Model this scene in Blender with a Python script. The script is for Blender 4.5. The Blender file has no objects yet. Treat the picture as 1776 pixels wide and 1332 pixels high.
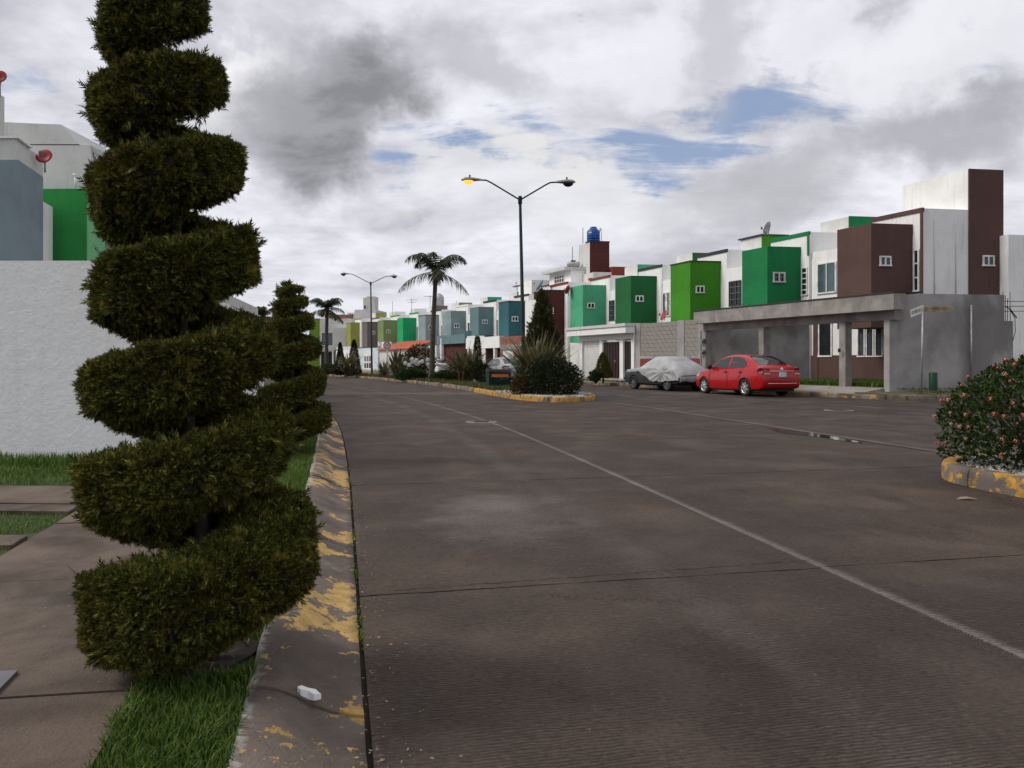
import bpy, bmesh, math, random
import numpy as np
from mathutils import Vector, Matrix
random.seed(11)
rng = np.random.default_rng(11)
S = bpy.context.scene
COL = S.collection
R_ = math.radians
# ------------------------------------------------------------------ camera
FPX, HZ, EYE = 1334.0, 628.0, 1.2          # focal length and horizon row of the photograph, eye height
cam = bpy.data.cameras.new('camera')
cam.sensor_width = 36.0
cam.lens = 36.0 * FPX / 1776.0
cam.shift_y = -(666.0 - HZ) / 1776.0
cam.clip_end = 3000.0
cam.clip_start = 0.05
camo = bpy.data.objects.new('camera', cam)
camo.location = (0, 0, EYE)
camo.rotation_euler = (R_(90), 0, 0)
COL.objects.link(camo)
S.camera = camo
# ------------------------------------------------------------------ view
S.view_settings.view_transform = 'Standard'
S.view_settings.look = 'None'
S.view_settings.exposure = 0.12
S.view_settings.gamma = 1.0
S.view_settings.use_curve_mapping = False
S.render.engine = 'CYCLES'
S.cycles.max_bounces = 6
S.cycles.transparent_max_bounces = 8
S.cycles.use_denoising = True
# ------------------------------------------------------------------ sun
SUN_DIR = Vector((-0.80, -0.02, 0.72)).normalized()      # towards the sun, behind thin cloud
sun = bpy.data.lights.new('sun', 'SUN')
sun.energy = 2.2
sun.angle = R_(18)
sun.color = (1.0, 0.95, 0.88)
suno = bpy.data.objects.new('sun', sun)
suno.rotation_euler = SUN_DIR.to_track_quat('Z', 'Y').to_euler()
COL.objects.link(suno)
# ------------------------------------------------------------------ node helpers
def nd(nt, typ, ins=None, **props):
    n = nt.nodes.new(typ)
    for k, v in props.items():
        setattr(n, k, v)
    for k, v in (ins or {}).items():
        s = n.inputs[k]
        if isinstance(v, bpy.types.NodeSocket):
            nt.links.new(v, s)
        else:
            s.default_value = v
    return n
def math_(nt, op, a, b=0.0, c=0.0, clamp=False):
    n = nd(nt, 'ShaderNodeMath', {0: a, 1: b, 2: c}, operation=op, use_clamp=clamp)
    return n.outputs[0]
def mixc(nt, f, a, b, bt='MIX'):
    n = nt.nodes.new('ShaderNodeMix')
    n.data_type = 'RGBA'; n.blend_type = bt; n.clamp_factor = True
    for s, v in ((n.inputs['Factor'], f), (n.inputs[6], a), (n.inputs[7], b)):
        if isinstance(v, bpy.types.NodeSocket): nt.links.new(v, s)
        else: s.default_value = v if not isinstance(v, tuple) else (v + (1.0,))[:4]
    return n.outputs[2]
def smooth(nt, v, lo, hi, a=0.0, b=1.0):
    n = nd(nt, 'ShaderNodeMapRange', {'Value': v, 'From Min': lo, 'From Max': hi, 'To Min': a, 'To Max': b}, interpolation_type='SMOOTHSTEP')
    return n.outputs[0]
def noise(nt, vec, scale, detail=5.0, rough=0.55, dist=0.0):
    n = nd(nt, 'ShaderNodeTexNoise', {'Vector': vec, 'Scale': scale, 'Detail': detail, 'Roughness': rough, 'Distortion': dist})
    return n.outputs[0]
def scaled(nt, vec, s):
    n = nd(nt, 'ShaderNodeMapping', {'Vector': vec, 'Scale': s})
    return n.outputs[0]
# ------------------------------------------------------------------ sky
W = bpy.data.worlds.new('World')
S.world = W
W.use_nodes = True
wt = W.node_tree
wt.nodes.clear()
tc = nd(wt, 'ShaderNodeTexCoord')
D = tc.outputs['Generated']
sep = nd(wt, 'ShaderNodeSeparateXYZ', {0: D})
sky = nd(wt, 'ShaderNodeTexSky', sky_type='NISHITA', sun_disc=False, sun_elevation=R_(42), sun_rotation=R_(-91))
zz = math_(wt, 'ADD', math_(wt, 'MAXIMUM', sep.outputs[2], 0.0), 0.22)
px_ = math_(wt, 'DIVIDE', sep.outputs[0], zz)
py_ = math_(wt, 'DIVIDE', sep.outputs[1], zz)
P = nd(wt, 'ShaderNodeCombineXYZ', {0: px_, 1: py_, 2: 0.0}).outputs[0]
n1 = noise(wt, P, 1.15, 9.0, 0.60, 0.35)                   # broad cloud masses
n2 = noise(wt, nd(wt, 'ShaderNodeMapping', {'Vector': P, 'Location': (3.1, 7.7, 0), 'Scale': (1.6, 2.3, 1)}).outputs[0], 1.7, 9.0, 0.62, 0.5)
n3 = noise(wt, nd(wt, 'ShaderNodeMapping', {'Vector': P, 'Location': (13.1, 2.7, 0), 'Scale': (0.8, 1.0, 1)}).outputs[0], 1.0, 7.0, 0.58, 0.6)
# direction wobbled by noise, for the outlines of single clouds
nw = nd(wt, 'ShaderNodeTexNoise', {'Vector': D, 'Scale': 4.2, 'Detail': 8.0, 'Roughness': 0.6})
wob = nd(wt, 'ShaderNodeVectorMath', {0: nw.outputs['Color'], 1: (0.5, 0.5, 0.5)}, operation='SUBTRACT').outputs[0]
wob = nd(wt, 'ShaderNodeVectorMath', {0: wob, 'Scale': 0.26}, operation='SCALE').outputs[0]
DW = nd(wt, 'ShaderNodeVectorMath', {0: D, 1: wob}, operation='ADD').outputs[0]
def cloud_at(px, py, rx, ry, inner=0.25, tilt=0.0):
    """A mask round the direction of one cloud: 1 inside, 0 outside, radii as tangents."""
    d = Vector(((px - 888) / FPX, 1.0, (HZ - py) / FPX)); ln = d.length; d.normalize()
    n = nd(wt, 'ShaderNodeVectorMath', {0: DW, 1: tuple(d)}, operation='SUBTRACT').outputs[0]
    n = nd(wt, 'ShaderNodeMapping', {'Vector': n, 'Rotation': (0, tilt, 0)}).outputs[0]
    n = nd(wt, 'ShaderNodeVectorMath', {0: n, 1: (FPX / rx / ln * 1.05, 1.0, FPX / ry / ln * 1.05)}, operation='MULTIPLY').outputs[0]
    l = nd(wt, 'ShaderNodeVectorMath', {0: n}, operation='LENGTH').outputs['Value']
    return smooth(wt, l, 1.0, inner)
bright = (8.3, 8.35, 8.9); grey = (5.0, 5.05, 5.6); dark = (2.2, 2.23, 2.4)
# relief: the same cloud noise a step towards the sun, so that billows get a lit and a shaded side
def shifted(v, off, sc): return nd(wt, 'ShaderNodeMapping', {'Vector': v, 'Location': off, 'Scale': sc}).outputs[0]
h1a = noise(wt, shifted(P, (0, 0, 0), (1.0, 1.25, 1)), 1.5, 9.0, 0.56, 0.3)
h1b = noise(wt, shifted(P, (0.10, 0.05, 0), (1.0, 1.25, 1)), 1.5, 9.0, 0.56, 0.3)
h2a = noise(wt, shifted(P, (5, 2, 0), (1.0, 1.2, 1)), 4.2, 7.0, 0.6, 0.3)
h2b = noise(wt, shifted(P, (5.04, 2.03, 0), (1.0, 1.2, 1)), 4.2, 7.0, 0.6, 0.3)
relief = math_(wt, 'ADD', math_(wt, 'MULTIPLY', math_(wt, 'SUBTRACT', h1a, h1b), 2.4), math_(wt, 'MULTIPLY', math_(wt, 'SUBTRACT', h2a, h2b), 0.9))
tone = math_(wt, 'ADD', smooth(wt, n1, 0.34, 0.62), relief)
c = mixc(wt, math_(wt, 'MULTIPLY', tone, 1.0, 0.0, True), grey, bright)
low = smooth(wt, sep.outputs[2], 0.0, 0.15, 1.0, 0.0)
c = mixc(wt, math_(wt, 'MULTIPLY', low, 0.45), c, (6.3, 6.35, 6.9))
veil = smooth(wt, n3, 0.50, 0.66)
c = mixc(wt, math_(wt, 'MULTIPLY', veil, 0.5), c, (4.0, 4.05, 4.5))
soft = smooth(wt, n2, 0.34, 0.60)
edge = noise(wt, nd(wt, 'ShaderNodeVectorMath', {0: D, 1: (2.0, 2.0, 3.2)}, operation='MULTIPLY').outputs[0], 3.4, 9.0, 0.62, 0.4)
def ragged(m, k=1.25, lo=0.30, hi=0.72):
    """Give a soft mask a torn, billowing outline."""
    return smooth(wt, math_(wt, 'ADD', m, math_(wt, 'MULTIPLY', math_(wt, 'SUBTRACT', edge, 0.5), k)), lo, hi)
def dab(c, m, col, k, rag=1.25, lo=0.30, hi=0.72):
    return mixc(wt, math_(wt, 'MULTIPLY', math_(wt, 'MULTIPLY', ragged(m, rag, lo, hi), smooth(wt, m, 0.0, 0.12)), k), c, col)
c = dab(c, cloud_at(930, 330, 430, 120, 0.0), (7.4, 7.45, 7.7), 0.6)
c = dab(c, cloud_at(440, 120, 190, 120, 0.0), (8.9, 8.9, 9.1), 0.95)
c = dab(c, cloud_at(1350, 70, 520, 110, 0.0), (8.0, 8.0, 8.6), 0.75)
c = dab(c, cloud_at(1640, 90, 330, 130, 0.0), (8.2, 8.2, 8.7), 0.75)
c = dab(c, cloud_at(1330, 325, 330, 105, 0.0), (4.9, 4.93, 5.25), 0.75, 1.2, 0.1, 0.9)
c = dab(c, cloud_at(950, 290, 120, 60, 0.0), (7.6, 7.5, 7.4), 0.6)
c = dab(c, cloud_at(860, 410, 420, 60, 0.0), (6.9, 6.95, 7.3), 0.5)
# gaps with blue sky
blue = nd(wt, 'ShaderNodeVectorMath', {0: sky.outputs[0], 1: (0.62, 0.66, 0.74)}, operation='MULTIPLY').outputs[0]
bl = mixc(wt, 0.65, blue, (3.3, 4.3, 6.4))
g = math_(wt, 'MAXIMUM', cloud_at(1240, 200, 520, 80, 0.0, 0.05), math_(wt, 'MULTIPLY', cloud_at(1090, 250, 270, 80, 0.0), 0.95))
g = math_(wt, 'MAXIMUM', g, math_(wt, 'MULTIPLY', cloud_at(790, 290, 200, 50, 0.0), 0.8))
g = math_(wt, 'MAXIMUM', g, math_(wt, 'MULTIPLY', cloud_at(60, 190, 130, 70, 0.0), 0.6))
wisp = noise(wt, nd(wt, 'ShaderNodeMapping', {'Vector': P, 'Location': (1.7, 4.2, 0), 'Scale': (1.1, 3.2, 1)}).outputs[0], 2.6, 8.0, 0.62, 0.5)
gg = smooth(wt, math_(wt, 'ADD', math_(wt, 'ADD', g, math_(wt, 'MULTIPLY', math_(wt, 'SUBTRACT', n2, 0.5), -1.7)), math_(wt, 'MULTIPLY', math_(wt, 'SUBTRACT', wisp, 0.5), 2.4)), 0.34, 1.05)
c = mixc(wt, math_(wt, 'MULTIPLY', math_(wt, 'MULTIPLY', gg, smooth(wt, g, 0.0, 0.2)), 0.95), c, bl)
gaps = math_(wt, 'MULTIPLY', smooth(wt, n2, 0.66, 0.78), 0.6)
c = mixc(wt, gaps, c, bl)
# dark cloud masses
inn = mixc(wt, smooth(wt, math_(wt, 'ADD', h2a, math_(wt, 'MULTIPLY', relief, 0.35)), 0.36, 0.62), dark, (3.3, 3.33, 3.6))
c = dab(c, cloud_at(560, 185, 310, 165, 0.0, 0.22), (4.0, 4.03, 4.4), 0.95, 0.70, 0.05, 0.75)
c = dab(c, cloud_at(600, 205, 260, 125, 0.0, 0.18), inn, 0.90, 0.75, 0.10, 0.80)
c = dab(c, cloud_at(870, 115, 190, 65, 0.0, -0.2), (4.7, 4.75, 5.1), 0.7, 1.1, 0.1, 0.95)
c = dab(c, cloud_at(1245, 70, 80, 150, 0.0, 0.3), (4.7, 4.7, 5.2), 0.7, 1.1, 0.1, 0.95)
c = dab(c, cloud_at(1640, 250, 230, 95, 0.0, -0.4), (3.5, 3.55, 3.85), 0.8, 1.0, 0.05, 0.95)
c = dab(c, cloud_at(1400, 300, 200, 75, 0.0, -0.1), (4.4, 4.45, 4.75), 0.6, 1.0, 0.05, 0.95)
bg = nd(wt, 'ShaderNodeBackground', {'Color': c, 'Strength': 0.1})
wo = nd(wt, 'ShaderNodeOutputWorld', {'Surface': bg.outputs[0]})
# ------------------------------------------------------------------ materials
def newmat(name):
    m = bpy.data.materials.new(name)
    m.use_nodes = True
    nt = m.node_tree
    b = nt.nodes['Principled BSDF']
    return m, nt, b
def setin(nt, b, key, v):
    if isinstance(v, bpy.types.NodeSocket): nt.links.new(v, b.inputs[key])
    elif isinstance(v, tuple): b.inputs[key].default_value = (v + (1.0,))[:4]
    else: b.inputs[key].default_value = v
def bump(nt, b, h, strength=0.3, dist=0.01):
    n = nd(nt, 'ShaderNodeBump', {'Height': h, 'Strength': strength, 'Distance': dist})
    nt.links.new(n.outputs[0], b.inputs['Normal'])
def ocoord(nt):
    return nd(nt, 'ShaderNodeTexCoord').outputs['Object']
def plain(name, col, rough=0.6, metal=0.0, var=0.12, spec=0.4, coat=0.0):
    m, nt, b = newmat(name)
    o = ocoord(nt)
    n = noise(nt, o, 3.0, 4.0)
    d = tuple(x * (1 - var * 2) for x in col)
    l = tuple(min(1, x * (1 + var)) for x in col)
    setin(nt, b, 'Base Color', mixc(nt, smooth(nt, n, 0.3, 0.7), d, l))
    setin(nt, b, 'Roughness', rough); setin(nt, b, 'Metallic', metal); setin(nt, b, 'Specular IOR Level', spec)
    if coat: setin(nt, b, 'Coat Weight', coat); setin(nt, b, 'Coat Roughness', 0.06)
    return m
def stucco(name, col, stain=0.22, streak=0.25, grain=55.0, bstr=0.35, dirt=None, rough=0.9, mott=0.7):
    m, nt, b = newmat(name)
    o = ocoord(nt)
    dirt = dirt or tuple(x * 0.45 for x in col)
    n = noise(nt, o, mott, 6.0, 0.6)
    st = noise(nt, scaled(nt, o, (4.0, 4.0, 0.28)), 1.6, 5.0, 0.65)
    fine = noise(nt, o, 22.0, 3.0, 0.7)
    cc = mixc(nt, math_(nt, 'MULTIPLY', smooth(nt, n, 0.42, 0.72), stain), col, dirt)
    cc = mixc(nt, math_(nt, 'MULTIPLY', smooth(nt, st, 0.52, 0.74), streak), cc, dirt)
    cc = mixc(nt, math_(nt, 'MULTIPLY', smooth(nt, fine, 0.35, 0.7), 0.10), cc, dirt)
    setin(nt, b, 'Base Color', cc)
    setin(nt, b, 'Roughness', rough); setin(nt, b, 'Specular IOR Level', 0.25)
    g1 = noise(nt, o, grain, 4.0, 0.7)
    g2 = noise(nt, o, grain * 0.18, 3.0, 0.6)
    bump(nt, b, math_(nt, 'ADD', g1, math_(nt, 'MULTIPLY', g2, 1.2)), bstr, 0.012)
    return m
def concrete(name, c1, c2, scale=1.2, bstr=0.35, grain=40.0, rough=0.85, dark=None, darkk=0.0):
    m, nt, b = newmat(name)
    o = ocoord(nt)
    n = noise(nt, o, scale, 8.0, 0.62, 0.3)
    cc = mixc(nt, smooth(nt, n, 0.32, 0.68), c1, c2)
    n2 = noise(nt, scaled(nt, o, (1, 1, 0.45)), scale * 0.6, 5.0, 0.55, 0.5)
    if darkk: cc = mixc(nt, math_(nt, 'MULTIPLY', smooth(nt, n2, 0.52, 0.66), darkk), cc, dark)
    fine = noise(nt, o, 60.0, 3.0, 0.7)
    cc = mixc(nt, math_(nt, 'MULTIPLY', smooth(nt, fine, 0.5, 0.75), 0.25), cc, tuple(x * 0.5 for x in c1))
    setin(nt, b, 'Base Color', cc); setin(nt, b, 'Roughness', rough); setin(nt, b, 'Specular IOR Level', 0.3)
    bump(nt, b, math_(nt, 'ADD', noise(nt, o, grain, 5.0, 0.7), math_(nt, 'MULTIPLY', n, 0.6)), bstr, 0.015)
    return m
def leafmat(name, c1, c2, c3, rough=0.6, trans=0.25, big=None):
    """Leaf colour varies leaf by leaf and clump by clump."""
    m, nt, b = newmat(name)
    g = nd(nt, 'ShaderNodeNewGeometry')
    o = ocoord(nt)
    rp = nd(nt, 'ShaderNodeValToRGB', {0: g.outputs['Random Per Island']})
    e = rp.color_ramp.elements
    e[0].color = c1 + (1,); e[1].color = c3 + (1,)
    k = e.new(0.5); k.color = c2 + (1,)
    cl = noise(nt, o, big or 5.0, 3.0, 0.6)
    cc = mixc(nt, smooth(nt, cl, 0.35, 0.65, 0.0, 0.5), rp.outputs[0], tuple(x * 0.55 for x in c1))
    setin(nt, b, 'Base Color', cc); setin(nt, b, 'Roughness', rough); setin(nt, b, 'Specular IOR Level', 0.15)
    tr = nd(nt, 'ShaderNodeBsdfTranslucent', {'Color': cc})
    mx = nd(nt, 'ShaderNodeMixShader', {0: trans, 1: b.outputs[0], 2: tr.outputs[0]})
    nt.links.new(mx.outputs[0], nt.nodes['Material Output'].inputs['Surface'])
    return m
def cypmat(name, c1, c2, c3, *a):
    """Clipped cypress: dark green sprays, gold-tipped ones and patches browned off."""
    m, nt, b = newmat(name)
    g = nd(nt, 'ShaderNodeNewGeometry'); o = ocoord(nt)
    rp = nd(nt, 'ShaderNodeValToRGB', {0: g.outputs['Random Per Island']})
    e = rp.color_ramp.elements
    e[0].color = c1 + (1,); e[1].color = c3 + (1,)
    for pos, cc_ in ((0.55, c2), (0.80, tuple(x * 1.5 for x in c2))):
        k = e.new(pos); k.color = cc_ + (1,)
    cl = noise(nt, o, 5.5, 4.0, 0.65)
    cc = mixc(nt, smooth(nt, cl, 0.46, 0.66, 0.0, 0.45), rp.outputs[0], (0.050, 0.027, 0.010))
    c2n = noise(nt, scaled(nt, o, (1, 1, 1.0)), 13.0, 3.0, 0.6)
    cc = mixc(nt, smooth(nt, c2n, 0.55, 0.72, 0.0, 0.55), cc, c3)
    setin(nt, b, 'Base Color', cc); setin(nt, b, 'Roughness', 0.7); setin(nt, b, 'Specular IOR Level', 0.12)
    tr = nd(nt, 'ShaderNodeBsdfTranslucent', {'Color': cc})
    mx = nd(nt, 'ShaderNodeMixShader', {0: 0.25, 1: b.outputs[0], 2: tr.outputs[0]})
    nt.links.new(mx.outputs[0], nt.nodes['Material Output'].inputs['Surface'])
    return m
# paints and renders
M = {}
M['white'] = stucco('white_render', (0.82, 0.82, 0.80), 0.22, 0.30, dirt=(0.33, 0.31, 0.29))
M['rough_white'] = stucco('coarse_white_render', (0.86, 0.86, 0.85), 0.14, 0.14, grain=24.0, bstr=0.85, dirt=(0.4, 0.4, 0.38), mott=0.5)
M['grey_white'] = stucco('grey_white_render', (0.60, 0.60, 0.58), 0.3, 0.35, dirt=(0.25, 0.24, 0.22))
M['pale_blue'] = stucco('pale_blue_render', (0.55, 0.64, 0.67), 0.2, 0.2)
M['brown'] = stucco('brown_paint', (0.105, 0.060, 0.052), 0.35, 0.32)
M['emerald'] = stucco('emerald_paint', (0.013, 0.185, 0.062), 0.35, 0.32)
M['lime'] = stucco('bright_green_paint', (0.050, 0.23, 0.014), 0.35, 0.32)
M['forest'] = stucco('dark_green_paint', (0.017, 0.125, 0.038), 0.35, 0.32)
M['mint'] = stucco('mint_paint', (0.08, 0.38, 0.205), 0.35, 0.32)
M['maroon'] = stucco('maroon_paint', (0.085, 0.026, 0.022), 0.35, 0.32)
M['red_brown'] = stucco('red_brown_paint', (0.22, 0.045, 0.032), 0.2, 0.2)
M['teal'] = stucco('deep_teal_paint', (0.035, 0.12, 0.135), 0.35, 0.32)
M['slate_teal'] = stucco('slate_teal_paint', (0.135, 0.225, 0.235), 0.35, 0.32)
M['slate'] = stucco('flaking_slate_paint', (0.17, 0.25, 0.26), 0.5, 0.25, dirt=(0.4, 0.45, 0.45))
M['pale_slate'] = stucco('pale_slate_paint', (0.25, 0.33, 0.345), 0.35, 0.32)
M['vivid_green'] = stucco('vivid_green_paint', (0.02, 0.36, 0.13), 0.35, 0.32)
M['olive'] = stucco('sage_green_paint', (0.20, 0.265, 0.105), 0.35, 0.32)
M['taupe'] = stucco('taupe_paint', (0.155, 0.13, 0.12), 0.35, 0.32)
M['leaf_green'] = stucco('leaf_green_paint', (0.024, 0.235, 0.05), 0.35, 0.32)
M['acid_green'] = stucco('acid_green_paint', (0.14, 0.24, 0.025), 0.25, 0.2)
M['mustard'] = stucco('olive_yellow_paint', (0.30, 0.31, 0.075), 0.35, 0.32)
M['slate_blue'] = stucco('slate_blue_paint', (0.21, 0.265, 0.30), 0.35, 0.2)
M['lit_green'] = stucco('lit_green_paint', (0.19, 0.50, 0.24), 0.2, 0.1)  # the green bay's paint lightened, for its lit street face
M['dark_trim'] = plain('dark_trim', (0.03, 0.028, 0.03), 0.7)
M['concrete'] = concrete('raw_concrete', (0.20, 0.185, 0.17), (0.31, 0.29, 0.27), 1.6, dark=(0.11, 0.10, 0.095), darkk=0.5)
M['grey_render'] = concrete('grey_cement_render', (0.245, 0.236, 0.228), (0.36, 0.35, 0.34), 0.9, 0.25, dark=(0.125, 0.115, 0.106), darkk=0.65)
M['block'] = concrete('concrete_block', (0.21, 0.193, 0.172), (0.32, 0.297, 0.268), 2.2, 0.5, 30.0)
M['mortar'] = concrete('mortar', (0.17, 0.16, 0.15), (0.23, 0.22, 0.20), 2.0)
M['brick'] = concrete('red_brick', (0.22, 0.085, 0.06), (0.31, 0.13, 0.09), 3.0)
M['terracotta'] = concrete('terracotta_tile', (0.42, 0.095, 0.045), (0.55, 0.15, 0.075), 3.0, rough=0.7)
M['glass'] = plain('window_glass', (0.018, 0.022, 0.026), 0.06, 0.0, 0.1, 0.6)
M['glass_teal'] = plain('blue_window_glass', (0.06, 0.10, 0.11), 0.08, 0.0, 0.1, 0.6)
M['frame'] = plain('white_frame', (0.72, 0.72, 0.71), 0.5)
M['dark_frame'] = plain('dark_metal_frame', (0.05, 0.048, 0.047), 0.5)
M['shutter'] = plain('cream_roller_shutter', (0.68, 0.67, 0.63), 0.5, var=0.05)
M['gate'] = plain('dark_maroon_gate', (0.032, 0.014, 0.013), 0.45)
M['black'] = plain('black_plastic', (0.012, 0.012, 0.012), 0.6)
M['rubber'] = plain('tyre_rubber', (0.018, 0.018, 0.018), 0.85)
M['alloy'] = plain('silver_alloy', (0.62, 0.62, 0.62), 0.3, 0.7, 0.05)
M['steel'] = plain('galvanised_steel', (0.36, 0.37, 0.38), 0.45, 0.5)
M['rust'] = plain('rusty_rebar', (0.07, 0.045, 0.035), 0.8)
M['pole_green'] = plain('dark_green_pole', (0.008, 0.024, 0.019), 0.6, spec=0.2)
M['lamp_grey'] = plain('lamp_housing', (0.30, 0.30, 0.31), 0.5, 0.3)
M['dish_red'] = plain('red_dish', (0.32, 0.022, 0.025), 0.5)
M['dish_grey'] = plain('grey_dish', (0.12, 0.12, 0.13), 0.5)
M['dish_blue'] = plain('blue_mesh_dish', (0.05, 0.10, 0.16), 0.5)
M['tank_blue'] = plain('blue_water_tank', (0.012, 0.075, 0.33), 0.4)
M['tank_grey'] = plain('grey_tank', (0.42, 0.42, 0.42), 0.5, 0.2)
M['box_green'] = plain('dark_green_cabinet', (0.006, 0.024, 0.018), 0.6, spec=0.15)
M['orange'] = plain('orange_label', (0.62, 0.17, 0.06), 0.6)
M['sign_white'] = plain('sign_white', (0.68, 0.66, 0.62), 0.5)
M['sign_old'] = plain('weathered_sign', (0.34, 0.27, 0.185), 0.6, var=0.25)
M['ink'] = plain('black_lettering', (0.02, 0.018, 0.018), 0.6)
M['brown_ink'] = plain('brown_lettering', (0.06, 0.032, 0.015), 0.6)
M['sign_red'] = plain('sign_red', (0.25, 0.02, 0.03), 0.5)
M['bin_green'] = plain('green_bin', (0.006, 0.05, 0.025), 0.5)
M['bark'] = concrete('palm_bark', (0.045, 0.037, 0.03), (0.095, 0.08, 0.066), 5.0, 0.8, 20.0)
M['twig'] = concrete('dark_bark', (0.035, 0.026, 0.02), (0.06, 0.045, 0.035), 6.0)
M['red_paint'] = plain('red_car_paint', (0.36, 0.004, 0.006), 0.28, 0.0, 0.03, 0.3, 0.45)
M['silver_paint'] = plain('silver_car_paint', (0.40, 0.40, 0.42), 0.3, 0.35, 0.03, 0.5, 0.8)
M['white_paint'] = plain('white_car_paint', (0.75, 0.75, 0.74), 0.3, 0.0, 0.03, 0.5, 0.8)
M['hood_silver'] = plain('dull_silver_paint', (0.30, 0.31, 0.31), 0.45, 0.2, 0.1)
M['old_grey'] = plain('dull_dark_grey_paint', (0.032, 0.034, 0.036), 0.45, 0.0, 0.2)
M['cover'] = plain('grey_car_cover', (0.35, 0.355, 0.36), 0.6, 0.0, 0.08)
M['tail'] = plain('tail_lamp', (0.10, 0.006, 0.01), 0.15, 0.0, 0.1, 0.6)
M['reverse'] = plain('clear_lamp', (0.6, 0.55, 0.55), 0.15)
M['plate'] = plain('number_plate', (0.62, 0.66, 0.64), 0.5)
M['plate_ink'] = plain('green_lettering', (0.03, 0.16, 0.10), 0.5)
M['curtain'] = plain('white_curtain', (0.6, 0.6, 0.58), 0.8, var=0.2)
M['pebble'] = plain('white_gravel', (0.42, 0.40, 0.37), 0.8, var=0.4)
# foliage
M['cypress'] = cypmat('golden_cypress', (0.022, 0.031, 0.007), (0.070, 0.080, 0.016), (0.33, 0.28, 0.055))
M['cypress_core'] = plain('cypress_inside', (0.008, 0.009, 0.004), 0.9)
M['conifer'] = leafmat('grey_green_conifer', (0.026, 0.034, 0.015), (0.055, 0.064, 0.025), (0.15, 0.125, 0.045), 0.7, 0.25, 3.0)
M['grass'] = leafmat('grass_blades', (0.044, 0.100, 0.014), (0.100, 0.180, 0.028), (0.21, 0.27, 0.065), 0.5, 0.4, 3.0)
M['dry_grass'] = leafmat('dry_grass_blades', (0.055, 0.075, 0.018), (0.095, 0.105, 0.030), (0.17, 0.14, 0.05), 0.6, 0.3, 2.0)
M['flax'] = leafmat('flax_leaves', (0.065, 0.065, 0.032), (0.14, 0.13, 0.062), (0.30, 0.26, 0.14), 0.5, 0.2, 3.0)
M['bush'] = leafmat('dark_bush_leaves', (0.007, 0.014, 0.005), (0.018, 0.028, 0.010), (0.055, 0.062, 0.022), 0.55, 0.2, 4.0)
M['rusty_bush'] = leafmat('russet_bush_leaves', (0.035, 0.028, 0.010), (0.065, 0.048, 0.016), (0.12, 0.06, 0.025), 0.55, 0.25, 4.0)
M['shrub'] = leafmat('mid_green_leaves', (0.014, 0.034, 0.010), (0.028, 0.055, 0.016), (0.06, 0.088, 0.028), 0.55, 0.25, 3.0)
M['lantana'] = leafmat('lantana_leaves', (0.012, 0.030, 0.007), (0.026, 0.052, 0.011), (0.075, 0.10, 0.022), 0.5, 0.25, 5.0)
M['palm'] = leafmat('palm_leaflets', (0.020, 0.030, 0.014), (0.038, 0.050, 0.022), (0.075, 0.082, 0.035), 0.5, 0.2, 2.0)
M['dead_palm'] = leafmat('dry_palm_leaflets', (0.10, 0.055, 0.02), (0.15, 0.085, 0.03), (0.20, 0.12, 0.05), 0.7, 0.2, 2.0)
M['petal_pink'] = plain('pink_petals', (0.50, 0.045, 0.055), 0.5, var=0.3)
M['petal_peach'] = plain('peach_petals', (0.65, 0.26, 0.14), 0.5, var=0.25)
M['petal_white'] = plain('white_petals', (0.75, 0.76, 0.74), 0.6)
M['dead_leaf'] = plain('dry_leaf', (0.26, 0.19, 0.13), 0.7)
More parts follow.
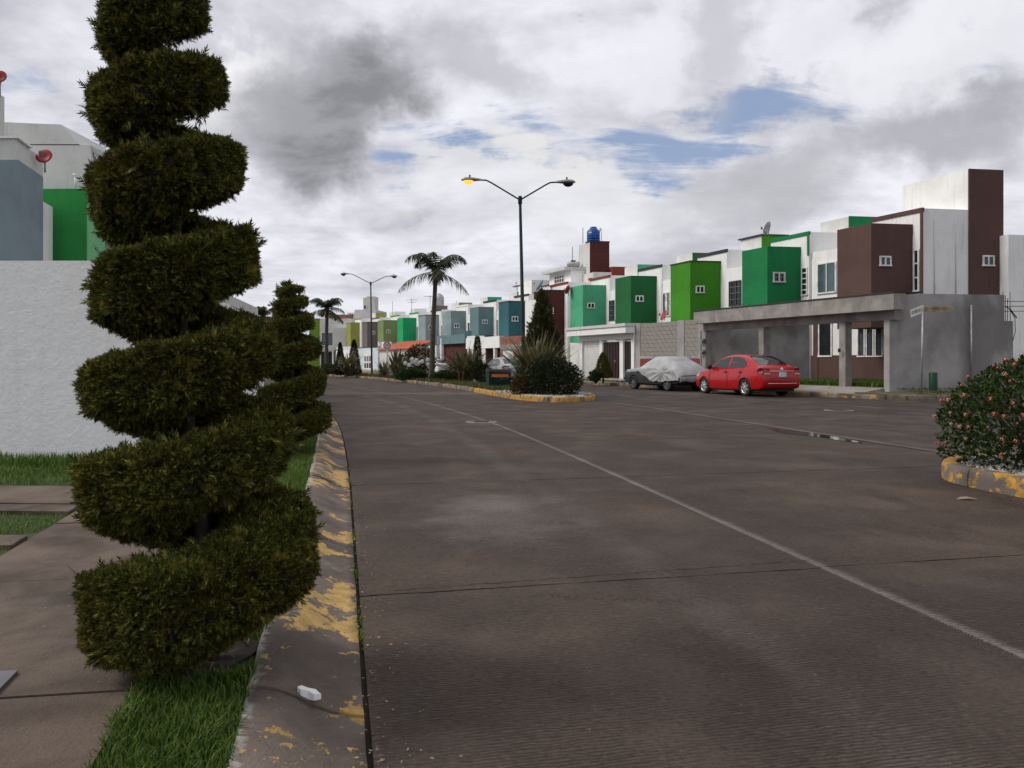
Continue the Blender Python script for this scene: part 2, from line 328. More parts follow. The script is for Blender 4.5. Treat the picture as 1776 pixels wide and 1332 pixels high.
# road concrete: broomed, damp, darker and lighter patches, pale worn edge along the centre joint
def road_mat(name, base, light, damp=0.5):
    m, nt, b = newmat(name)
    o = ocoord(nt)
    cen = nd(nt, 'ShaderNodeAttribute', attribute_name='cen').outputs['Fac']
    gut = nd(nt, 'ShaderNodeAttribute', attribute_name='gut').outputs['Fac']
    alo = nd(nt, 'ShaderNodeAttribute', attribute_name='along').outputs['Fac']
    big = noise(nt, o, 0.45, 7.0, 0.62, 0.4)
    mid = noise(nt, scaled(nt, o, (1.0, 0.6, 1)), 1.7, 7.0, 0.65, 0.2)
    fine = noise(nt, o, 95.0, 3.0, 0.75)
    cc = mixc(nt, smooth(nt, big, 0.34, 0.66), tuple(x * 0.72 for x in base), tuple(x * 1.65 for x in base))
    cc = mixc(nt, math_(nt, 'MULTIPLY', smooth(nt, mid, 0.50, 0.70), 0.7), cc, tuple(x * 0.55 for x in base))
    md2 = noise(nt, scaled(nt, o, (1.0, 2.6, 1)), 4.5, 6.0, 0.7)
    cc = mixc(nt, math_(nt, 'MULTIPLY', smooth(nt, md2, 0.50, 0.72), 0.45), cc, tuple(x * 1.7 for x in base))
    # chalky dried stain in the near lane
    sv = nd(nt, 'ShaderNodeVectorMath', {0: o, 1: (-0.10, 6.1, 0)}, operation='SUBTRACT').outputs[0]
    sv = scaled(nt, sv, (1.1, 0.62, 1))
    sl = nd(nt, 'ShaderNodeVectorMath', {0: sv}, operation='LENGTH').outputs['Value']
    sl = math_(nt, 'ADD', sl, math_(nt, 'MULTIPLY', math_(nt, 'SUBTRACT', noise(nt, o, 2.2, 7.0, 0.7), 0.5), 1.6))
    cc = mixc(nt, math_(nt, 'MULTIPLY', smooth(nt, sl, 0.95, 0.1), 0.55), cc, light)
    # pale band far along the road, dried cement
    sy = math_(nt, 'ABSOLUTE', math_(nt, 'SUBTRACT', nd(nt, 'ShaderNodeSeparateXYZ', {0: o}).outputs[1], 29.5))
    sy = math_(nt, 'ADD', sy, math_(nt, 'MULTIPLY', math_(nt, 'SUBTRACT', noise(nt, o, 0.5, 4.0, 0.6), 0.5), 5.0))
    cc = mixc(nt, math_(nt, 'MULTIPLY', smooth(nt, sy, 1.6, 0.2), 0.45), cc, light)
    # worn pale edge at the centre joint, and the slab edge by the gutter
    w = math_(nt, 'ADD', math_(nt, 'ABSOLUTE', cen), math_(nt, 'MULTIPLY', math_(nt, 'SUBTRACT', noise(nt, o, 9.0, 4.0, 0.7), 0.5), 0.07))
    side = smooth(nt, cen, -0.005, 0.01)
    cc = mixc(nt, math_(nt, 'MULTIPLY', math_(nt, 'MULTIPLY', smooth(nt, w, 0.10, 0.02), side), 0.75), cc, tuple(x * 1.25 for x in light))
    w2 = math_(nt, 'ADD', gut, math_(nt, 'MULTIPLY', math_(nt, 'SUBTRACT', noise(nt, o, 7.0, 4.0, 0.7), 0.5), 0.03))
    cc = mixc(nt, math_(nt, 'MULTIPLY', smooth(nt, w2, 0.052, 0.035), 0.5), cc, tuple(x * 1.5 for x in base))
    # tyre-polished track, and hairline cracks that wander through some slabs
    tr_ = math_(nt, 'ADD', math_(nt, 'ABSOLUTE', math_(nt, 'ADD', cen, 1.0)), math_(nt, 'MULTIPLY', math_(nt, 'SUBTRACT', mid, 0.5), 0.35))
    cc = mixc(nt, math_(nt, 'MULTIPLY', smooth(nt, tr_, 0.20, 0.02), 0.28), cc, tuple(x * 0.7 for x in light))
    dv = nd(nt, 'ShaderNodeVectorMath', {0: nd(nt, 'ShaderNodeTexNoise', {'Vector': o, 'Scale': 1.6, 'Detail': 6.0, 'Roughness': 0.7}).outputs['Color'], 'Scale': 0.8}, operation='SCALE').outputs[0]
    vo = nd(nt, 'ShaderNodeTexVoronoi', {'Vector': nd(nt, 'ShaderNodeVectorMath', {0: o, 1: dv}, operation='ADD').outputs[0], 'Scale': 0.42}, feature='DISTANCE_TO_EDGE')
    ck = math_(nt, 'MULTIPLY', smooth(nt, vo.outputs['Distance'], 0.0028, 0.0010), smooth(nt, noise(nt, o, 0.35, 2.0), 0.50, 0.56))
    cc = mixc(nt, math_(nt, 'MULTIPLY', ck, 0.8), cc, (0.012, 0.010, 0.009))
    oil = noise(nt, scaled(nt, o, (1.4, 0.9, 1)), 1.2, 3.0, 0.5)
    cc = mixc(nt, math_(nt, 'MULTIPLY', smooth(nt, oil, 0.68, 0.76), 0.5), cc, tuple(x * 0.45 for x in base))
    gr = noise(nt, o, 42.0, 4.0, 0.8)
    cc = mixc(nt, math_(nt, 'MULTIPLY', smooth(nt, gr, 0.50, 0.66), 0.55), cc, tuple(x * 0.40 for x in base))
    cc = mixc(nt, math_(nt, 'MULTIPLY', smooth(nt, gr, 0.44, 0.32), 0.35), cc, tuple(x * 2.1 for x in base))
    ph = math_(nt, 'ADD', math_(nt, 'MULTIPLY', alo, 330.0), math_(nt, 'MULTIPLY', noise(nt, scaled(nt, o, (1, 2, 1)), 6.0, 4.0, 0.6), 16.0))
    wv = math_(nt, 'MULTIPLY', math_(nt, 'SINE', ph), smooth(nt, noise(nt, o, 1.3, 5.0), 0.30, 0.60, 0.15, 1.0))
    cc = mixc(nt, math_(nt, 'MULTIPLY', smooth(nt, wv, 0.0, 0.8), 0.62), cc, tuple(x * 0.30 for x in base))
    g2 = noise(nt, scaled(nt, o, (0.30, 1.0, 1)), 85.0, 4.0, 0.8)
    cc = mixc(nt, math_(nt, 'MULTIPLY', smooth(nt, g2, 0.52, 0.66), 0.75), cc, tuple(x * 0.28 for x in base))
    cc = mixc(nt, math_(nt, 'MULTIPLY', smooth(nt, g2, 0.45, 0.34), 0.5), cc, tuple(x * 2.5 for x in base))
    sp = noise(nt, o, 34.0, 2.0, 0.5)
    cc = mixc(nt, math_(nt, 'MULTIPLY', smooth(nt, sp, 0.70, 0.78), 0.5), cc, light)
    setin(nt, b, 'Base Color', cc)
    setin(nt, b, 'Roughness', smooth(nt, big, 0.3, 0.7, 0.62, 0.82)); setin(nt, b, 'Specular IOR Level', 0.20)
    bump(nt, b, math_(nt, 'ADD', math_(nt, 'MULTIPLY', wv, -0.5), math_(nt, 'MULTIPLY', gr, 1.6)), 0.9, 0.007)
    return m
M['road'] = road_mat('broomed_road_concrete', (0.064, 0.0455, 0.034), (0.20, 0.176, 0.158))
M['asphalt'] = road_mat('damp_street_surface', (0.060, 0.046, 0.038), (0.17, 0.158, 0.148))
M['strip'] = concrete('channel_concrete', (0.075, 0.063, 0.055), (0.13, 0.115, 0.103), 1.5)
M['walk'] = concrete('sidewalk_concrete', (0.052, 0.035, 0.0245), (0.145, 0.108, 0.082), 1.5, 0.5, 60.0, 0.8, (0.024, 0.017, 0.013), 0.8)
M['pale_walk'] = concrete('dry_pavement', (0.20, 0.18, 0.16), (0.30, 0.275, 0.25), 1.2)
M['soil'] = concrete('soil', (0.022, 0.017, 0.012), (0.045, 0.034, 0.024), 3.0, 0.9, 25.0, 0.95)
M['turf'] = concrete('turf_soil', (0.024, 0.038, 0.012), (0.045, 0.065, 0.02), 3.0, 0.9, 25.0, 0.95)
M['dry_turf'] = concrete('worn_turf_soil', (0.07, 0.065, 0.03), (0.13, 0.11, 0.06), 1.2, 0.9, 25.0, 0.95)
def painted_kerb(name, cover, c1, c2, yel=(0.56, 0.355, 0.11), scale=3.2, edge=9.0):
    m, nt, b = newmat(name)
    o = ocoord(nt)
    n = noise(nt, o, 1.5, 7.0, 0.62)
    cc = mixc(nt, smooth(nt, n, 0.34, 0.68), c1, c2)
    fine = noise(nt, o, 70.0, 3.0, 0.75)
    cc = mixc(nt, math_(nt, 'MULTIPLY', smooth(nt, fine, 0.5, 0.75), 0.35), cc, tuple(x * 0.4 for x in c1))
    p = noise(nt, scaled(nt, o, (1.0, 0.8, 1.0)), scale, 10.0, 0.70, 0.0)
    p2 = noise(nt, o, 0.75, 3.0, 0.5)
    msk = math_(nt, 'ADD', p, math_(nt, 'MULTIPLY', math_(nt, 'SUBTRACT', p2, 0.5), 0.55))
    f = smooth(nt, msk, cover, cover + 0.012)
    yc = mixc(nt, smooth(nt, noise(nt, o, 12.0, 5.0, 0.7), 0.35, 0.65), yel, tuple(x * 0.62 for x in yel))
    cc = mixc(nt, math_(nt, 'MULTIPLY', f, 0.93), cc, yc)
    setin(nt, b, 'Base Color', cc); setin(nt, b, 'Roughness', 0.75); setin(nt, b, 'Specular IOR Level', 0.3)
    ac = nd(nt, 'ShaderNodeAttribute', attribute_name='across').outputs['Fac']
    aw = math_(nt, 'ADD', ac, math_(nt, 'MULTIPLY', math_(nt, 'SUBTRACT', noise(nt, o, 7.0, 6.0, 0.7), 0.5), 0.16))
    cc = mixc(nt, math_(nt, 'MULTIPLY', smooth(nt, aw, edge, edge + 0.03), 0.85), cc, (0.34, 0.32, 0.29))
    setin(nt, b, 'Base Color', cc)
    bump(nt, b, math_(nt, 'ADD', math_(nt, 'ADD', fine, math_(nt, 'MULTIPLY', n, 1.5)), math_(nt, 'MULTIPLY', f, 0.3)), 0.55, 0.014)
    return m
M['kerb'] = painted_kerb('worn_yellow_kerb', 0.515, (0.075, 0.055, 0.043), (0.195, 0.155, 0.125), scale=4.2, edge=0.335)
M['kerb_yellow'] = painted_kerb('yellow_painted_kerb', 0.45, (0.10, 0.085, 0.07), (0.20, 0.17, 0.14), (0.50, 0.27, 0.045), 4.0)
M['kerb_old'] = painted_kerb('faded_yellow_kerb', 0.56, (0.07, 0.052, 0.038), (0.22, 0.18, 0.14), (0.40, 0.24, 0.07), 3.0)
mm, nt_, b_ = newmat('puddle_water')
setin(nt_, b_, 'Base Color', (0.02, 0.018, 0.016)); setin(nt_, b_, 'Roughness', 0.07); setin(nt_, b_, 'Specular IOR Level', 0.9)
M['water'] = mm
mm, nt_, b_ = newmat('lit_sodium_lamp')
setin(nt_, b_, 'Base Color', (0.8, 0.4, 0.1)); setin(nt_, b_, 'Emission Color', (1.0, 0.42, 0.06)); setin(nt_, b_, 'Emission Strength', 1.5)
M['lit'] = mm
# ------------------------------------------------------------------ objects
def link(name, me, parent=None, kind=None, smooth_angle=None):
    o = bpy.data.objects.new(name, me)
    COL.objects.link(o)
    if parent is not None: o.parent = parent
    if kind: o['kind'] = kind
    return o
def tag(o, label=None, cat=None, group=None, kind=None):
    if label: o['label'] = label
    if cat: o['category'] = cat
    if group: o['group'] = group
    if kind: o['kind'] = kind
    return o
def thing(name, label, cat, loc=(0, 0, 0), rz=0.0, group=None):
    o = bpy.data.objects.new(name, None)
    COL.objects.link(o)
    o.empty_display_size = 0.2
    o.location = loc; o.rotation_euler = (0, 0, rz)
    return tag(o, label, cat, group)
def base_of(parent):
    v = Vector((0, 0, 0))
    while parent is not None:
        v += Vector(parent.location); parent = parent.parent
    return v
class MB:
    """Collects shapes; build() links them as one mesh. World coordinates unless local=True."""
    def __init__(s): s.v = []; s.f = []; s.m = []; s.sm = []; s.mats = []
    def mi(s, mat):
        if mat not in s.mats: s.mats.append(mat)
        return s.mats.index(mat)
    def add(s, vs, fs, mat, smooth_=False):
        k = len(s.v); i = s.mi(mat)
        s.v += [tuple(v) for v in vs]
        for f in fs:
            s.f.append(tuple(k + j for j in f)); s.m.append(i); s.sm.append(smooth_)
        return s
    def box(s, c, d, mat, rz=0.0):
        x, y, z = (q / 2 for q in d); co, si = math.cos(rz), math.sin(rz)
        vs = []
        for dz in (-z, z):
            for a, b in ((-x, -y), (x, -y), (x, y), (-x, y)):
                vs.append((c[0] + a * co - b * si, c[1] + a * si + b * co, c[2] + dz))
        return s.hexa(vs, mat)
    def hexa(s, vs, mat):
        return s.add(vs, [(3, 2, 1, 0), (4, 5, 6, 7), (0, 1, 5, 4), (1, 2, 6, 5), (2, 3, 7, 6), (3, 0, 4, 7)], mat)
    def prism(s, pts, z0, z1, mat, top=None):
        n = len(pts)
        vs = [(p[0], p[1], z0) for p in pts] + [(p[0], p[1], (p[2] if len(p) > 2 else z1)) for p in pts]
        ar = sum(pts[i][0] * pts[(i + 1) % n][1] - pts[(i + 1) % n][0] * pts[i][1] for i in range(n))
        idx = list(range(n)) if ar > 0 else list(range(n))[::-1]
        fs = [tuple(n + i for i in idx), tuple(idx[::-1])]
        for q in range(n):
            a, b = idx[q], idx[(q + 1) % n]
            fs.append((a, b, n + b, n + a))
        return s.add(vs, fs, mat)
    def tube(s, pts, rad, mat, n=8, cap=True, smooth_=True):
        pts = [Vector(p) for p in pts]; m = len(pts)
        rad = rad if isinstance(rad, (list, tuple)) else [rad] * m
        vs, fs = [], []
        up = Vector((0.123, 0.31, 0.94))
        for i, p in enumerate(pts):
            t = (pts[min(i + 1, m - 1)] - pts[max(i - 1, 0)]).normalized()
            a = t.cross(up)
            if a.length < 1e-3: a = t.cross(Vector((1, 0, 0)))
            a.normalize(); b = t.cross(a)
            for k in range(n):
                an = 2 * math.pi * k / n
                vs.append(p + (a * math.cos(an) + b * math.sin(an)) * rad[i])
        for i in range(m - 1):
            for k in range(n):
                q = (k + 1) % n
                fs.append((i * n + k, i * n + q, (i + 1) * n + q, (i + 1) * n + k))
        s.add(vs, fs, mat, smooth_)
        if cap:
            k0 = len(s.v) - len(vs); i = s.mi(mat)
            s.f.append(tuple(k0 + k for k in range(n))[::-1]); s.m.append(i); s.sm.append(False)
            s.f.append(tuple(k0 + (m - 1) * n + k for k in range(n))); s.m.append(i); s.sm.append(False)
        return s
    def lathe(s, prof, c, mat, n=24, axis='z', smooth_=True):
        vs, fs = [], []
        for r, h in prof:
            for k in range(n):
                a = 2 * math.pi * k / n
                x, y = r * math.cos(a), r * math.sin(a)
                vs.append((c[0] + x, c[1] + y, c[2] + h) if axis == 'z' else (c[0] + x, c[1] + h, c[2] + y))
        m = len(prof)
        for i in range(m - 1):
            for k in range(n):
                q = (k + 1) % n
                f = (i * n + k, i * n + q, (i + 1) * n + q, (i + 1) * n + k)
                fs.append(f if axis == 'z' else f[::-1])
        return s.add(vs, fs, mat, smooth_)
    def build(s, name, parent=None, kind=None, local=False):
        me = bpy.data.meshes.new(name)
        off = (0, 0, 0) if local else base_of(parent)
        me.from_pydata([(v[0] - off[0], v[1] - off[1], v[2] - off[2]) for v in s.v], [], s.f)
        for m in s.mats: me.materials.append(m)
        me.polygons.foreach_set('material_index', s.m)
        me.polygons.foreach_set('use_smooth', s.sm)
        me.update()
        return link(name, me, parent, kind)
def npmesh(name, V, T, mat, parent=None, kind=None, local=True, smooth_=False):
    V = np.asarray(V, dtype=np.float32).reshape(-1, 3)
    if not local: V = V - np.array(base_of(parent), dtype=np.float32)
    T = np.asarray(T, dtype=np.int32).reshape(-1, 3)
    me = bpy.data.meshes.new(name)
    me.vertices.add(len(V)); me.vertices.foreach_set('co', V.ravel())
    me.loops.add(T.size); me.loops.foreach_set('vertex_index', T.ravel())
    me.polygons.add(len(T)); me.polygons.foreach_set('loop_start', np.arange(0, T.size, 3, dtype=np.int32))
    if smooth_: me.polygons.foreach_set('use_smooth', np.ones(len(T), dtype=bool))
    me.materials.append(mat)
    me.update(calc_edges=True)
    return link(name, me, parent, kind)
def frames(d, roll):
    """Rotation matrices whose x axis is d."""
    d = d / np.linalg.norm(d, axis=1, keepdims=True)
    ref = np.where(np.abs(d[:, 2:3]) < 0.9, np.array([[0, 0, 1.0]]), np.array([[1.0, 0, 0]]))
    y = np.cross(ref, d); y /= np.linalg.norm(y, axis=1, keepdims=True)
    z = np.cross(d, y)
    c, s = np.cos(roll)[:, None], np.sin(roll)[:, None]
    return np.stack([d, y * c + z * s, z * c - y * s], axis=2)
def scatter(tv, tt, pos, R, sc):
    """Copies of a template (tv, tt) at pos with rotation R and scale sc, as one vertex and triangle array."""
    N, K = len(pos), len(tv)
    V = np.einsum('nij,kj->nki', R, tv) * np.asarray(sc).reshape(-1, 1, 1) + pos[:, None, :]
    T = tt[None] + (np.arange(N) * K)[:, None, None]
    return V.reshape(-1, 3), T.reshape(-1, 3)
def cat_meshes(parts):
    Vs, Ts, k = [], [], 0
    for V, T in parts:
        Vs.append(V); Ts.append(T + k); k += len(V)
    return np.concatenate(Vs), np.concatenate(Ts)
def spray_template(n=9, ang=38, wid=0.085, seed=0):
    r = np.random.default_rng(seed)
    V, T = [], []
    for i in range(n):
        t = i / (n - 1)
        sgn = 0 if i == n - 1 else (1 if i % 2 else -1)
        L = (0.55 - 0.30 * t) * r.uniform(0.8, 1.2)
        a = R_(ang) * sgn * r.uniform(0.75, 1.25)
        p = np.array([t * 0.72, 0, r.normal(0, 0.02)])
        dd = np.array([math.cos(a), math.sin(a), r.normal(0, 0.12)])
        sd = np.array([-dd[1], dd[0], 0]) * wid
        k = len(V)
        V += [p - sd, p + sd * 0.9, p + dd * L]
        T.append((k, k + 1, k + 2))
    return np.array(V), np.array(T)
LEAF_V = np.array([(0, 0, 0), (0.35, 0.26, 0.07), (0.72, 0.2, 0.03), (1, 0, -0.10), (0.72, -0.2, 0.03), (0.35, -0.26, 0.07), (0.5, 0, -0.02)])
LEAF_T = np.array([(0, 6, 1), (1, 6, 2), (2, 6, 3), (3, 6, 4), (4, 6, 5), (5, 6, 0)])
SMALL_V = np.array([(0, 0, 0), (0.5, 0.27, 0.05), (1, 0, -0.06), (0.5, -0.27, 0.05)])
SMALL_T = np.array([(0, 2, 1), (0, 3, 2)])
def rand_dirs(n, r=None):
    v = (r or rng).normal(size=(n, 3))
    return v / np.linalg.norm(v, axis=1, keepdims=True)
def text_mesh(name, body, size, mat, origin, xdir, ydir, parent, align='CENTER', width=None):
    """Flat lettering lying on the plane (origin, xdir, ydir)."""
    cu = bpy.data.curves.new(name, 'FONT')
    cu.body = body; cu.size = size; cu.align_x = align; cu.align_y = 'CENTER'; cu.resolution_u = 2
    tmp = bpy.data.objects.new('lettering_source', cu)
    COL.objects.link(tmp)
    bpy.context.view_layer.update()
    me = bpy.data.meshes.new_from_object(tmp.evaluated_get(bpy.context.evaluated_depsgraph_get()))
    bpy.data.objects.remove(tmp)
    xs = [v.co.x for v in me.vertices]
    k = (width / (max(xs) - min(xs))) if width and xs else 1.0
    x, y, o = Vector(xdir).normalized(), Vector(ydir).normalized(), Vector(origin) - base_of(parent)
    for v in me.vertices: v.co = o + x * (v.co.x * k) + y * v.co.y
    me.materials.clear(); me.materials.append(mat)
    me.name = name
    return link(name, me, parent)
# photograph rows and columns into the world (planning of positions; everything is placed at its true depth)
def ground(px, py, z=0.0):
    Y = (EYE - z) * FPX / (py - HZ)
    return Vector(((px - 888) / FPX * Y, Y, z))
def at(px, Y, z=0.0): return Vector(((px - 888) / FPX * Y, Y, z))
def zat(py, Y): return EYE + (HZ - py) * Y / FPX
class Fr:
    """A lot's oblique frame: a runs up the street from the corner, b runs into the lot."""
    def __init__(s, c, u, d): s.c, s.u, s.d = Vector((c[0], c[1])), Vector(u).normalized(), Vector(d).normalized()
    def p(s, a, b, z=0.0):
        q = s.c + s.u * a + s.d * b
        return Vector((q.x, q.y, z))
    def a_px(s, px, b):
        k = (px - 888) / FPX; q = s.c + s.d * b
        return (k * q.y - q.x) / (s.u.x - k * s.u.y)
    def b_px(s, px, a):
        k = (px - 888) / FPX; q = s.c + s.u * a
        return (k * q.y - q.x) / (s.d.x - k * s.d.y)
    def z(s, py, a, b): return zat(py, s.p(a, b).y)
    def box(s, mb, a0, a1, b0, b1, z0, z1, mat):
        q = [s.p(a0, b0), s.p(a0, b1), s.p(a1, b1), s.p(a1, b0)]
        return mb.hexa([(p.x, p.y, z0) for p in q] + [(p.x, p.y, z1) for p in q], mat)
    def on_street(s): return Vector((s.u.x, s.u.y, 0)), Vector((-s.u.y, s.u.x, 0))     # along, outward
    def on_side(s): return Vector((s.d.x, s.d.y, 0)), Vector((s.d.y, -s.d.x, 0))
def fbox(mb, o, x, n, x0, x1, z0, z1, d0, d1, mat):
    """Box on a wall plane: x along it, d outward from it."""
    vs = []
    q = [(x0, d1), (x1, d1), (x1, d0), (x0, d0)]
    for z in (z0, z1):
        for a, d in q:
            p = o + x * a + n * d
            vs.append((p.x, p.y, z))
    return mb.hexa(vs, mat)
def window(parent, o, x, n, x0, x1, z0, z1, cols=2, rows=1, fr=0.05, glass=None, frame=None, grid=0, curtain=False, name='window'):
    """A frame standing proud of the wall with mullions; the pane is a sub-part behind it."""
    mb = MB(); f = frame or M['frame']
    fbox(mb, o, x, n, x0, x1, z1 - fr, z1, 0.002, 0.05, f); fbox(mb, o, x, n, x0 - 0.02, x1 + 0.02, z0, z0 + fr, 0.002, 0.07, f)
    fbox(mb, o, x, n, x0, x0 + fr, z0 + fr, z1 - fr, 0.002, 0.05, f); fbox(mb, o, x, n, x1 - fr, x1, z0 + fr, z1 - fr, 0.002, 0.05, f)
    for i in range(1, cols):
        c = x0 + (x1 - x0) * i / cols
        fbox(mb, o, x, n, c - fr * 0.45, c + fr * 0.45, z0 + fr, z1 - fr, 0.003, 0.045, f)
    for i in range(1, rows):
        c = z0 + (z1 - z0) * i / rows
        fbox(mb, o, x, n, x0 + fr, x1 - fr, c - fr * 0.45, c + fr * 0.45, 0.003, 0.043, f)
    w = mb.build(name, parent)
    pb = MB(); fbox(pb, o, x, n, x0 + fr, x1 - fr, z0 + fr, z1 - fr, 0.001, 0.018, glass or M['glass'])
    pb.build('pane', w, local=False)
    if curtain:
        cb = MB()
        for k in range(7):
            a = x0 + fr + (x1 - x0 - 2 * fr) * (0.3 + 0.06 * k)
            fbox(cb, o, x, n, a, a + 0.05 + 0.02 * (k % 2), z0 + 0.12, z1 - fr, 0.018, 0.022 + 0.006 * (k % 2), M['curtain'])
        cb.build('curtain', w)
    if grid:
        gb = MB()
        for k in range(1, grid):
            a = x0 + (x1 - x0) * k / grid
            fbox(gb, o, x, n, a - 0.008, a + 0.008, z0, z1, 0.055, 0.07, M['steel'])
        rws = max(2, int((z1 - z0) / 0.28))
        for k in range(1, rws):
            c = z0 + (z1 - z0) * k / rws
            fbox(gb, o, x, n, x0, x1, c - 0.008, c + 0.008, 0.07, 0.085, M['steel'])
        gb.build('window_grille', w)
    return w
# ================================================================== GROUND AND ROAD
def curve(pts, dense=240):
    pts = np.array(pts, float)
    ys = np.linspace(pts[0, 0], pts[-1, 0], dense)
    xs = np.interp(ys, pts[:, 0], pts[:, 1])
    k = 13
    xp = np.concatenate([xs[0] + (xs[0] - xs[1:k // 2 + 1])[::-1], xs, xs[-1] + (xs[-1] - xs[-k // 2:-1])[::-1]])[:len(xs) + k - 1]
    sm = np.convolve(xp, np.ones(k) / k, 'valid')[:len(ys)]
    return lambda y: float(np.interp(y, ys, sm))
GUT = curve([(-8, 1.80), (0, 0.10), (2.27, -0.43), (3.39, -0.68), (5.89, -1.22), (9.31, -1.99), (14.3, -3.19), (17.8, -4.17), (26, -7.0), (34, -10.2), (50, -17), (78, -32)])
CEN = curve([(-8, 4.4), (0, 2.70), (3.1, 2.06), (4.48, 1.80), (9.58, 0.80), (14.96, -0.33), (22, -2.3), (34, -6.4), (50, -13), (78, -28)])
RGT = curve([(-8, 9.3), (0, 7.70), (10.33, 5.62), (14.96, 4.63), (22.2, 3.15), (29, 0.4), (36, -2.2), (45.7, -5.9), (59, -11.4), (78, -23)])
gp = MB(); gp.prism([(-700, -300), (700, -300), (700, 1500), (-700, 1500)], -0.6, -0.10, M['soil'])
gp.build('ground', kind='structure')
road = bpy.data.objects.new('road', None); COL.objects.link(road); road['kind'] = 'structure'
bed = MB()
ysb = np.linspace(-7.5, 76, 60)
for i in range(59):
    a, b = ysb[i], ysb[i + 1]
    bed.add([(GUT(a) - 0.02, a, -0.018), (RGT(a) + 0.03, a, -0.018), (RGT(b) + 0.03, b, -0.018), (GUT(b) - 0.02, b, -0.018)], [(0, 1, 2, 3)], M['soil'])
bed.build('road_bed', road)
def slab(f0, f1, y0, y1, name='slab'):
    """One concrete road slab: sawn edges a little ragged, joints left open on all sides."""
    nx, ny = 14, 6
    x00, x10 = f0(y0), f1(y0)
    V, cen, gut, alo = [], [], [], []
    r = np.random.default_rng(int((y0 + 50) * 97 + x00 * 13) % 99991)
    for j in range(ny + 1):
        for i in range(nx + 1):
            t, q = i / nx, j / ny
            yy = y0 + (y1 - y0) * q
            sk = 0.20
            # skewed so that the joint stays square to the road
            xa, xb = f0(yy), f1(yy)
            x = xa + (xb - xa) * t
            y = yy + (x - CEN(yy)) * sk
            g = 0.006
            if i == 0: x += g + r.normal(0, 0.0015)
            if i == nx: x -= g + r.normal(0, 0.0015)
            if j == 0: y += g + r.normal(0, 0.004)
            if j == ny: y -= g + r.normal(0, 0.004)
            # cross-slope keeps to the true curves at this y
            xa2, xb2 = f0(y), f1(y)
            x = xa2 + (xb2 - xa2) * t + (g if i == 0 else -g if i == nx else 0) + r.normal(0, 0.001)
            V.append((x, y, 0.0)); cen.append(x - CEN(y)); gut.append(x - GUT(y)); alo.append(yy * 1.02)
    top = len(V)
    edge = [i for i in range(nx + 1)] + [(nx + 1) * j + nx for j in range(1, ny + 1)] + [(nx + 1) * ny + i for i in range(nx - 1, -1, -1)] + [(nx + 1) * j for j in range(ny - 1, 0, -1)]
    F = [(j * (nx + 1) + i, j * (nx + 1) + i + 1, (j + 1) * (nx + 1) + i + 1, (j + 1) * (nx + 1) + i) for j in range(ny) for i in range(nx)]
    for e in edge:
        V.append((V[e][0], V[e][1], -0.033)); cen.append(cen[e]); gut.append(gut[e]); alo.append(alo[e])
    n = len(edge)
    for k in range(n): F.append((edge[(k + 1) % n], edge[k], top + k, top + (k + 1) % n))
    me = bpy.data.meshes.new(name); me.from_pydata(V, [], F); me.materials.append(M['road'])
    for nm, arr in (('cen', cen), ('gut', gut), ('along', alo)):
        at_ = me.attributes.new(nm, 'FLOAT', 'POINT'); at_.data.foreach_set('value', arr)
    me.update()
    return link(name, me, road)
yj = 4.50
ys_ = [yj + 3.55 * k for k in range(-3, 20)]
for a, b in zip(ys_[:-1], ys_[1:]):
    slab(lambda y: GUT(y) + 0.010, CEN, a - 0.02, b - 0.02)
    slab(CEN, RGT, a + 0.0, b + 0.0)
# a jagged crack that leaves the joint and runs across the near slab
crk = MB(); rc_ = random.Random(8); prev = None
for k in range(60):
    t = k / 59; x = -0.62 + 2.5 * t; y = 4.50 + (x - CEN(4.4)) * 0.20 + 0.03 + 0.13 * t + rc_.uniform(-0.010, 0.010); w = 0.0035 * rc_.uniform(0.4, 1.3)
    cur = ((x, y - w, 0.002), (x, y + w, 0.002))
    if prev and rc_.random() < 0.9: crk.add([prev[0], cur[0], cur[1], prev[1]], [(0, 1, 2, 3)], M['soil'])
    prev = cur
crk.build('crack', road)
def sheet(name, quads, mat, kind='structure'):
    V, F = [], []
    for q in quads:
        k = len(V); V += q; F.append((k, k + 1, k + 2, k + 3))
    me = bpy.data.meshes.new(name); me.from_pydata(V, [], F); me.materials.append(mat)
    for nm, val in (('cen', 5.0), ('gut', 5.0)):
        at_ = me.attributes.new(nm, 'FLOAT', 'POINT'); at_.data.foreach_set('value', [val] * len(V))
    at_ = me.attributes.new('along', 'FLOAT', 'POINT'); at_.data.foreach_set('value', [v[1] for v in V])
    me.update()
    return link(name, me, kind=kind)
ysb = np.linspace(-7.5, 76, 50)
sheet('street_by_houses', [[(RGT(a) + 0.012, a, -0.004), (90, a, -0.004), (90, b, -0.004), (RGT(b) + 0.012, b, -0.004)] for a, b in zip(ysb[:-1], ysb[1:])], M['asphalt'])
ysl = np.linspace(12, 76, 40)
sheet('side_street', [[(-90, a, -0.006), (GUT(a) + 0.005, a, -0.006), (GUT(b) + 0.005, b, -0.006), (-90, b, -0.006)] for a, b in zip(ysl[:-1], ysl[1:])], M['asphalt'])
far = MB(); far.prism([(-300, 76), (300, 76), (300, 700), (-300, 700)], -0.09, -0.03, M['dry_turf']); far.build('far_ground', kind='structure')
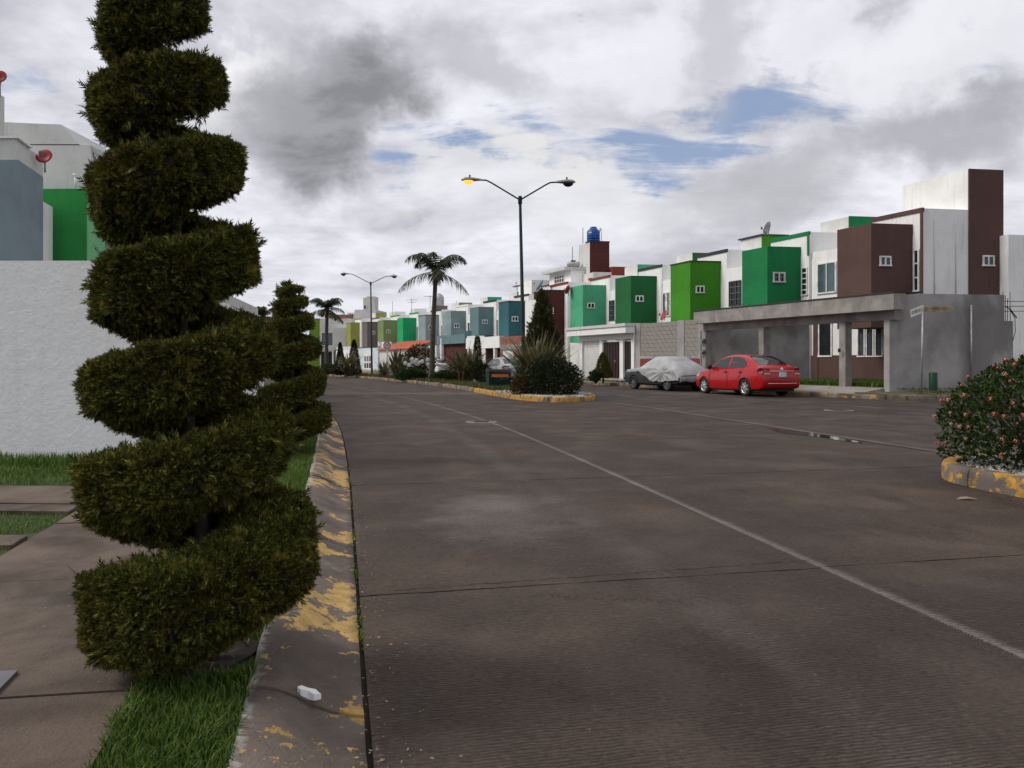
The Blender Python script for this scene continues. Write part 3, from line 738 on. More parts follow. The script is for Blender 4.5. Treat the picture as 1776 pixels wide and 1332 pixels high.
# pale concrete channel along the right-hand joint, and the puddle standing beside it
ch = MB()
yy = np.linspace(9.4, 22.5, 22)
for a, b in zip(yy[:-1], yy[1:]):
    ch.add([(RGT(a) + 0.02, a, 0.004), (RGT(a) + 0.13, a, 0.008), (RGT(b) + 0.13, b, 0.008), (RGT(b) + 0.02, b, 0.004)], [(0, 1, 2, 3)], M['strip'])
ch.build('gutter_strip', kind='structure')
pv = []
N_ = 48
for k in range(N_):
    a = 2 * math.pi * k / N_
    t = math.cos(a); y = 12.7 + 1.3 * t
    w = (0.17 + 0.05 * math.sin(3 * t + 1)) * math.sqrt(max(0, 1 - t * t)) * (1 + 0.3 * math.sin(7 * a) * 0.5)
    c0 = RGT(y) - 0.20
    pv.append((c0 + (w if math.sin(a) > 0 else -w * (1.1 + 0.4 * math.sin(5 * t))), y))
pm = MB(); pm.add([(p[0], p[1], 0.006) for p in pv], [tuple(range(N_))[::-1]], M['water']); pud = pm.build('puddle', kind='structure')
def cover(px, py, r, name='manhole_cover', label='', rz=0.0):
    p = ground(px, py)
    t = thing(name, label, 'manhole cover', (p.x, p.y, 0.0))
    b = MB(); b.lathe([(r + 0.05, 0.001), (r + 0.05, 0.008), (r + 0.006, 0.010), (r + 0.006, 0.002)], (0, 0, 0), M['concrete'], 28, smooth_=False); b.build('ring', t, local=True)
    b = MB(); b.lathe([(r, 0.001), (r, 0.008), (r * 0.6, 0.009), (0.001, 0.009)], (0, 0, 0), M['dark_frame'], 28, smooth_=False)
    for k in range(5): b.box((0, -r * 0.6 + k * r * 0.3, 0.011), (r * 1.1, 0.02, 0.006), M['dark_frame'])
    b.build('lid', t, local=True)
cover(835, 732, 0.26, label='round iron manhole cover set in the concrete road by the centre joint')
cover(1455, 712, 0.30, label='round iron manhole cover in the dark street before the red car')
# -------- rolled kerb along the near side, in cast lengths
kerbL = bpy.data.objects.new('kerb', None); COL.objects.link(kerbL); kerbL['kind'] = 'structure'
KPTS = [(GUT(y), y) for y in np.linspace(-7.4, 17.5, 90)] + [(-4.75, 19.3), (-5.5, 21.3), (-6.3, 23.4), (-7.1, 25.2), (-8.2, 26.8), (-9.8, 28.0), (-12, 28.8), (-20, 30.5), (-40, 34)]
PROF = [(0.0, -0.03), (0.004, 0.004), (0.05, 0.012), (0.11, 0.030), (0.17, 0.058), (0.23, 0.095), (0.28, 0.120), (0.33, 0.134), (0.372, 0.138), (0.38, 0.130), (0.382, 0.05)]
def path_frames(pts):
    P_ = [Vector(p) for p in pts]; out = []
    for i, p in enumerate(P_):
        t = (P_[min(i + 1, len(P_) - 1)] - P_[max(i - 1, 0)]).normalized()
        out.append((p, Vector((-t.y, t.x))))       # left-hand normal
    return out
def kerb_piece(pf, i0, i1, prof, mat, parent, name='kerb_stone', jitter=0.0):
    V, F, AC = [], [], []; m = len(prof); r = random.Random(i0 * 7 + 1)
    dz = r.uniform(-jitter, jitter)
    for j, i in enumerate(range(i0, i1 + 1)):
        p, n = pf[i]
        sh = Vector((0, 0))
        if i == i0: sh = Vector((n.y, -n.x)) * 0.007
        if i == i1: sh = -Vector((n.y, -n.x)) * 0.007
        for d, z in prof:
            q = p + n * (d + r.uniform(-0.5, 0.5) * jitter) + sh
            V.append((q.x, q.y, z + dz + r.uniform(-0.35, 0.35) * jitter)); AC.append(d)
    k = i1 - i0
    for j in range(k):
        for a in range(m - 1): F.append((j * m + a, (j + 1) * m + a, (j + 1) * m + a + 1, j * m + a + 1)[::-1])
    F.append(tuple(range(m))[::-1] if True else 0); F.append(tuple(k * m + a for a in range(m)))
    me = bpy.data.meshes.new(name); me.from_pydata(V, [], F); me.materials.append(mat)
    me.polygons.foreach_set('use_smooth', [True] * (len(F) - 2) + [False] * 2); me.update()
    at_ = me.attributes.new('across', 'FLOAT', 'POINT'); at_.data.foreach_set('value', AC)
    bmx = bmesh.new(); bmx.from_mesh(me); bmesh.ops.recalc_face_normals(bmx, faces=bmx.faces); bmx.to_mesh(me); bmx.free()
    return link(name, me, parent)
def resample(pts, step):
    P_ = [Vector(p) for p in pts]; L = [0.0]
    for a, b in zip(P_[:-1], P_[1:]): L.append(L[-1] + (b - a).length)
    n = max(2, int(L[-1] / step)); out = []
    for s in np.linspace(0, L[-1], n + 1):
        out.append((float(np.interp(s, L, [p.x for p in P_])), float(np.interp(s, L, [p.y for p in P_]))))
    return out
kp = resample(KPTS, 0.2)
kf = path_frames(kp)
i_off = min(range(len(kp)), key=lambda i: abs(kp[i][1] - 2.62)) % 12
cuts = list(range(i_off, len(kp), 12))
for a, b in zip(cuts[:-1], cuts[1:]): kerb_piece(kf, a, b, PROF, M['kerb'], kerbL, jitter=0.004)
kin = [(p + n * 0.385) for p, n in kf]
chip = MB()
chip.prism([(-0.722, 2.586, 0.109), (-0.706, 2.572, 0.105), (-0.684, 2.577, 0.099), (-0.660, 2.566, 0.092), (-0.640, 2.580, 0.087), (-0.652, 2.590, 0.090), (-0.664, 2.602, 0.094), (-0.688, 2.597, 0.101), (-0.712, 2.602, 0.107)], 0.07, 0.1, M['white'])
tag(chip.build('plaster_chip'), 'white chip of plaster lying on the worn yellow kerb', 'debris')
# -------- lawn ground, sidewalk slabs, entrance paths on the near left
lw = MB()
lpoly = [(p.x, p.y) for p in kin if p.y < 40]
lw.prism(lpoly + [(-60, 36), (-60, -7.4)], -0.05, 0.112, M['turf'])
lw.build('lawn', kind='structure')
walk = bpy.data.objects.new('sidewalk', None); COL.objects.link(walk); walk['kind'] = 'structure'
def XR(y): return -0.64 - 0.232 * y
def XL(y): return -1.80 - 0.240 * y
for k in range(-5, 16):
    a, b = 2.50 + 1.38 * k, 2.50 + 1.38 * (k + 1)
    g = 0.008; tilt = 0.18; dz = random.uniform(-0.004, 0.004)
    q = [(XL(a + g - tilt), a + g - tilt), (XR(a + g), a + g), (XR(b - g), b - g), (XL(b - g - tilt), b - g - tilt)]
    mb = MB(); mb.prism(q, 0.02, 0.135 + dz, M['walk']); o = mb.build('paving_slab', walk)
for nm, y0, y1, x0, zt in (('driveway_strip', 5.95, 6.75, -5.6, 0.128), ('driveway_strip', 5.58, 5.84, -5.6, 0.14), ('driveway_strip', 4.58, 4.84, -5.6, 0.138)):
    mb = MB(); mb.prism([(x0, y0), (XL(y0) - 0.01, y0 - 0.12), (XL(y1) - 0.01, y1 - 0.12), (x0, y1)], 0.03, zt, M['walk']); mb.build(nm, kind='structure')
mb = MB(); mb.prism([(-1.69, 2.63), (-1.645, 2.45), (-2.10, 2.40), (-2.14, 2.58)], 0.10, 0.147, M['dish_grey'])
tag(mb.build('utility_cover'), 'small grey metal utility cover let into the sidewalk', 'utility cover')
# dark bare soil round the foot of the first topiary
TREE1 = (-1.095, 2.80)
sm_ = MB(); spts = [(TREE1[0] - 0.04 + math.cos(a) * (0.17 + 0.03 * math.sin(3 * a)), TREE1[1] + 0.02 + math.sin(a) * (0.24 + 0.03 * math.cos(2 * a)), 0.122) for a in np.linspace(0, 6.283, 21)[:-1]]
sm_.prism(spts, 0.0, 0.122, M['soil']); sm_.build('soil', kind='structure')
tw = MB(); rw = random.Random(4)
for k in range(26):
    x, y, a = TREE1[0] - 0.04 + rw.uniform(-.15, .15), TREE1[1] + rw.uniform(-.2, .16), rw.uniform(0, 3.14)
    tw.tube([(x, y, 0.124), (x + 0.05 * math.cos(a), y + 0.05 * math.sin(a), 0.130 + rw.uniform(0, .02))], 0.0018, M['dead_leaf'], 4)
tw.build('debris', kind='stuff')
# -------- grass
def blades(name, regs, mat, kind='stuff', h=(0.05, 0.12), w=0.006, seed=3):
    r = np.random.default_rng(seed); out = []
    for fn, n, hs in regs:
        p = fn(r, n); n = len(p)
        hh = r.uniform(h[0], h[1], n) * hs
        a = r.uniform(0, 6.28, n); lean = r.uniform(0.1, 0.75, n)
        d = np.stack([np.cos(a), np.sin(a)], 1); s = np.stack([-d[:, 1], d[:, 0]], 1) * w * r.uniform(0.7, 1.4, n)[:, None] * np.sqrt(hs)
        V = np.zeros((n, 5, 3))
        V[:, 0, :2] = p[:, :2] - s; V[:, 1, :2] = p[:, :2] + s; V[:, 0, 2] = V[:, 1, 2] = p[:, 2]
        mid = p[:, :2] + d * (hh * lean * 0.35)[:, None]
        V[:, 2, :2] = mid - s * 0.7; V[:, 3, :2] = mid + s * 0.7; V[:, 2, 2] = V[:, 3, 2] = p[:, 2] + hh * 0.6
        V[:, 4, :2] = p[:, :2] + d * (hh * lean)[:, None]; V[:, 4, 2] = p[:, 2] + hh * (1 - 0.3 * lean)
        T = np.array([(0, 1, 3), (0, 3, 2), (2, 3, 4)])[None] + (np.arange(n) * 5)[:, None, None]
        out.append((V.reshape(-1, 3), T.reshape(-1, 3)))
    V, T = cat_meshes(out)
    return npmesh(name, V, T, mat, kind=kind)
def clump(p, r, amt=0.5):
    q = np.sin(p[:, 0] * 9 + 1.3 * np.sin(p[:, 1] * 5)) * np.sin(p[:, 1] * 8 + np.cos(p[:, 0] * 6))
    return p[r.uniform(-1, 1, len(p)) < q + amt]
KIX = lambda y: GUT(y) - 0.385
TREE1 = (-1.095, 2.80)
def strip_reg(y0, y1, hole=True):
    def f(r, n):
        y = y0 + (y1 - y0) * r.uniform(0, 1, n); t = r.uniform(-0.04, 1.02, n)
        a = np.array([XR(v) for v in y]); b = np.array([KIX(v) for v in y])
        p = np.stack([a + (b - a) * t, y, np.full(n, 0.110)], 1)
        if hole:
            d = np.hypot((p[:, 0] - TREE1[0] + 0.05) * 0.8, p[:, 1] - TREE1[1] - 0.03)
            p = p[d > 0.20 + 0.06 * r.uniform(0, 1, len(p))]
        return clump(p, r, 0.75)
    return f
def rect_reg(x0, x1, y0, y1, z=0.110, amt=0.7):
    def f(r, n):
        x = r.uniform(x0, x1, n); y = r.uniform(y0, y1, n)
        k = np.ones(n, bool)
        if x1 < -1: k = x < np.array([XL(v + 0.1) for v in y]) - 0.01
        return clump(np.stack([x, y, np.full(n, z)], 1)[k], r, amt)
    return f
blades('grass', [(strip_reg(-0.5, 1.7), 1500, 1.1), (strip_reg(1.7, 3.4), 15000, 0.85), (strip_reg(3.4, 6.0), 9000, 0.8), (strip_reg(6.0, 10.5), 12000, 0.9), (strip_reg(10.5, 22), 7000, 1.2),
                 (rect_reg(-6.4, -2.6, 6.78, 8.38), 12000, 1.0), (rect_reg(-6.4, -2.6, 7.9, 8.38), 6000, 1.9), (rect_reg(-5.4, -2.6, 4.86, 5.57), 7000, 0.55), (rect_reg(-5.4, -2.2, 3.0, 4.57), 9000, 0.55)],
       M['grass'], h=(0.03, 0.085), w=0.0032)
# litter of dry needles and leaf scraps gathered along the gutter and on the path
def litter(name, n, seed, fn, size, mat):
    r = np.random.default_rng(seed); p = fn(r, n)
    V, T = scatter(SMALL_V, SMALL_T, p, frames(rand_dirs(n, r) * np.array([1, 1, 0.15]), r.uniform(-0.5, 0.5, n)), size * r.uniform(0.4, 1.5, n))
    return npmesh(name, V, T, mat, kind='stuff')
def lit_gut(r, n):
    y = 2.0 + 12 * r.uniform(0, 1, n) ** 2; x = np.array([GUT(v) for v in y]) + np.abs(r.normal(0, 0.10, n)) * np.where(r.uniform(0, 1, n) < 0.75, 1, -1.2)
    return np.stack([x, y, np.where(x < np.array([GUT(v) for v in y]), 0.05, 0.006)], 1)
def lit_walk(r, n):
    y = r.uniform(1.6, 7.5, n); t = r.uniform(0, 1, n) ** 0.6
    x = np.array([XL(v) + (XR(v) - XL(v)) * q for v, q in zip(y, t)])
    return np.stack([x, y, np.full(n, 0.141)], 1)
litter('debris', 420, 61, lit_gut, 0.014, M['dead_leaf'])
litter('debris', 160, 62, lit_walk, 0.012, M['dead_leaf'])
# weeds in the gutter joint
wr = np.random.default_rng(5)
def weed_reg(r, n):
    c = np.array([3.3, 3.42, 3.6, 4.38, 5.3, 6.6, 7.6, 7.9, 8.6, 9.3])
    y = c[r.integers(0, len(c), n)] + r.normal(0, 0.07, n)
    x = np.array([GUT(v) for v in y]) + r.normal(0.006, 0.009, n)
    return np.stack([x, y, np.full(n, -0.01)], 1)
blades('weeds', [(weed_reg, 330, 0.8)], M['grass'], h=(0.015, 0.045), w=0.004, seed=8)
# ================================================================== BOUNDARY WALL AND TOPIARIES ON THE NEAR LEFT
wl = thing('boundary_wall', 'white rough rendered boundary wall behind the spiral topiary', 'wall', (-4.0, 8.4, 0.1))
mb = MB(); mb.prism([(-14, 8.42), (-3.92, 8.42), (-3.92, 8.62), (-14, 8.62)], 0.05, 2.31, M['rough_white']); mb.build('front_wall', wl)
mb = MB(); mb.prism([(-3.93, 8.63), (-4.13, 8.63), (-7.75, 23.4), (-7.55, 23.4)], 0.05, 2.305, M['rough_white']); mb.build('side_wall', wl)

def helix_topiary(name, label, base, zs, Rs, lean, n_spray, size, core_dark, start=-0.22, group=None, thick=0.385, seed=1, under=(1.22, 0.50), heavy=0.0):
    r = np.random.default_rng(seed)
    t = thing(name, label, 'topiary', base, group=group)
    n_turn = len(zs)
    tau = np.linspace(start, n_turn - 1 + 0.0, 60 * n_turn)
    k = np.arange(n_turn)
    def curve_(vals):
        sl0 = vals[1] - vals[0]
        return np.interp(np.append(tau, 0)[:-1], np.concatenate([[-1], k]), np.concatenate([[vals[0] - sl0], vals]))
    zc, RR = curve_(np.array(zs)), curve_(np.array(Rs))
    ker = np.ones(21) / 21
    zc = np.convolve(np.pad(zc, 10, 'reflect', reflect_type='odd'), ker, 'valid'); RR = np.convolve(np.pad(RR, 10, 'edge'), ker, 'valid')
    pitch = np.gradient(zc, tau)
    th = -math.pi / 2 + 2 * math.pi * tau
    nphi = 28
    ph = np.linspace(0, 2 * math.pi, nphi, endpoint=False)
    ce, se = np.sign(np.cos(ph)) * np.abs(np.cos(ph)) ** 0.42, np.sign(np.sin(ph)) * np.abs(np.sin(ph)) ** 0.42
    endf = np.clip(np.minimum((tau - tau[0]) / 0.10, (tau[-1] - tau) / 0.30), 0.0, 1.0) ** 0.5
    a = 0.40 * RR * (0.35 + 0.65 * endf); rc = 0.60 * RR
    b = thick * pitch * (0.05 + 0.95 * endf)
    if heavy: b = b * (1 + heavy * np.exp(-((tau + 0.05) / 0.42) ** 2))
    rad = rc[:, None] + a[:, None] * ce[None]
    tt = np.clip((rad - 0.2 * RR[:, None]) / (0.8 * RR[:, None]), 0, 1)
    zo = b[:, None] * np.where(se[None] < 0, se[None] * (under[0] - under[1] * tt), se[None] * (0.92 + 0.08 * tt))
    lump = 1 + 0.030 * np.sin(7.3 * tau[:, None] * 2 + 3 * ph[None]) + 0.025 * np.sin(17 * tau[:, None] + 1.7) + 0.02 * np.sin(31 * tau[:, None] - 2 * ph[None])
    rad = rad * lump
    X = rad * np.cos(th)[:, None]; Y = rad * np.sin(th)[:, None]; Z = zc[:, None] + zo
    G = np.stack([X + lean[0] * Z, Y + lean[1] * Z, Z], 2)
    m = len(tau)
    du = np.roll(G, -1, 0) - G; dv = np.roll(G, -1, 1) - G
    du[-1] = du[-2]
    Nn = np.cross(du, dv); area = np.linalg.norm(Nn, axis=2); Nn = Nn / np.maximum(area[..., None], 1e-9)
    # outward check: flip if pointing to the section centre
    cen_ = G.mean(1, keepdims=True)
    if ((G - cen_) * Nn).sum() < 0: Nn = -Nn
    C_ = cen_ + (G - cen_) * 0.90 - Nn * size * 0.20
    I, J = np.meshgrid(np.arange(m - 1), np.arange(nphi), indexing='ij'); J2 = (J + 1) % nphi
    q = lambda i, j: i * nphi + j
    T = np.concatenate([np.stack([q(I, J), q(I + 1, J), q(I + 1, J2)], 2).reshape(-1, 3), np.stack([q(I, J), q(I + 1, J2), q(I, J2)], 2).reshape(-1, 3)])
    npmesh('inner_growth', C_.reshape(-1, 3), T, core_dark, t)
    w = area[:-1] * (0.30 + 0.70 * np.clip(ce[None] + 0.9, 0, 1)) * (np.where(se[None] < -0.5, 0.7, 1.0))
    w = (w / w.sum()).ravel()
    idx = r.choice(len(w), n_spray, p=w); i, j = idx // nphi, idx % nphi
    fu, fv = r.uniform(0, 1, n_spray)[:, None], r.uniform(0, 1, n_spray)[:, None]
    j2 = (j + 1) % nphi
    pos = (G[i, j] * (1 - fu) + G[i + 1, j] * fu) * (1 - fv) + (G[i, j2] * (1 - fu) + G[i + 1, j2] * fu) * fv
    nrm = Nn[i, j]
    d = nrm * r.uniform(0.45, 1.0, n_spray)[:, None] + rand_dirs(n_spray, r) * 0.75 + np.array([0, 0, 0.30])
    sc = size * r.uniform(0.6, 1.35, n_spray)
    stray = r.uniform(0, 1, n_spray) < 0.012
    sc = np.where(stray, sc * 2.0, sc)
    tuft = np.sin(pos[:, 0] * 61 + 2 * np.sin(pos[:, 2] * 37)) * np.sin(pos[:, 2] * 53 + 2 * np.sin(pos[:, 1] * 43)) + 0.7 * np.sin(pos[:, 1] * 71 + pos[:, 0] * 29 + pos[:, 2] * 31)
    keep = r.uniform(-1.9, 1.2, n_spray) < tuft
    pos = pos + nrm * (tuft * 0.24 * size)[:, None]
    pos, nrm, d, sc, n_spray = pos[keep], nrm[keep], d[keep], sc[keep], int(keep.sum())
    pos = pos - nrm * (0.30 * size) - nrm * (r.uniform(0, 1, n_spray) ** 2 * 0.5 * size)[:, None]
    out = []
    for s in range(4):
        sel = np.arange(n_spray) % 4 == s
        tv, ttq = spray_template(9, 34, 0.062, s)
        out.append(scatter(tv, ttq, pos[sel], frames(d[sel], r.uniform(0, 6.28, sel.sum())), sc[sel]))
    V, T = cat_meshes(out)
    npmesh('foliage', V, T, M['cypress'], t)
    mb = MB(); zt = zs[-1]
    mb.tube([(lean[0] * z * 1.0 + 0.012 * math.sin(5 * z), lean[1] * z, z) for z in np.linspace(-0.03, zt, 9)], [0.030 * (1 - 0.75 * k / 8) * (Rs[0] / 0.43) for k in range(9)], M['twig'], 8)
    mb.build('trunk', t, local=True)
    # stray twigs low down
    return t
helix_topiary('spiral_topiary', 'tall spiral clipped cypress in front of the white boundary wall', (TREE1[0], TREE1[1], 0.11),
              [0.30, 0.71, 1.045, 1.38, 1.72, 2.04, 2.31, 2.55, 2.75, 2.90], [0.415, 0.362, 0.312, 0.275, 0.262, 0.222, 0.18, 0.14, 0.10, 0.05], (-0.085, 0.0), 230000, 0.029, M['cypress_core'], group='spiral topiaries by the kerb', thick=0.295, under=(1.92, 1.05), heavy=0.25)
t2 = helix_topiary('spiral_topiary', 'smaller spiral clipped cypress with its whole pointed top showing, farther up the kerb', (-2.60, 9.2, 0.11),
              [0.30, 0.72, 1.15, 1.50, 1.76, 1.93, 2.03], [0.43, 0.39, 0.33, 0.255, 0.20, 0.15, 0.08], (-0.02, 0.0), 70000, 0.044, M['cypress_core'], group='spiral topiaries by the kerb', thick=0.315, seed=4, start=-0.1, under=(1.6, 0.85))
# ================================================================== ROW OF HOUSES ON THE FAR SIDE
SIDE = (0.989, 0.15)
#      cx    Y     ytop  cl    cr    box colour     trim      tower     label
HS = [(1511, 29.9, 387, 1452, 1583, 'brown', 'brown', 'brown', 'chocolate brown and white corner house with the tallest brown stair tower'),
      (1331, 35.2, 427, 1287, 1389, 'emerald', 'emerald', 'emerald', 'white house with an emerald green bay next to the brown corner house'),
      (1197, 40.6, 454, 1163, 1250, 'lime', 'dark_trim', 'lime', 'white house with a vivid grass green bay and a black roof trim'),
      (1094, 46.3, 478, 1067, 1139, 'forest', 'dark_trim', 'forest', 'white house with a very dark forest green bay above the block wall'),
      (1011, 52.0, 494, 989, 1051, 'mint', 'red_brown', 'mint', 'white house with a mint green bay over the white garage'),
      (947, 57.5, 504, 921, 979, 'maroon', 'red_brown', 'grey_white', 'white house with a dark maroon bay behind the tall conifer'),
      (882, 64.5, 523, 865, 912, 'teal', 'dark_trim', 'olive', 'white house with a deep teal bay behind the street lamp'),
      (830, 70.5, 532, 815, 856, 'slate_teal', 'dark_trim', 'slate_teal', 'white house with a grey teal bay over a white garage canopy'),
      (782, 76.5, 539, 767, 808, 'slate', 'white', 'vivid_green', 'white house with a slate bay whose paint is flaking'),
      (738, 82.5, 547, 726, 761, 'pale_slate', 'dark_trim', 'olive', 'white house with a pale slate bay behind the palm trunk'),
      (699, 88.0, 551, 689, 722, 'vivid_green', 'vivid_green', 'taupe', 'white house with a bright jade green windowless bay'),
      (665, 93.5, 555, 655, 689, 'olive', 'olive', 'white', 'white house with a sage green bay above the orange roof'),
      (637, 99.0, 559, 628, 655, 'taupe', 'taupe', 'white', 'white house with a taupe bay behind the farther street lamp'),
      (608, 104.0, 560, 601, 617, 'mustard', 'mustard', 'mustard', 'narrow house with an olive yellow bay at the end of the row')]
YB = [508, 505, 520, 548, 556, 600, 585, 581, 594, 600, 600, 592, 602, 600]
C2 = [Vector(((h[0] - 888) / FPX * h[1], h[1])) for h in HS]
FRS, WID = [], []
for i, c in enumerate(C2):
    j = i if i < len(C2) - 1 else i - 1
    u = (C2[j + 1] - C2[j]); WID.append(u.length)
    FRS.append(Fr(c, u.normalized(), SIDE))
LZ = 0.33
HG = 'row houses with coloured bays along the street'
SIDEWIN = {0: (1535, 453, 20, 18, 2, 1), 1: (1351, 481, 21, 18, 2, 1), 2: (1214, 502, 15, 13, 2, 1), 3: (1109, 518, 14, 11, 2, 1), 4: (1025, 530, 13, 10, 2, 1),
           5: (956, 539, 8, 11, 1, 1), 6: (893, 553, 11, 9, 2, 1), 7: (841, 558, 9, 7, 2, 1), 8: (792, 565, 9, 8, 2, 1), 9: (748, 568, 9, 8, 2, 1), 11: (673.5, 575, 7, 6, 2, 1), 12: (647, 577, 7, 6, 2, 1)}
# street-facing window beside the bay of lot i: px0, px1, ytop, ybot, columns, grille, curtain
RECWIN = {0: (1418, 1451, 455, 509, 2, 0, False, 'glass_teal'), 1: (1265, 1286, 487, 530, 2, 5, False, 'glass'), 2: (1150, 1162, 507, 549, 1, 0, True, 'glass'), 3: (1057, 1066, 521, 556, 2, 3, False, 'glass'),
          4: (983, 988, 532, 566, 1, 3, False, 'glass'), 5: (917, 921, 540, 575, 1, 0, False, 'glass'), 6: (861.5, 864.5, 554, 584, 1, 0, False, 'glass'), 7: (811.5, 815, 559, 580, 1, 0, False, 'glass'),
          8: (765, 767, 564, 583, 1, 0, False, 'glass'), 9: (722.5, 725.5, 566, 592, 1, 0, False, 'glass_teal'), 12: (621, 627, 578, 597, 1, 0, False, 'glass_teal'), 11: (651, 654, 572, 592, 1, 0, False, 'glass')}
CAP = {2: 'dark_trim', 4: None, 6: 'dark_trim', 5: 'dark_trim', 9: 'dark_trim', 12: 'dark_trim', 13: 'mustard'}
HOUSE = []
for i, (cx, Y, yt, cl, cr, colr, trim, tow, lab) in enumerate(HS):
    fr, w = FRS[i], WID[i]
    h = thing('house', lab, 'house', (C2[i].x, C2[i].y, LZ), group=HG); HOUSE.append(h)
    La, Lb = fr.a_px(cl, 0), fr.b_px(cr, 0)
    La = max(1.2, min(La, 2.3)); Lb = max(1.2, min(Lb, 2.4)); B = Lb
    zt = zat(yt, Y)
    zb = zat(YB[i], Y) if i >= 6 else 2.55
    a0 = fr.a_px(1600, B) if i == 0 else -0.5
    a1 = w - 0.505
    # main white body behind the bay
    mb = MB(); fr.box(mb, a0, a1, B, B + 6.5, LZ - 0.05, zt - 0.42, M['white']); mb.build('wall', h)
    if i in (0,):
        mb = MB(); o, (x, n) = fr.p(0, B), fr.on_street(); fbox(mb, o, x, n, a0, a1, LZ, 1.50, 0.0, 0.03, M['brown']); mb.build('painted_base', h)
    # coloured bay
    mb = MB(); fr.box(mb, 0, La, 0, B + 0.05, zb, zt, M[colr])
    if CAP.get(i): fr.box(mb, -0.03, La + 0.03, -0.03, B + 0.02, zt + 0.002, zt + 0.07, M[CAP[i]])
    mb.build('bay', h)
    if i in (4,):
        mb = MB(); fr.box(mb, La + 0.01, La + 0.9, B - 0.5, B - 0.01, 2.3, 2.9, M[colr]); mb.build('canopy', h)
    # raised parapet block with its coloured trim
    zc = zt + (0.62 if i else 0.55)
    mb = MB(); fr.box(mb, a0, La + 0.25, B + 0.012, B + 2.4, zt - 0.418, zc, M['white']); mb.build('parapet', h)
    mb = MB(); o, (x, n) = fr.p(0, B + 0.012), fr.on_street()
    fbox(mb, o, x, n, a0 - 0.02, La + 0.27, zc - 0.13, zc + 0.03, -0.06, 0.05, M[trim])
    if i in (0, 1): fbox(mb, o, x, n, a0 - 0.022, a0 + 0.09, (LZ if i == 0 else zt - 0.45), zc - 0.13, 0.002, 0.045, M[trim])
    mb.build('parapet_trim', h)
    # stair tower, its side face painted
    zw = zc + (1.58 if i == 0 else 0.75)
    tb0, tb1 = (B + 1.95, B + 3.35) if i else (fr.b_px(1679, a0), fr.b_px(1738, a0))
    mb = MB(); fr.box(mb, a0 + 0.006, a0 + (3.0 if i == 0 else 1.7), tb0, tb1, (LZ if i == 0 else zt - 0.3), zw, M['white' if i in (0,) else 'grey_white']); mb.build('stair_tower', h)
    mb = MB(); o, (x, n) = fr.p(a0, 0), fr.on_side()
    fbox(mb, o, x, n, tb0 + 0.01, tb1 + 0.02, (LZ if i == 0 else zt - 0.29), zw + 0.02, 0.0, 0.05, M[tow]); mb.build('tower_face', h)
    if i == 2 or i == 6:
        mb = MB(); fr.box(mb, a0 - 0.1, a0 + 1.8, tb0 - 0.1, tb1 + 0.1, zw + 0.022, zw + 0.1, M['dark_trim']); mb.build('tower_cap', h)
    # windows
    if i in SIDEWIN:
        sx, sy, sw, sh, nc, nr = SIDEWIN[i]
        b0, b1 = fr.b_px(sx - sw / 2, 0), fr.b_px(sx + sw / 2, 0)
        yb_ = fr.p(0, (b0 + b1) / 2).y
        o, (x, n) = fr.p(0, 0), fr.on_side()
        window(h, o, x, n, b0, b1, zat(sy + sh / 2, yb_), zat(sy - sh / 2, yb_), nc, nr, 0.06, grid=5 if i == 1 else 0)
    if i in RECWIN:
        p0, p1, y0, y1, nc, gr, cu, gl = RECWIN[i]
        aa, ab = fr.a_px(p1, B), fr.a_px(p0, B)
        yy_ = fr.p((aa + ab) / 2, B).y
        o, (x, n) = fr.p(0, B), fr.on_street()
        window(h, o, x, n, max(aa, 0.05), ab, zat(y1, yy_), zat(y0, yy_), nc, 1, 0.06, M[gl], M['dark_frame'] if gr else M['frame'], gr, cu)
    if i == 0:      # side and ground-floor openings of the corner house
        b0, b1 = fr.b_px(1704, a0 - 0.05), fr.b_px(1724, a0 - 0.05); yb_ = fr.p(a0, b0).y
        o, (x, n) = fr.p(a0, 0), fr.on_side(); o = o + n * 0.05
        window(h, o, x, n, b0, b1, zat(462, yb_), zat(443, yb_), 2, 1, 0.06)
        o, (x, n) = fr.p(0, B), fr.on_street()
        aa, ab = fr.a_px(1599, B), fr.a_px(1584, B); yb_ = fr.p(aa, B).y
        window(h, o, x, n, aa + 0.10, ab - 0.02, zat(505, yb_), zat(431, yb_), 1, 3, 0.06)
        mb = MB()
        for bb in (0.5, 1.42):
            q = fr.p(a0, B + bb * 1.0); mb.tube([(q.x, q.y - 0.02, 3.2), (q.x, q.y - 0.02, zc - 0.35)], 0.022, M['grey_white'], 6)
        mb.build('downpipe', h)
        for (p0, p1, y0, y1, nc) in ((1420, 1444, 557, 619, 1),):
            aa, ab = fr.a_px(p1, B), fr.a_px(p0, B); yb_ = fr.p(aa, B).y
            window(h, o, x, n, aa, ab, zat(y1, yb_), zat(y0, yb_), nc, 1, 0.07)
            mb = MB(); fbox(mb, o, x, n, ab + 0.0, ab + 0.28, LZ, 2.95, 0.03, 0.06, M['brown']); mb.build('pilaster', h)
        aa, ab = fr.a_px(1533, B), fr.a_px(1487, B); yb_ = fr.p(aa, B).y
        for k in range(3):
            s0 = aa + (ab - aa) * k / 3
            window(h, o, x, n, s0 + 0.03, s0 + (ab - aa) / 3 - 0.03, zat(619, yb_), zat(553, yb_), 1, 1, 0.05)
    if i == 1:
        o, (x, n) = fr.p(0, B), fr.on_street()
        aa, ab = -0.42, -0.06; yb_ = fr.p(aa, B).y
        window(h, o, x, n, aa, ab, zat(512, yb_), zat(463, yb_), 1, 5, 0.05)
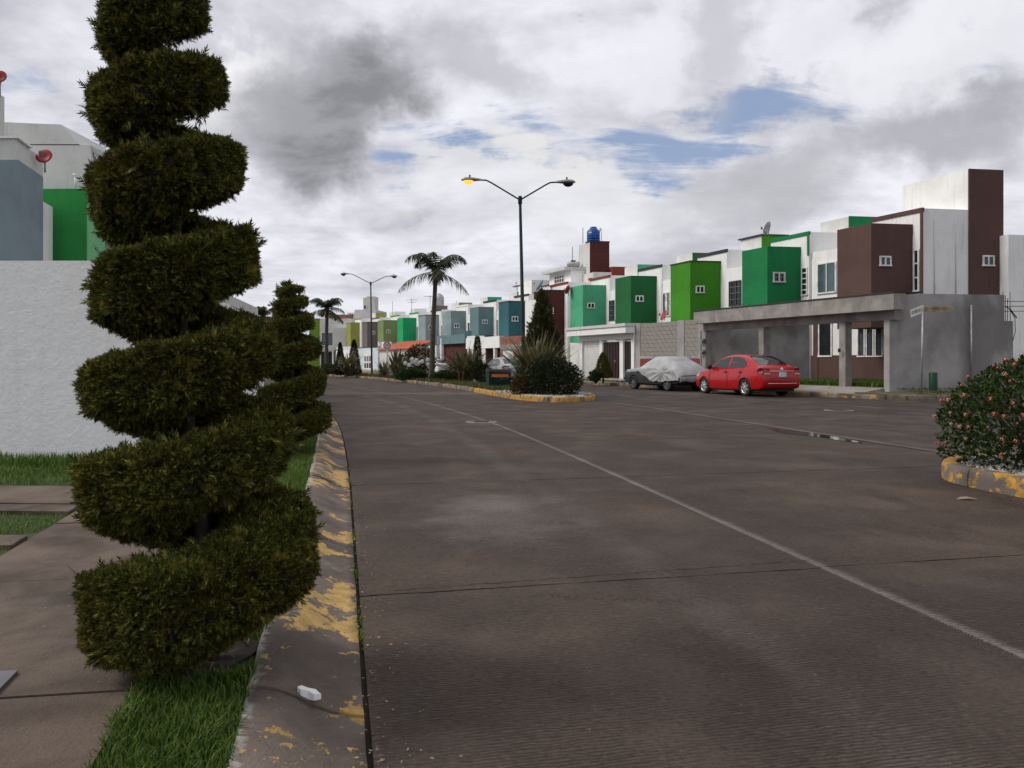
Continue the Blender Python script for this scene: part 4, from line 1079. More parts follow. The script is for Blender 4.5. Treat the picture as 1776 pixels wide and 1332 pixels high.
# lots, sidewalk and kerb in front of them
FRONT = [Vector((11.56 + 0.412 * 2.67, 28.54 - 0.911 * 2.67))]
FRONT = [(f.p(-3.2 if k == 0 else 0, -2.75)).xy for k, f in enumerate(FRS)]
L0 = Vector((11.56, 28.54)); LU = Vector((-0.412, 0.911)).normalized()
def Lp(t): return L0 + LU * t
FRONT = [Lp(-2.67), Lp(3), Lp(8), Lp(13), Lp(18.5)] + [FRS[k].p(0, -2.75).xy for k in range(5, 14)]
LF = Fr(L0, LU, SIDE)
lots = MB()
poly = [(p.x, p.y) for p in FRONT] + [(-22, 130), (60, 130), (60, 33.3)]
lots.prism(poly, -0.05, LZ, M['dry_turf']); lots.build('house_lots', kind='structure')
swk = MB()
WK = [(p + Vector((-0.911, -0.412)) * 1.36) for p in FRONT]
for k in range(len(FRONT) - 1):
    a, b, c, d = WK[k], WK[k + 1], FRONT[k + 1], FRONT[k]
    swk.hexa([(d.x + .01, d.y, -0.05), (a.x, a.y, -0.05), (b.x, b.y, -0.05), (c.x + .01, c.y, -0.05), (d.x + .01, d.y, LZ - 0.005), (a.x, a.y, 0.14), (b.x, b.y, 0.14), (c.x + .01, c.y, LZ - 0.005)], M['pale_walk'])
swk.build('pavement', kind='structure')
KZ = [(0.0, -0.03), (0.0, 0.10), (0.02, 0.145), (0.14, 0.15), (0.15, 0.0)]
corner = WK[0] + Vector((0.10, -0.9))
kerbR = bpy.data.objects.new('kerb', None); COL.objects.link(kerbR); kerbR['kind'] = 'structure'
CR0 = Lp(-2.67) + Vector((0.3, -1.95)); CRE = CR0 + Vector(SIDE) * 26
kpts = [tuple(p - Vector((0.911, 0.412)) * 0.15) for p in WK[::-1]] + [tuple((WK[0] + CR0) / 2 + Vector((-0.25, -0.35))), tuple(CR0), tuple(CRE)]
kr = resample(kpts, 0.5); kfr = path_frames(kr)
for a in range(0, len(kr) - 3, 3): kerb_piece(kfr, a, a + 3, KZ, M['kerb_old'], kerbR, jitter=0.012)
vg = MB()
wa, wb = Lp(-2.67) + Vector((-1.25, -0.5)), Lp(-2.67) + Vector(SIDE) * 26
c0 = CR0 + Vector((0.0, 0.14)); c1 = CRE + Vector((0, 0.14))
vg.hexa([(c0.x - .5, c0.y, -0.05), (c1.x, c1.y, -0.05), (wb.x, wb.y, -0.05), (wa.x, wa.y, -0.05), (c0.x - .5, c0.y, 0.13), (c1.x, c1.y, 0.13), (wb.x, wb.y, LZ), (wa.x, wa.y, 0.20)], M['dry_turf'])
vg.build('corner_verge', kind='structure')
def verge_reg(r, n):
    t = r.uniform(0, 16, n); q = r.uniform(0, 1, n)
    p = np.array([c0.x, c0.y])[None] + np.array(SIDE)[None] * t[:, None] + np.array([0.0, 1.75])[None] * q[:, None]
    return clump(np.concatenate([p, (0.13 + 0.18 * q)[:, None]], 1), r, 0.3)
def lot_reg(r, n):
    t = r.uniform(-2.3, 3.1, n); b = r.uniform(0.35, 4.2, n)
    p = np.array([L0.x, L0.y])[None] + np.array(LU)[None] * t[:, None] + np.array(SIDE)[None] * b[:, None]
    p = np.concatenate([p, np.full((n, 1), LZ)], 1)
    return p
def plot_edge(r, n):
    t = r.uniform(11, 17.5, n); b = -r.uniform(0.75, 1.3, n)
    p = np.array([L0.x, L0.y])[None] + np.array(LU)[None] * t[:, None] + np.array(SIDE)[None] * b[:, None]
    return np.concatenate([p, np.full((n, 1), 0.18)], 1)
blades('dry_grass', [(verge_reg, 9000, 0.7)], M['dry_grass'], h=(0.05, 0.13), w=0.010, seed=21)
blades('grass', [(lot_reg, 16000, 1.0), (plot_edge, 1500, 0.5)], M['grass'], h=(0.08, 0.26), w=0.012, seed=22)
# -------- raw concrete carport and side wall of the corner lots
cp = thing('carport', 'long raw concrete carport front with a deep beam on square pillars', 'carport', (L0.x, L0.y, LZ))
def lbox(mb, t0, t1, b0, b1, z0, z1, mat): return LF.box(mb, t0, t1, b0, b1, z0, z1, mat)
tL, tR = LF.a_px(1203, -0.5), LF.a_px(1550, -0.5)
mb = MB(); lbox(mb, tR, tL, -0.5, -0.06, 2.93, 3.47, M['concrete']); mb.build('fascia', cp)
mb = MB(); lbox(mb, tR - 0.02, tL + 0.04, -0.53, 0.5, 3.473, 3.52, M['dark_trim']); mb.build('roof_edge', cp)
mb = MB(); lbox(mb, tR + 0.45, 7.15, -0.055, 0.22, 2.62, 3.47, M['concrete']); mb.build('beam', cp)
for tp in (LF.a_px(1463, 0), LF.a_px(1322, 0), LF.a_px(1222, 0)):
    mb = MB(); lbox(mb, tp - 0.14, tp + 0.14, -0.05, 0.2, LZ - 0.2, 2.62, M['concrete']); mb.build('pillar', cp)
for tp, be in ((LF.a_px(1322, 0), LF.b_px(1402, LF.a_px(1322, 0))), (LF.a_px(1222, 0), 3.9)):
    mb = MB(); lbox(mb, tp - 0.05, tp + 0.1, 0.21, be, LZ, 3.05, M['grey_render']); mb.build('dividing_wall', cp)
mb = MB(); b_ = LF.p(LF.a_px(1463, -0.05) + 0.02, -0.06); mb.box((b_.x - 0.13, b_.y, 1.62), (0.08, 0.06, 0.14), M['dark_frame']); mb.build('meter_box', cp)
sw = thing('side_wall', 'grey cement rendered wall round the corner behind the street sign', 'wall', tuple(LF.p(-2.67, 0, LZ)))
bq = LF.b_px(1742, -2.9); bq0 = LF.b_px(1712, -2.9)
mb = MB(); lbox(mb, -2.90, -2.68, -0.05, bq, LZ - 0.25, 3.52, M['grey_render']); mb.build('rendered_wall', sw)
mb = MB(); lbox(mb, -2.895, -2.685, bq + 0.002, bq + 0.34, LZ - 0.25, 2.62, M['grey_render']); mb.build('broken_end', sw)
mb = MB()
for k in range(4):
    p = LF.p(-2.79, bq + 0.06 + 0.09 * k); mb.tube([(p.x, p.y - 0.03 * (k % 2), 2.5), (p.x + 0.01, p.y, 3.62 - 0.1 * (k % 3))], 0.012, M['rust'], 5)
for k in range(3):
    p = LF.p(-2.79, bq - 0.03); mb.tube([(p.x, p.y, 2.96 + 0.17 * k), (p.x + 0.95, p.y + 0.12, 2.97 + 0.17 * k)], 0.012, M['rust'], 5)
mb.build('rebar', sw)
mb = MB(); p = LF.p(-2.92, bq + 0.02)
mb.tube([(p.x, p.y, 3.12), (p.x + 0.15, p.y - .03, 3.02), (p.x + 0.36, p.y - .04, 2.72)], 0.022, M['black'], 5)
mb.tube([(p.x + 0.1, p.y - 0.02, 3.08), (p.x + 0.30, p.y - .04, 2.7), (p.x + 0.31, p.y - .04, 2.25), (p.x + 0.24, p.y - .03, 1.95)], 0.012, M['black'], 5)
mb.build('loose_cable', sw)
pp = LF.p(-2.9, LF.b_px(1687, -3.0)); pl = MB(); pl.tube([(pp.x, pp.y - 0.08, 0.2), (pp.x, pp.y - 0.08, 3.15)], 0.03, M['steel'], 8)
tag(pl.build('pipe_post'), 'thin bare grey pipe post standing against the grey rendered wall', 'post')
nb = thing('neighbour_house', 'plain white house behind the broken end of the grey wall', 'house', (19.2, 29.6, 0.3))
nf = Fr((19.3, 29.9), (-0.412, 0.911), SIDE)
mb = MB(); nf.box(mb, 0, 6, 0, 9, 0.0, zat(407, 29.9), M['white']); mb.build('wall', nb)
mb = MB(); nf.box(mb, -1.8, -1.6, -0.6, 9, 0.0, zat(604, 28.3), M['white']); mb.build('garden_wall', nb)
# -------- block wall: blocks laid one by one between concrete posts
bw = thing('block_wall', 'bare concrete block wall with a maroon painted foot behind the covered car', 'wall', tuple(LF.p(9.8, 0, LZ)))
t0, t1 = LF.a_px(1216, 0), LF.a_px(1103, 0)
mb = MB(); lbox(mb, t0, t1, 0.02, 0.14, LZ - 0.2, 3.16, M['mortar']); mb.build('mortar_bed', bw)
mb = MB(); lbox(mb, t0, t1, -0.03, 0.0, LZ - 0.2, 0.98, M['grey_render']); lbox(mb, t0 + 0.05, t1 - 0.45, -0.045, -0.032, 0.62, 1.36, M['red_brown']); mb.build('painted_foot', bw)
cols = [(t0, t0 + 0.2), (LF.a_px(1187, 0), LF.a_px(1176, 0)), (t1 - 0.42, t1)]
for a, b in cols:
    mb = MB(); lbox(mb, a, b, -0.025, 0.15, LZ - 0.2, 3.18, M['grey_render']); mb.build('post', bw)
mb = MB(); lbox(mb, t0, t1, -0.02, 0.152, 1.37, 1.52, M['grey_render']); mb.build('tie_beam', bw)
bshare = {}
for (a, b) in ((cols[0][1], cols[1][0]), (cols[1][1], cols[2][0])):
    for row in range(8):
        z = 1.535 + row * 0.203
        x = a + 0.012 - (0.2 if row % 2 else 0.0)
        while x < b - 0.03:
            xa, xb = max(x, a + 0.012), min(x + 0.39, b - 0.012)
            if xb - xa > 0.05:
                pr = random.uniform(-0.004, 0.006)
                key = (round(xb - xa, 2), round(pr, 3))
                m_ = bshare.get(key)
                mid = LF.p((xa + xb) / 2, 0.0)
                if m_ is None:
                    q = MB(); hw = (xb - xa) / 2
                    f0 = Fr((0, 0), LU, SIDE); f0.box(q, -hw, hw, -0.005 - pr, 0.019, 0.0, 0.190, M['block'])
                    o = q.build('block', bw, local=True); bshare[key] = o.data
                else:
                    o = link('block', m_, bw)
                o.location = (mid.x - bw.location.x, mid.y - bw.location.y, z - bw.location.z)
            x += 0.402
mt = thing('electric_meter', 'pair of round electricity meters on the carport pillar', 'meter', tuple(LF.p(6.95, -0.05, 1.4)))
for z in (2.12, 1.62):
    p = LF.p(LF.a_px(1219, -0.1), -0.08)
    mb = MB(); mb.box((p.x, p.y - 0.0, z), (0.2, 0.1, 0.28), M['steel']); mb.lathe([(0.001, -0.13), (0.09, -0.12), (0.1, -0.05), (0.1, 0.0)], (p.x, p.y - 0.05, z + 0.05), M['dish_grey'], 14, axis='y'); mb.build('meter', mt)
# -------- white garage front of the mint house
wg = thing('garage', 'white garage front with a cream roller shutter and a dark maroon gate', 'garage', tuple(LF.p(15, 0, LZ)))
g0, g1 = LF.a_px(1101, 0), LF.a_px(1006, 0)
mb = MB(); LF.box(mb, g0 - 0.1, g1 + 0.5, -0.55, -0.05, 2.72, 3.06, M['white']); mb.build('fascia', wg)
mb = MB(); LF.box(mb, g0 - 0.15, g1 + 0.6, -0.62, 2.6, 3.063, 3.22, M['grey_white']); mb.build('roof_slab', wg)
mb = MB(); LF.box(mb, g0, g1, -0.045, 0.2, 2.42, 3.06, M['white']); mb.build('beam', wg)
for px0, px1 in ((1101, 1096), (1082, 1076), (1046, 1041), (1011, 1006)):
    mb = MB(); LF.box(mb, LF.a_px(px0, 0), LF.a_px(px1, 0), -0.05, 0.2, LZ - 0.15, 2.418, M['white']); mb.build('pillar', wg)
sa, sb = LF.a_px(1040.5, 0), LF.a_px(1011.5, 0)
sh = MB(); LF.box(sh, sa, sb, 0.10, 0.14, LZ, 2.41, M['shutter']); sho = sh.build('roller_shutter', wg)
slv = None
for k in range(20):
    q = MB(); LF.box(q, sa + 0.01, sb - 0.01, 0.055, 0.098, LZ + 0.02 + k * 0.103, LZ + 0.02 + k * 0.103 + 0.088, M['shutter']); q.build('slat', sho)
for px0, px1, nm in ((1075.5, 1046.5, 'gate'), (1095.5, 1082.5, 'side_door')):
    ga, gb = LF.a_px(px0, 0), LF.a_px(px1, 0)
    mb = MB(); LF.box(mb, ga, gb, 0.06, 0.1, LZ, 2.30, M['gate'])
    nn = 6 if nm == 'gate' else 3
    for k in range(nn + 1):
        a = ga + (gb - ga) * k / nn; LF.box(mb, max(ga, a - 0.03), min(gb, a + 0.03), 0.03, 0.058, LZ + 0.02, 2.28, M['gate'])
    for k in range(14 if nm == 'gate' else 6):
        a = ga + (gb - ga) * (k + 0.5) / (14 if nm == 'gate' else 6); q = LF.p(a, 0.08); mb.tube([(q.x, q.y, 2.3), (q.x, q.y, 2.41)], 0.014, M['frame'], 4)
    go = mb.build(nm, wg)
    if nm == 'gate':
        q = LF.p(ga + 0.55, 0.02); hb = MB(); hb.box((q.x, q.y, 1.25), (0.06, 0.06, 0.1), M['steel']); hb.build('handle', go)
mb = MB(); LF.box(mb, sa - 0.1, sb + 0.3, -0.8, -0.06, LZ - 0.2, LZ + 0.02, M['pale_walk']); mb.build('step', wg)
# ground-floor wall and barred window left of that garage
h4 = HOUSE[4]; f4 = FRS[4]
mb = MB(); f4.box(mb, 1.9, 4.4, -2.2, -2.0, LZ, 5.6, M['white']); mb.build('front_wall', h4)
o, (x, n) = f4.p(0, -2.2), f4.on_street()
window(h4, o, x, n, 2.05, 2.9, 0.75, 2.35, 2, 1, 0.05, M['glass'], M['dark_frame'], 5)
# -------- fronts of the farther lots
def front(i, px0, px1, yt, yb, mat, name, label, cat, b=-2.75, th=0.2, posts=(), opening=None, extra=None, root=None):
    fr = FRS[i]
    a, c = fr.a_px(px1, b), fr.a_px(px0, b)
    q = fr.p((a + c) / 2, b)
    r = root or thing(name, label, cat, (q.x, q.y, LZ))
    mb = MB(); fr.box(mb, a, c, b, b + th, zat(yb, fr.p(a, b).y) if yb else LZ - 0.1, zat(yt, fr.p((a + c) / 2, b).y), mat); mb.build('front_wall' if root is None else 'parapet', r)
    for px in posts:
        t = fr.a_px(px, b); mb = MB(); fr.box(mb, t - 0.1, t + 0.1, b - 0.02, b + 0.2, LZ - 0.1, zat(yt + 6, fr.p(t, b).y), M['white']); mb.build('post', r)
    return r, fr, a, c
# brick front, laid brick by brick where the wall still shows its courses
r, fr, a, c = front(6, 868, 912, 586, None, M['mortar'], 'brick_wall', 'unfinished red brick garage front with a small white shutter', 'wall')
for row in range(14):
    z = LZ + 0.02 + row * 0.2
    x = a - (0.35 if row % 2 else 0)
    while x < c:
        xa, xb = max(x, a), min(x + 0.68, c)
        if xb - xa > 0.08 and not (row < 9 and c - 2.6 < (xa + xb) / 2 < c - 0.5):
            q = MB(); fr.box(q, xa + 0.012, xb - 0.012, -2.785 + random.uniform(0, 0.012), -2.752, z, z + 0.183, M['brick'] if row not in (9, 10) else M['block']); q.build('brick', r)
        x += 0.7
q = MB(); fr.box(q, c - 2.5, c - 0.6, -2.80, -2.753, LZ, 2.05, M['grey_white']); q.build('shutter', r)
r, fr, a, c = front(7, 808, 866, 585, 603, M['white'], 'garage', 'white garage canopy on slim posts over a dark carport', 'garage', b=-2.9, th=0.35, posts=(857, 812))
q = MB(); fr.box(q, a, c, -1.2, -1.0, LZ, 3.0, M['maroon']); q.build('rear_wall', r)
q = MB(); fr.box(q, a, c, -2.5, -0.2, 2.9, 3.0, M['white']); q.build('roof_slab', r)
q = MB(); fr.box(q, c - 1.2, c, -2.96, -2.905, zat(588, 74), zat(580, 74), M['teal']); q.build('painted_panel', r)
r, fr, a, c = front(8, 757, 806, 581, 595, M['slate_teal'], 'garage', 'slate painted garage front with a white post and a dark maroon gate', 'garage', posts=(765,))
q = MB(); fr.box(q, a, c - 0.4, -2.4, -2.3, LZ, 3.0, M['maroon']); q.build('gate', r)  # dark panel painted in for the shade of the open garage
r, fr, a, c = front(9, 722, 757, 600, None, M['grey_white'], 'garden_wall', 'low grey garden wall behind the white globe flowers', 'wall')
r, fr, a, c = front(10, 658, 716, 603, None, M['grey_white'], 'lean_to', 'grey walled lean-to with a bright orange tiled roof', 'lean-to')
zr = zat(603, fr.p(a, -2.75).y)
x = a - 0.2
while x < c + 0.1:
    q = MB()
    p = [fr.p(x, -3.05, zr - 0.12), fr.p(x + 0.33, -3.05, zr - 0.12), fr.p(x + 0.33, -0.3, zr + 0.75), fr.p(x, -0.3, zr + 0.75)]
    q.hexa([tuple(v) for v in (p[0], p[3], p[2], p[1])] + [tuple(v + Vector((0, 0, 0.09 + 0.02 * (int(x * 9) % 2)))) for v in (p[0], p[3], p[2], p[1])], M['terracotta']); q.build('roof_tile', r)
    x += 0.35
r, fr, a, c = front(11, 618, 656, 604, None, M['pale_blue'], 'garden_wall', 'pale blue garden wall with a white barred gate behind the street lamp', 'wall', b=-2.6)
q = MB(); fr.box(q, a - 0.1, c, -2.62, -2.38, zat(604, 93) + 0.003, zat(602.5, 93), M['dark_trim']); q.build('coping', r)
ga = fr.a_px(645, -2.66); gb = fr.a_px(631, -2.66)
q = MB(); fr.box(q, ga, gb, -2.68, -2.61, 0.3, 2.5, M['frame']); gobj = q.build('gate', r)
for k in range(3):
    for z0 in (0.5, 1.3):
        q = MB(); a_ = ga + (gb - ga) * (0.12 + 0.29 * k); fr.box(q, a_, a_ + (gb - ga) * 0.2, -2.70, -2.682, z0, z0 + 0.6, M['glass']); q.build('opening', gobj)
r, fr, a, c = front(12, 583, 617, 608, None, M['white'], 'garden_wall', 'white garden wall topped with a row of square white pickets', 'wall', b=-2.6)
for k in range(10):
    a_ = a + (c - a) * (k + 0.2) / 10; q = MB(); fr.box(q, a_, a_ + (c - a) * 0.055, -2.58, -2.46, zat(608, 99) + 0.002, zat(601, 99), M['white']); q.build('picket', r)
# -------- houses closing the end of the street
eh = thing('end_house', 'grey and white two storey house with a blue window closing the street', 'house', (-24, 108, 0.3))
ef = Fr(at(605, 107).xy, (-1, 0.05), (0.1, 1))
mb = MB(); ef.box(mb, 0, 4.1, 0, 7, 0.0, zat(552, 107), M['grey_white']); mb.build('wall', eh)
mb = MB(); ef.box(mb, 0.0, 1.9, -1.2, -0.01, 2.9, zat(569, 107), M['grey_white']); mb.build('balcony_wall', eh)
mb = MB(); ef.box(mb, 4.12, 5.6, 0, 6, 0.0, zat(552, 107), M['acid_green']); mb.build('green_wing', eh)
o = Vector(ef.p(0, 0)); x = Vector((-1, 0.05, 0)).normalized(); n = Vector((0, -1, 0))
window(eh, o, x, n, 2.0, 3.9, zat(600, 107), zat(576, 107), 2, 1, 0.08, M['glass_teal'])
mb = MB(); fbox(mb, o, x, n, 2.0, 3.9, 0.3, 2.6, 0.01, 0.04, M['black']); mb.build('shaded_opening_panel', eh)  # black sheet on the wall stands in for shade inside the opening
mb = MB(); fbox(mb, o, x, n, 1.9, 4.1, 2.7, 3.1, 0.01, 0.5, M['grey_white']); mb.build('canopy', eh)
for dx in (2.05, 3.1):
    mb = MB(); fbox(mb, o, x, n, dx, dx + 0.2, 0.2, 2.7, 0.3, 0.5, M['white']); mb.build('post', eh)
mb = MB(); ef.box(mb, 0.6, 3.6, 0.5, 4, zat(551, 107), zat(545, 107), M['brick']); mb.build('roof_room', eh)
tb = thing('tall_house', 'tall grey house with a square roof tower rising behind the taupe bay', 'house', (-20, 112, 0.3))
tf = Fr(at(652, 112).xy, (-1, 0.1), (0.1, 1))
mb = MB(); tf.box(mb, 0.0, 3.2, 0, 6, 0, zat(537, 112), M['grey_white']); tf.box(mb, 3.21, 4.3, 0, 5, 0, zat(542, 112), M['grey_white']); mb.build('wall', tb)
mb = MB(); tf.box(mb, 0.2, 1.4, 0, 2, zat(537, 112), zat(514, 112), M['grey_white']); tf.box(mb, 1.41, 1.9, 0, 2, zat(537, 112), zat(516, 112), M['grey_white']); mb.build('roof_tower', tb)
o = Vector(tf.p(0, 0)); x = Vector((-1, 0.1, 0)).normalized()
window(tb, o, x, n, 1.45, 1.85, zat(536, 112), zat(529, 112), 1, 1, 0.05)
window(tb, o, x, n, 3.3, 4.1, zat(552, 112), zat(544, 112), 2, 1, 0.05)
# -------- taller white building with a maroon tower behind the mint house
t3 = thing('three_storey_house', 'white house with a third storey and a maroon roof tower carrying a blue tank', 'house', (5, 58, 0.3))
tf = Fr(at(990, 59).xy, LU, SIDE)
zr0 = zat(468, 59)
mb = MB(); tf.box(mb, 0, tf.a_px(953, 0), 0, tf.b_px(1027, 0), 4.0, zr0, M['white']); mb.build('third_storey', t3)
mb = MB(); tf.box(mb, -0.15, tf.a_px(953, 0) + 0.3, -0.55, tf.b_px(1027, 0), zr0 + 0.002, zr0 + 0.22, M['grey_white']); mb.build('roof_slab', t3)
mb = MB(); tf.box(mb, 0.1, tf.a_px(953, 0), -0.3, -0.01, zat(510, 59), zat(502, 59), M['white']); mb.build('ledge', t3)
o, (x, n) = tf.p(0, 0), tf.on_street()
window(t3, o, x, n, tf.a_px(979, 0), tf.a_px(962, 0), zat(494, 59.6), zat(475, 59.6), 4, 3, 0.05)
tg = Fr(at(1023, 58.5).xy, LU, SIDE)
zt0 = zat(420, 58.5)
mb = MB(); tg.box(mb, 0.02, tg.a_px(1004, 0), 0, tg.b_px(1056, 0), 4.0, zt0, M['grey_white']); mb.build('roof_tower', t3)
mb = MB(); o, (x, n) = tg.p(0, 0), tg.on_side(); fbox(mb, o, x, n, 0.0, tg.b_px(1056, 0) + 0.03, 4.0, zt0 + 0.02, -0.015, 0.04, M['maroon']); mb.build('tower_face', t3)
mb = MB(); tg.box(mb, -0.06, 0.6, -0.05, tg.b_px(1057, 0), zt0 + 0.022, zt0 + 0.1, M['dark_trim']); mb.build('tower_cap', t3)
mb = MB(); tg.box(mb, -0.5, 1.5, tg.b_px(1056, 0) + 0.02, tg.b_px(1110, 0), 4.0, zat(463, 58.5), M['red_brown']); mb.build('red_parapet', t3)
mb = MB(); tg.box(mb, -0.4, 1.0, tg.b_px(1110, 0) + 0.02, tg.b_px(1142, 0), 4.0, zat(460, 58.5), M['mint']); mb.build('green_parapet', t3)
mb = MB(); tg.box(mb, -0.9, -0.52, -0.4, tg.b_px(1062, 0), zat(487, 58), zat(483, 58), M['red_brown']); mb.build('canopy', t3)
bt = thing('water_tank', 'blue plastic water tank on top of the maroon tower', 'water tank', tuple(tg.p(0.9, 0.75, zt0 + 0.1)))
mb = MB(); mb.lathe([(0.001, 0), (0.50, 0.0), (0.50, 0.85), (0.47, 0.92), (0.27, 1.10), (0.25, 1.12)], (0, 0, 0), M['tank_blue'], 28)
for k in range(4): mb.lathe([(0.502, 0.12 + 0.2 * k), (0.515, 0.14 + 0.2 * k), (0.515, 0.17 + 0.2 * k), (0.502, 0.19 + 0.2 * k)], (0, 0, 0), M['tank_blue'], 28)
mb.build('tank', bt, local=True)
mb = MB(); mb.lathe([(0.27, 1.10), (0.27, 1.19), (0.2, 1.22), (0.001, 1.22)], (0, 0, 0), M['tank_blue'], 24); mb.build('lid', bt, local=True)
mb = MB(); mb.box((-0.30, -0.41, 0.72), (0.26, 0.02, 0.10), M['sign_white'], -0.6); mb.build('logo_patch', bt, local=True)
mb = MB(); mb.tube([(0.62, 0, 0), (0.62, 0, 1.1), (0.5, 0, 1.12)], 0.025, M['frame'], 6); mb.box((0.52, 0, 1.0), (0.06, 0.06, 0.24), M['black']); mb.build('pipe', bt, local=True)
gt = thing('gas_tank', 'small grey gas tank lying on the white third storey roof', 'gas tank', tuple(tf.p(0.4, 0.4, zr0 + 0.22)))
mb = MB(); pr = [(0.001, -0.62), (0.2, -0.58), (0.3, -0.45), (0.32, -0.3), (0.32, 0.3), (0.3, 0.45), (0.2, 0.58), (0.001, 0.62)]
vs = []
mb.tube([(-0.52, 0.1, 0.26), (-0.49, 0.1, 0.26), (-0.40, 0.1, 0.26), (0.40, 0.1, 0.26), (0.49, 0.1, 0.26), (0.52, 0.1, 0.26)], [0.04, 0.16, 0.22, 0.22, 0.16, 0.04], M['tank_grey'], 16)
mb.build('tank', gt, local=True)
mb = MB(); mb.box((0, 0.1, 0.52), (0.36, 0.14, 0.12), M['dark_frame']); mb.box((-0.33, 0.1, 0.04), (0.1, 0.4, 0.08), M['dark_frame']); mb.box((0.33, 0.1, 0.04), (0.1, 0.4, 0.08), M['dark_frame']); mb.build('valve_cover', gt, local=True)
gb_ = thing('grey_house', 'plain white and grey upper storey behind the deep teal bay', 'house', (1.2, 66, 0.3))
gf = Fr(at(922, 68).xy, LU, SIDE)
mb = MB(); gf.box(mb, 0, gf.a_px(899, 0), 0, gf.b_px(957, 0), 4, zat(486, 68), M['white']); mb.build('wall', gb_)
mb = MB(); o, (x, n) = gf.p(0, 0), gf.on_side(); fbox(mb, o, x, n, 0.0, gf.b_px(956, 0), 4, zat(486, 68) + 0.02, 0.0, 0.03, M['grey_white']); mb.build('grey_side', gb_)
mb = MB(); gf.box(mb, gf.a_px(899, 0) + 0.01, gf.a_px(883, 0), 0.1, 2, 4, zat(507, 70), M['white']); mb.build('low_wall', gb_)
mb = MB(); o, (x, n) = gf.p(0, 0), gf.on_street(); fbox(mb, o, x, n, 0.0, 2.0, zat(524, 68), zat(511, 68), 0.0, 0.04, M['red_brown']); mb.build('red_band', gb_)
# grey cylinder tank behind the palm
gt2 = thing('water_tank', 'pale round water tank on a roof behind the tall palm trunk', 'water tank', tuple(at(762, 92, zat(532, 92))))
mb = MB(); mb.lathe([(0.001, 0), (0.55, 0), (0.55, 1.15), (0.4, 1.4), (0.2, 1.5), (0.001, 1.5)], (0, 0, 0), M['tank_grey'], 18); mb.build('tank', gt2, local=True)
mb = MB(); mb.lathe([(0.2, 1.48), (0.2, 1.56), (0.001, 1.58)], (0, 0, 0), M['dark_frame'], 12); mb.build('lid', gt2, local=True)
# -------- roof clutter: dishes and aerials
def dish(px, py, Y, r, mat, label, face, pole=0.4, name='satellite_dish'):
    z = zat(py, Y); p = at(px, Y, z)
    t = thing(name, label, 'satellite dish', (p.x, p.y, z - pole))
    f = Vector(face).normalized()
    mb = MB(); mb.lathe([(0.001, 0.0), (r * 0.5, r * 0.06), (r, r * 0.26), (r, r * 0.29), (r * 0.5, r * 0.09), (0.001, r * 0.03)], (0, 0, 0), mat, 24)
    q = f.to_track_quat('Z', 'Y')
    mb.v = [tuple(q @ Vector(v) + Vector((0, 0, pole))) for v in mb.v]
    mb.build('reflector', t, local=True)
    mb = MB(); mb.tube([(0, 0, 0), (0, 0, pole * 0.6), tuple(Vector((0, 0, pole)) - f * 0.06)], 0.022, M['steel'], 6); mb.build('mast', t, local=True)
    e = Vector((0, 0, pole)) + f * r * 1.1
    s0 = Vector((0, 0, pole)) - Vector((0, 0, r * 0.9)) + f * 0.12 * r
    mb = MB(); mb.tube([tuple(s0), tuple(e - Vector((0, 0, r * 0.25)))], 0.012, M['steel'], 5); mb.box(tuple(e - Vector((0, 0, r * 0.2))), (0.07, 0.07, 0.12), M['dish_grey']); mb.build('feed_arm', t, local=True)
def aerial(px, y0, y1, Y, label, cross=0):
    p = at(px, Y, zat(y1, Y)); z1 = zat(y0, Y)
    mb = MB(); mb.tube([tuple(p), (p.x, p.y, z1)], 0.025, M['dark_frame'], 5)
    for k in range(cross):
        z = z1 - 0.15 - 0.28 * k; w = 0.75 - 0.2 * k
        mb.tube([(p.x - w, p.y, z), (p.x + w, p.y, z)], 0.02, M['dark_frame'], 4); mb.tube([(p.x - 0.1, p.y - w * 0.7, z), (p.x + 0.1, p.y + w * 0.7, z)], 0.02, M['dark_frame'], 4)
    tag(mb.build('aerial'), label, 'aerial')
dish(1333, 397, 37.4, 0.34, M['dish_grey'], 'thin grey dish edge-on on the bright green stair tower', (-0.95, -0.15, 0.25), 0.35)
dish(1153, 548, 37.8, 0.27, M['dish_red'], 'rusty red dish standing on the block wall', (-0.85, -0.2, 0.4), 0.22)
dish(897, 498, 66.5, 0.42, M['dish_grey'], 'black dish tipped skyward above the deep teal bay', (-0.2, -0.25, 0.95), 0.9)
dish(938, 497, 60.0, 0.55, M['dish_blue'], 'blue mesh dish on the maroon bay roof', (-0.75, -0.1, 0.5), 0.5)
dish(986, 503, 53.5, 0.32, M['dish_red'], 'dark red dish at the edge of the mint bay roof', (-0.8, 0.5, 0.35), 0.4)
aerial(1011, 395, 422, 58.8, 'thin whip aerial on the maroon roof tower')
aerial(993, 428, 468, 60, 'tall thin aerial by the grey gas tank')
aerial(714, 518, 548, 92, 'cross-shaped roof aerial between the palm and the farther lamp', 2)
aerial(681, 522, 555, 97, 'short mast aerial on the roof above the sage green bay')
aerial(746, 512, 545, 91, 'bare mast aerial beside the palm trunk', 1)
aerial(792, 522, 540, 84, 'small stub aerial on the slate roof')
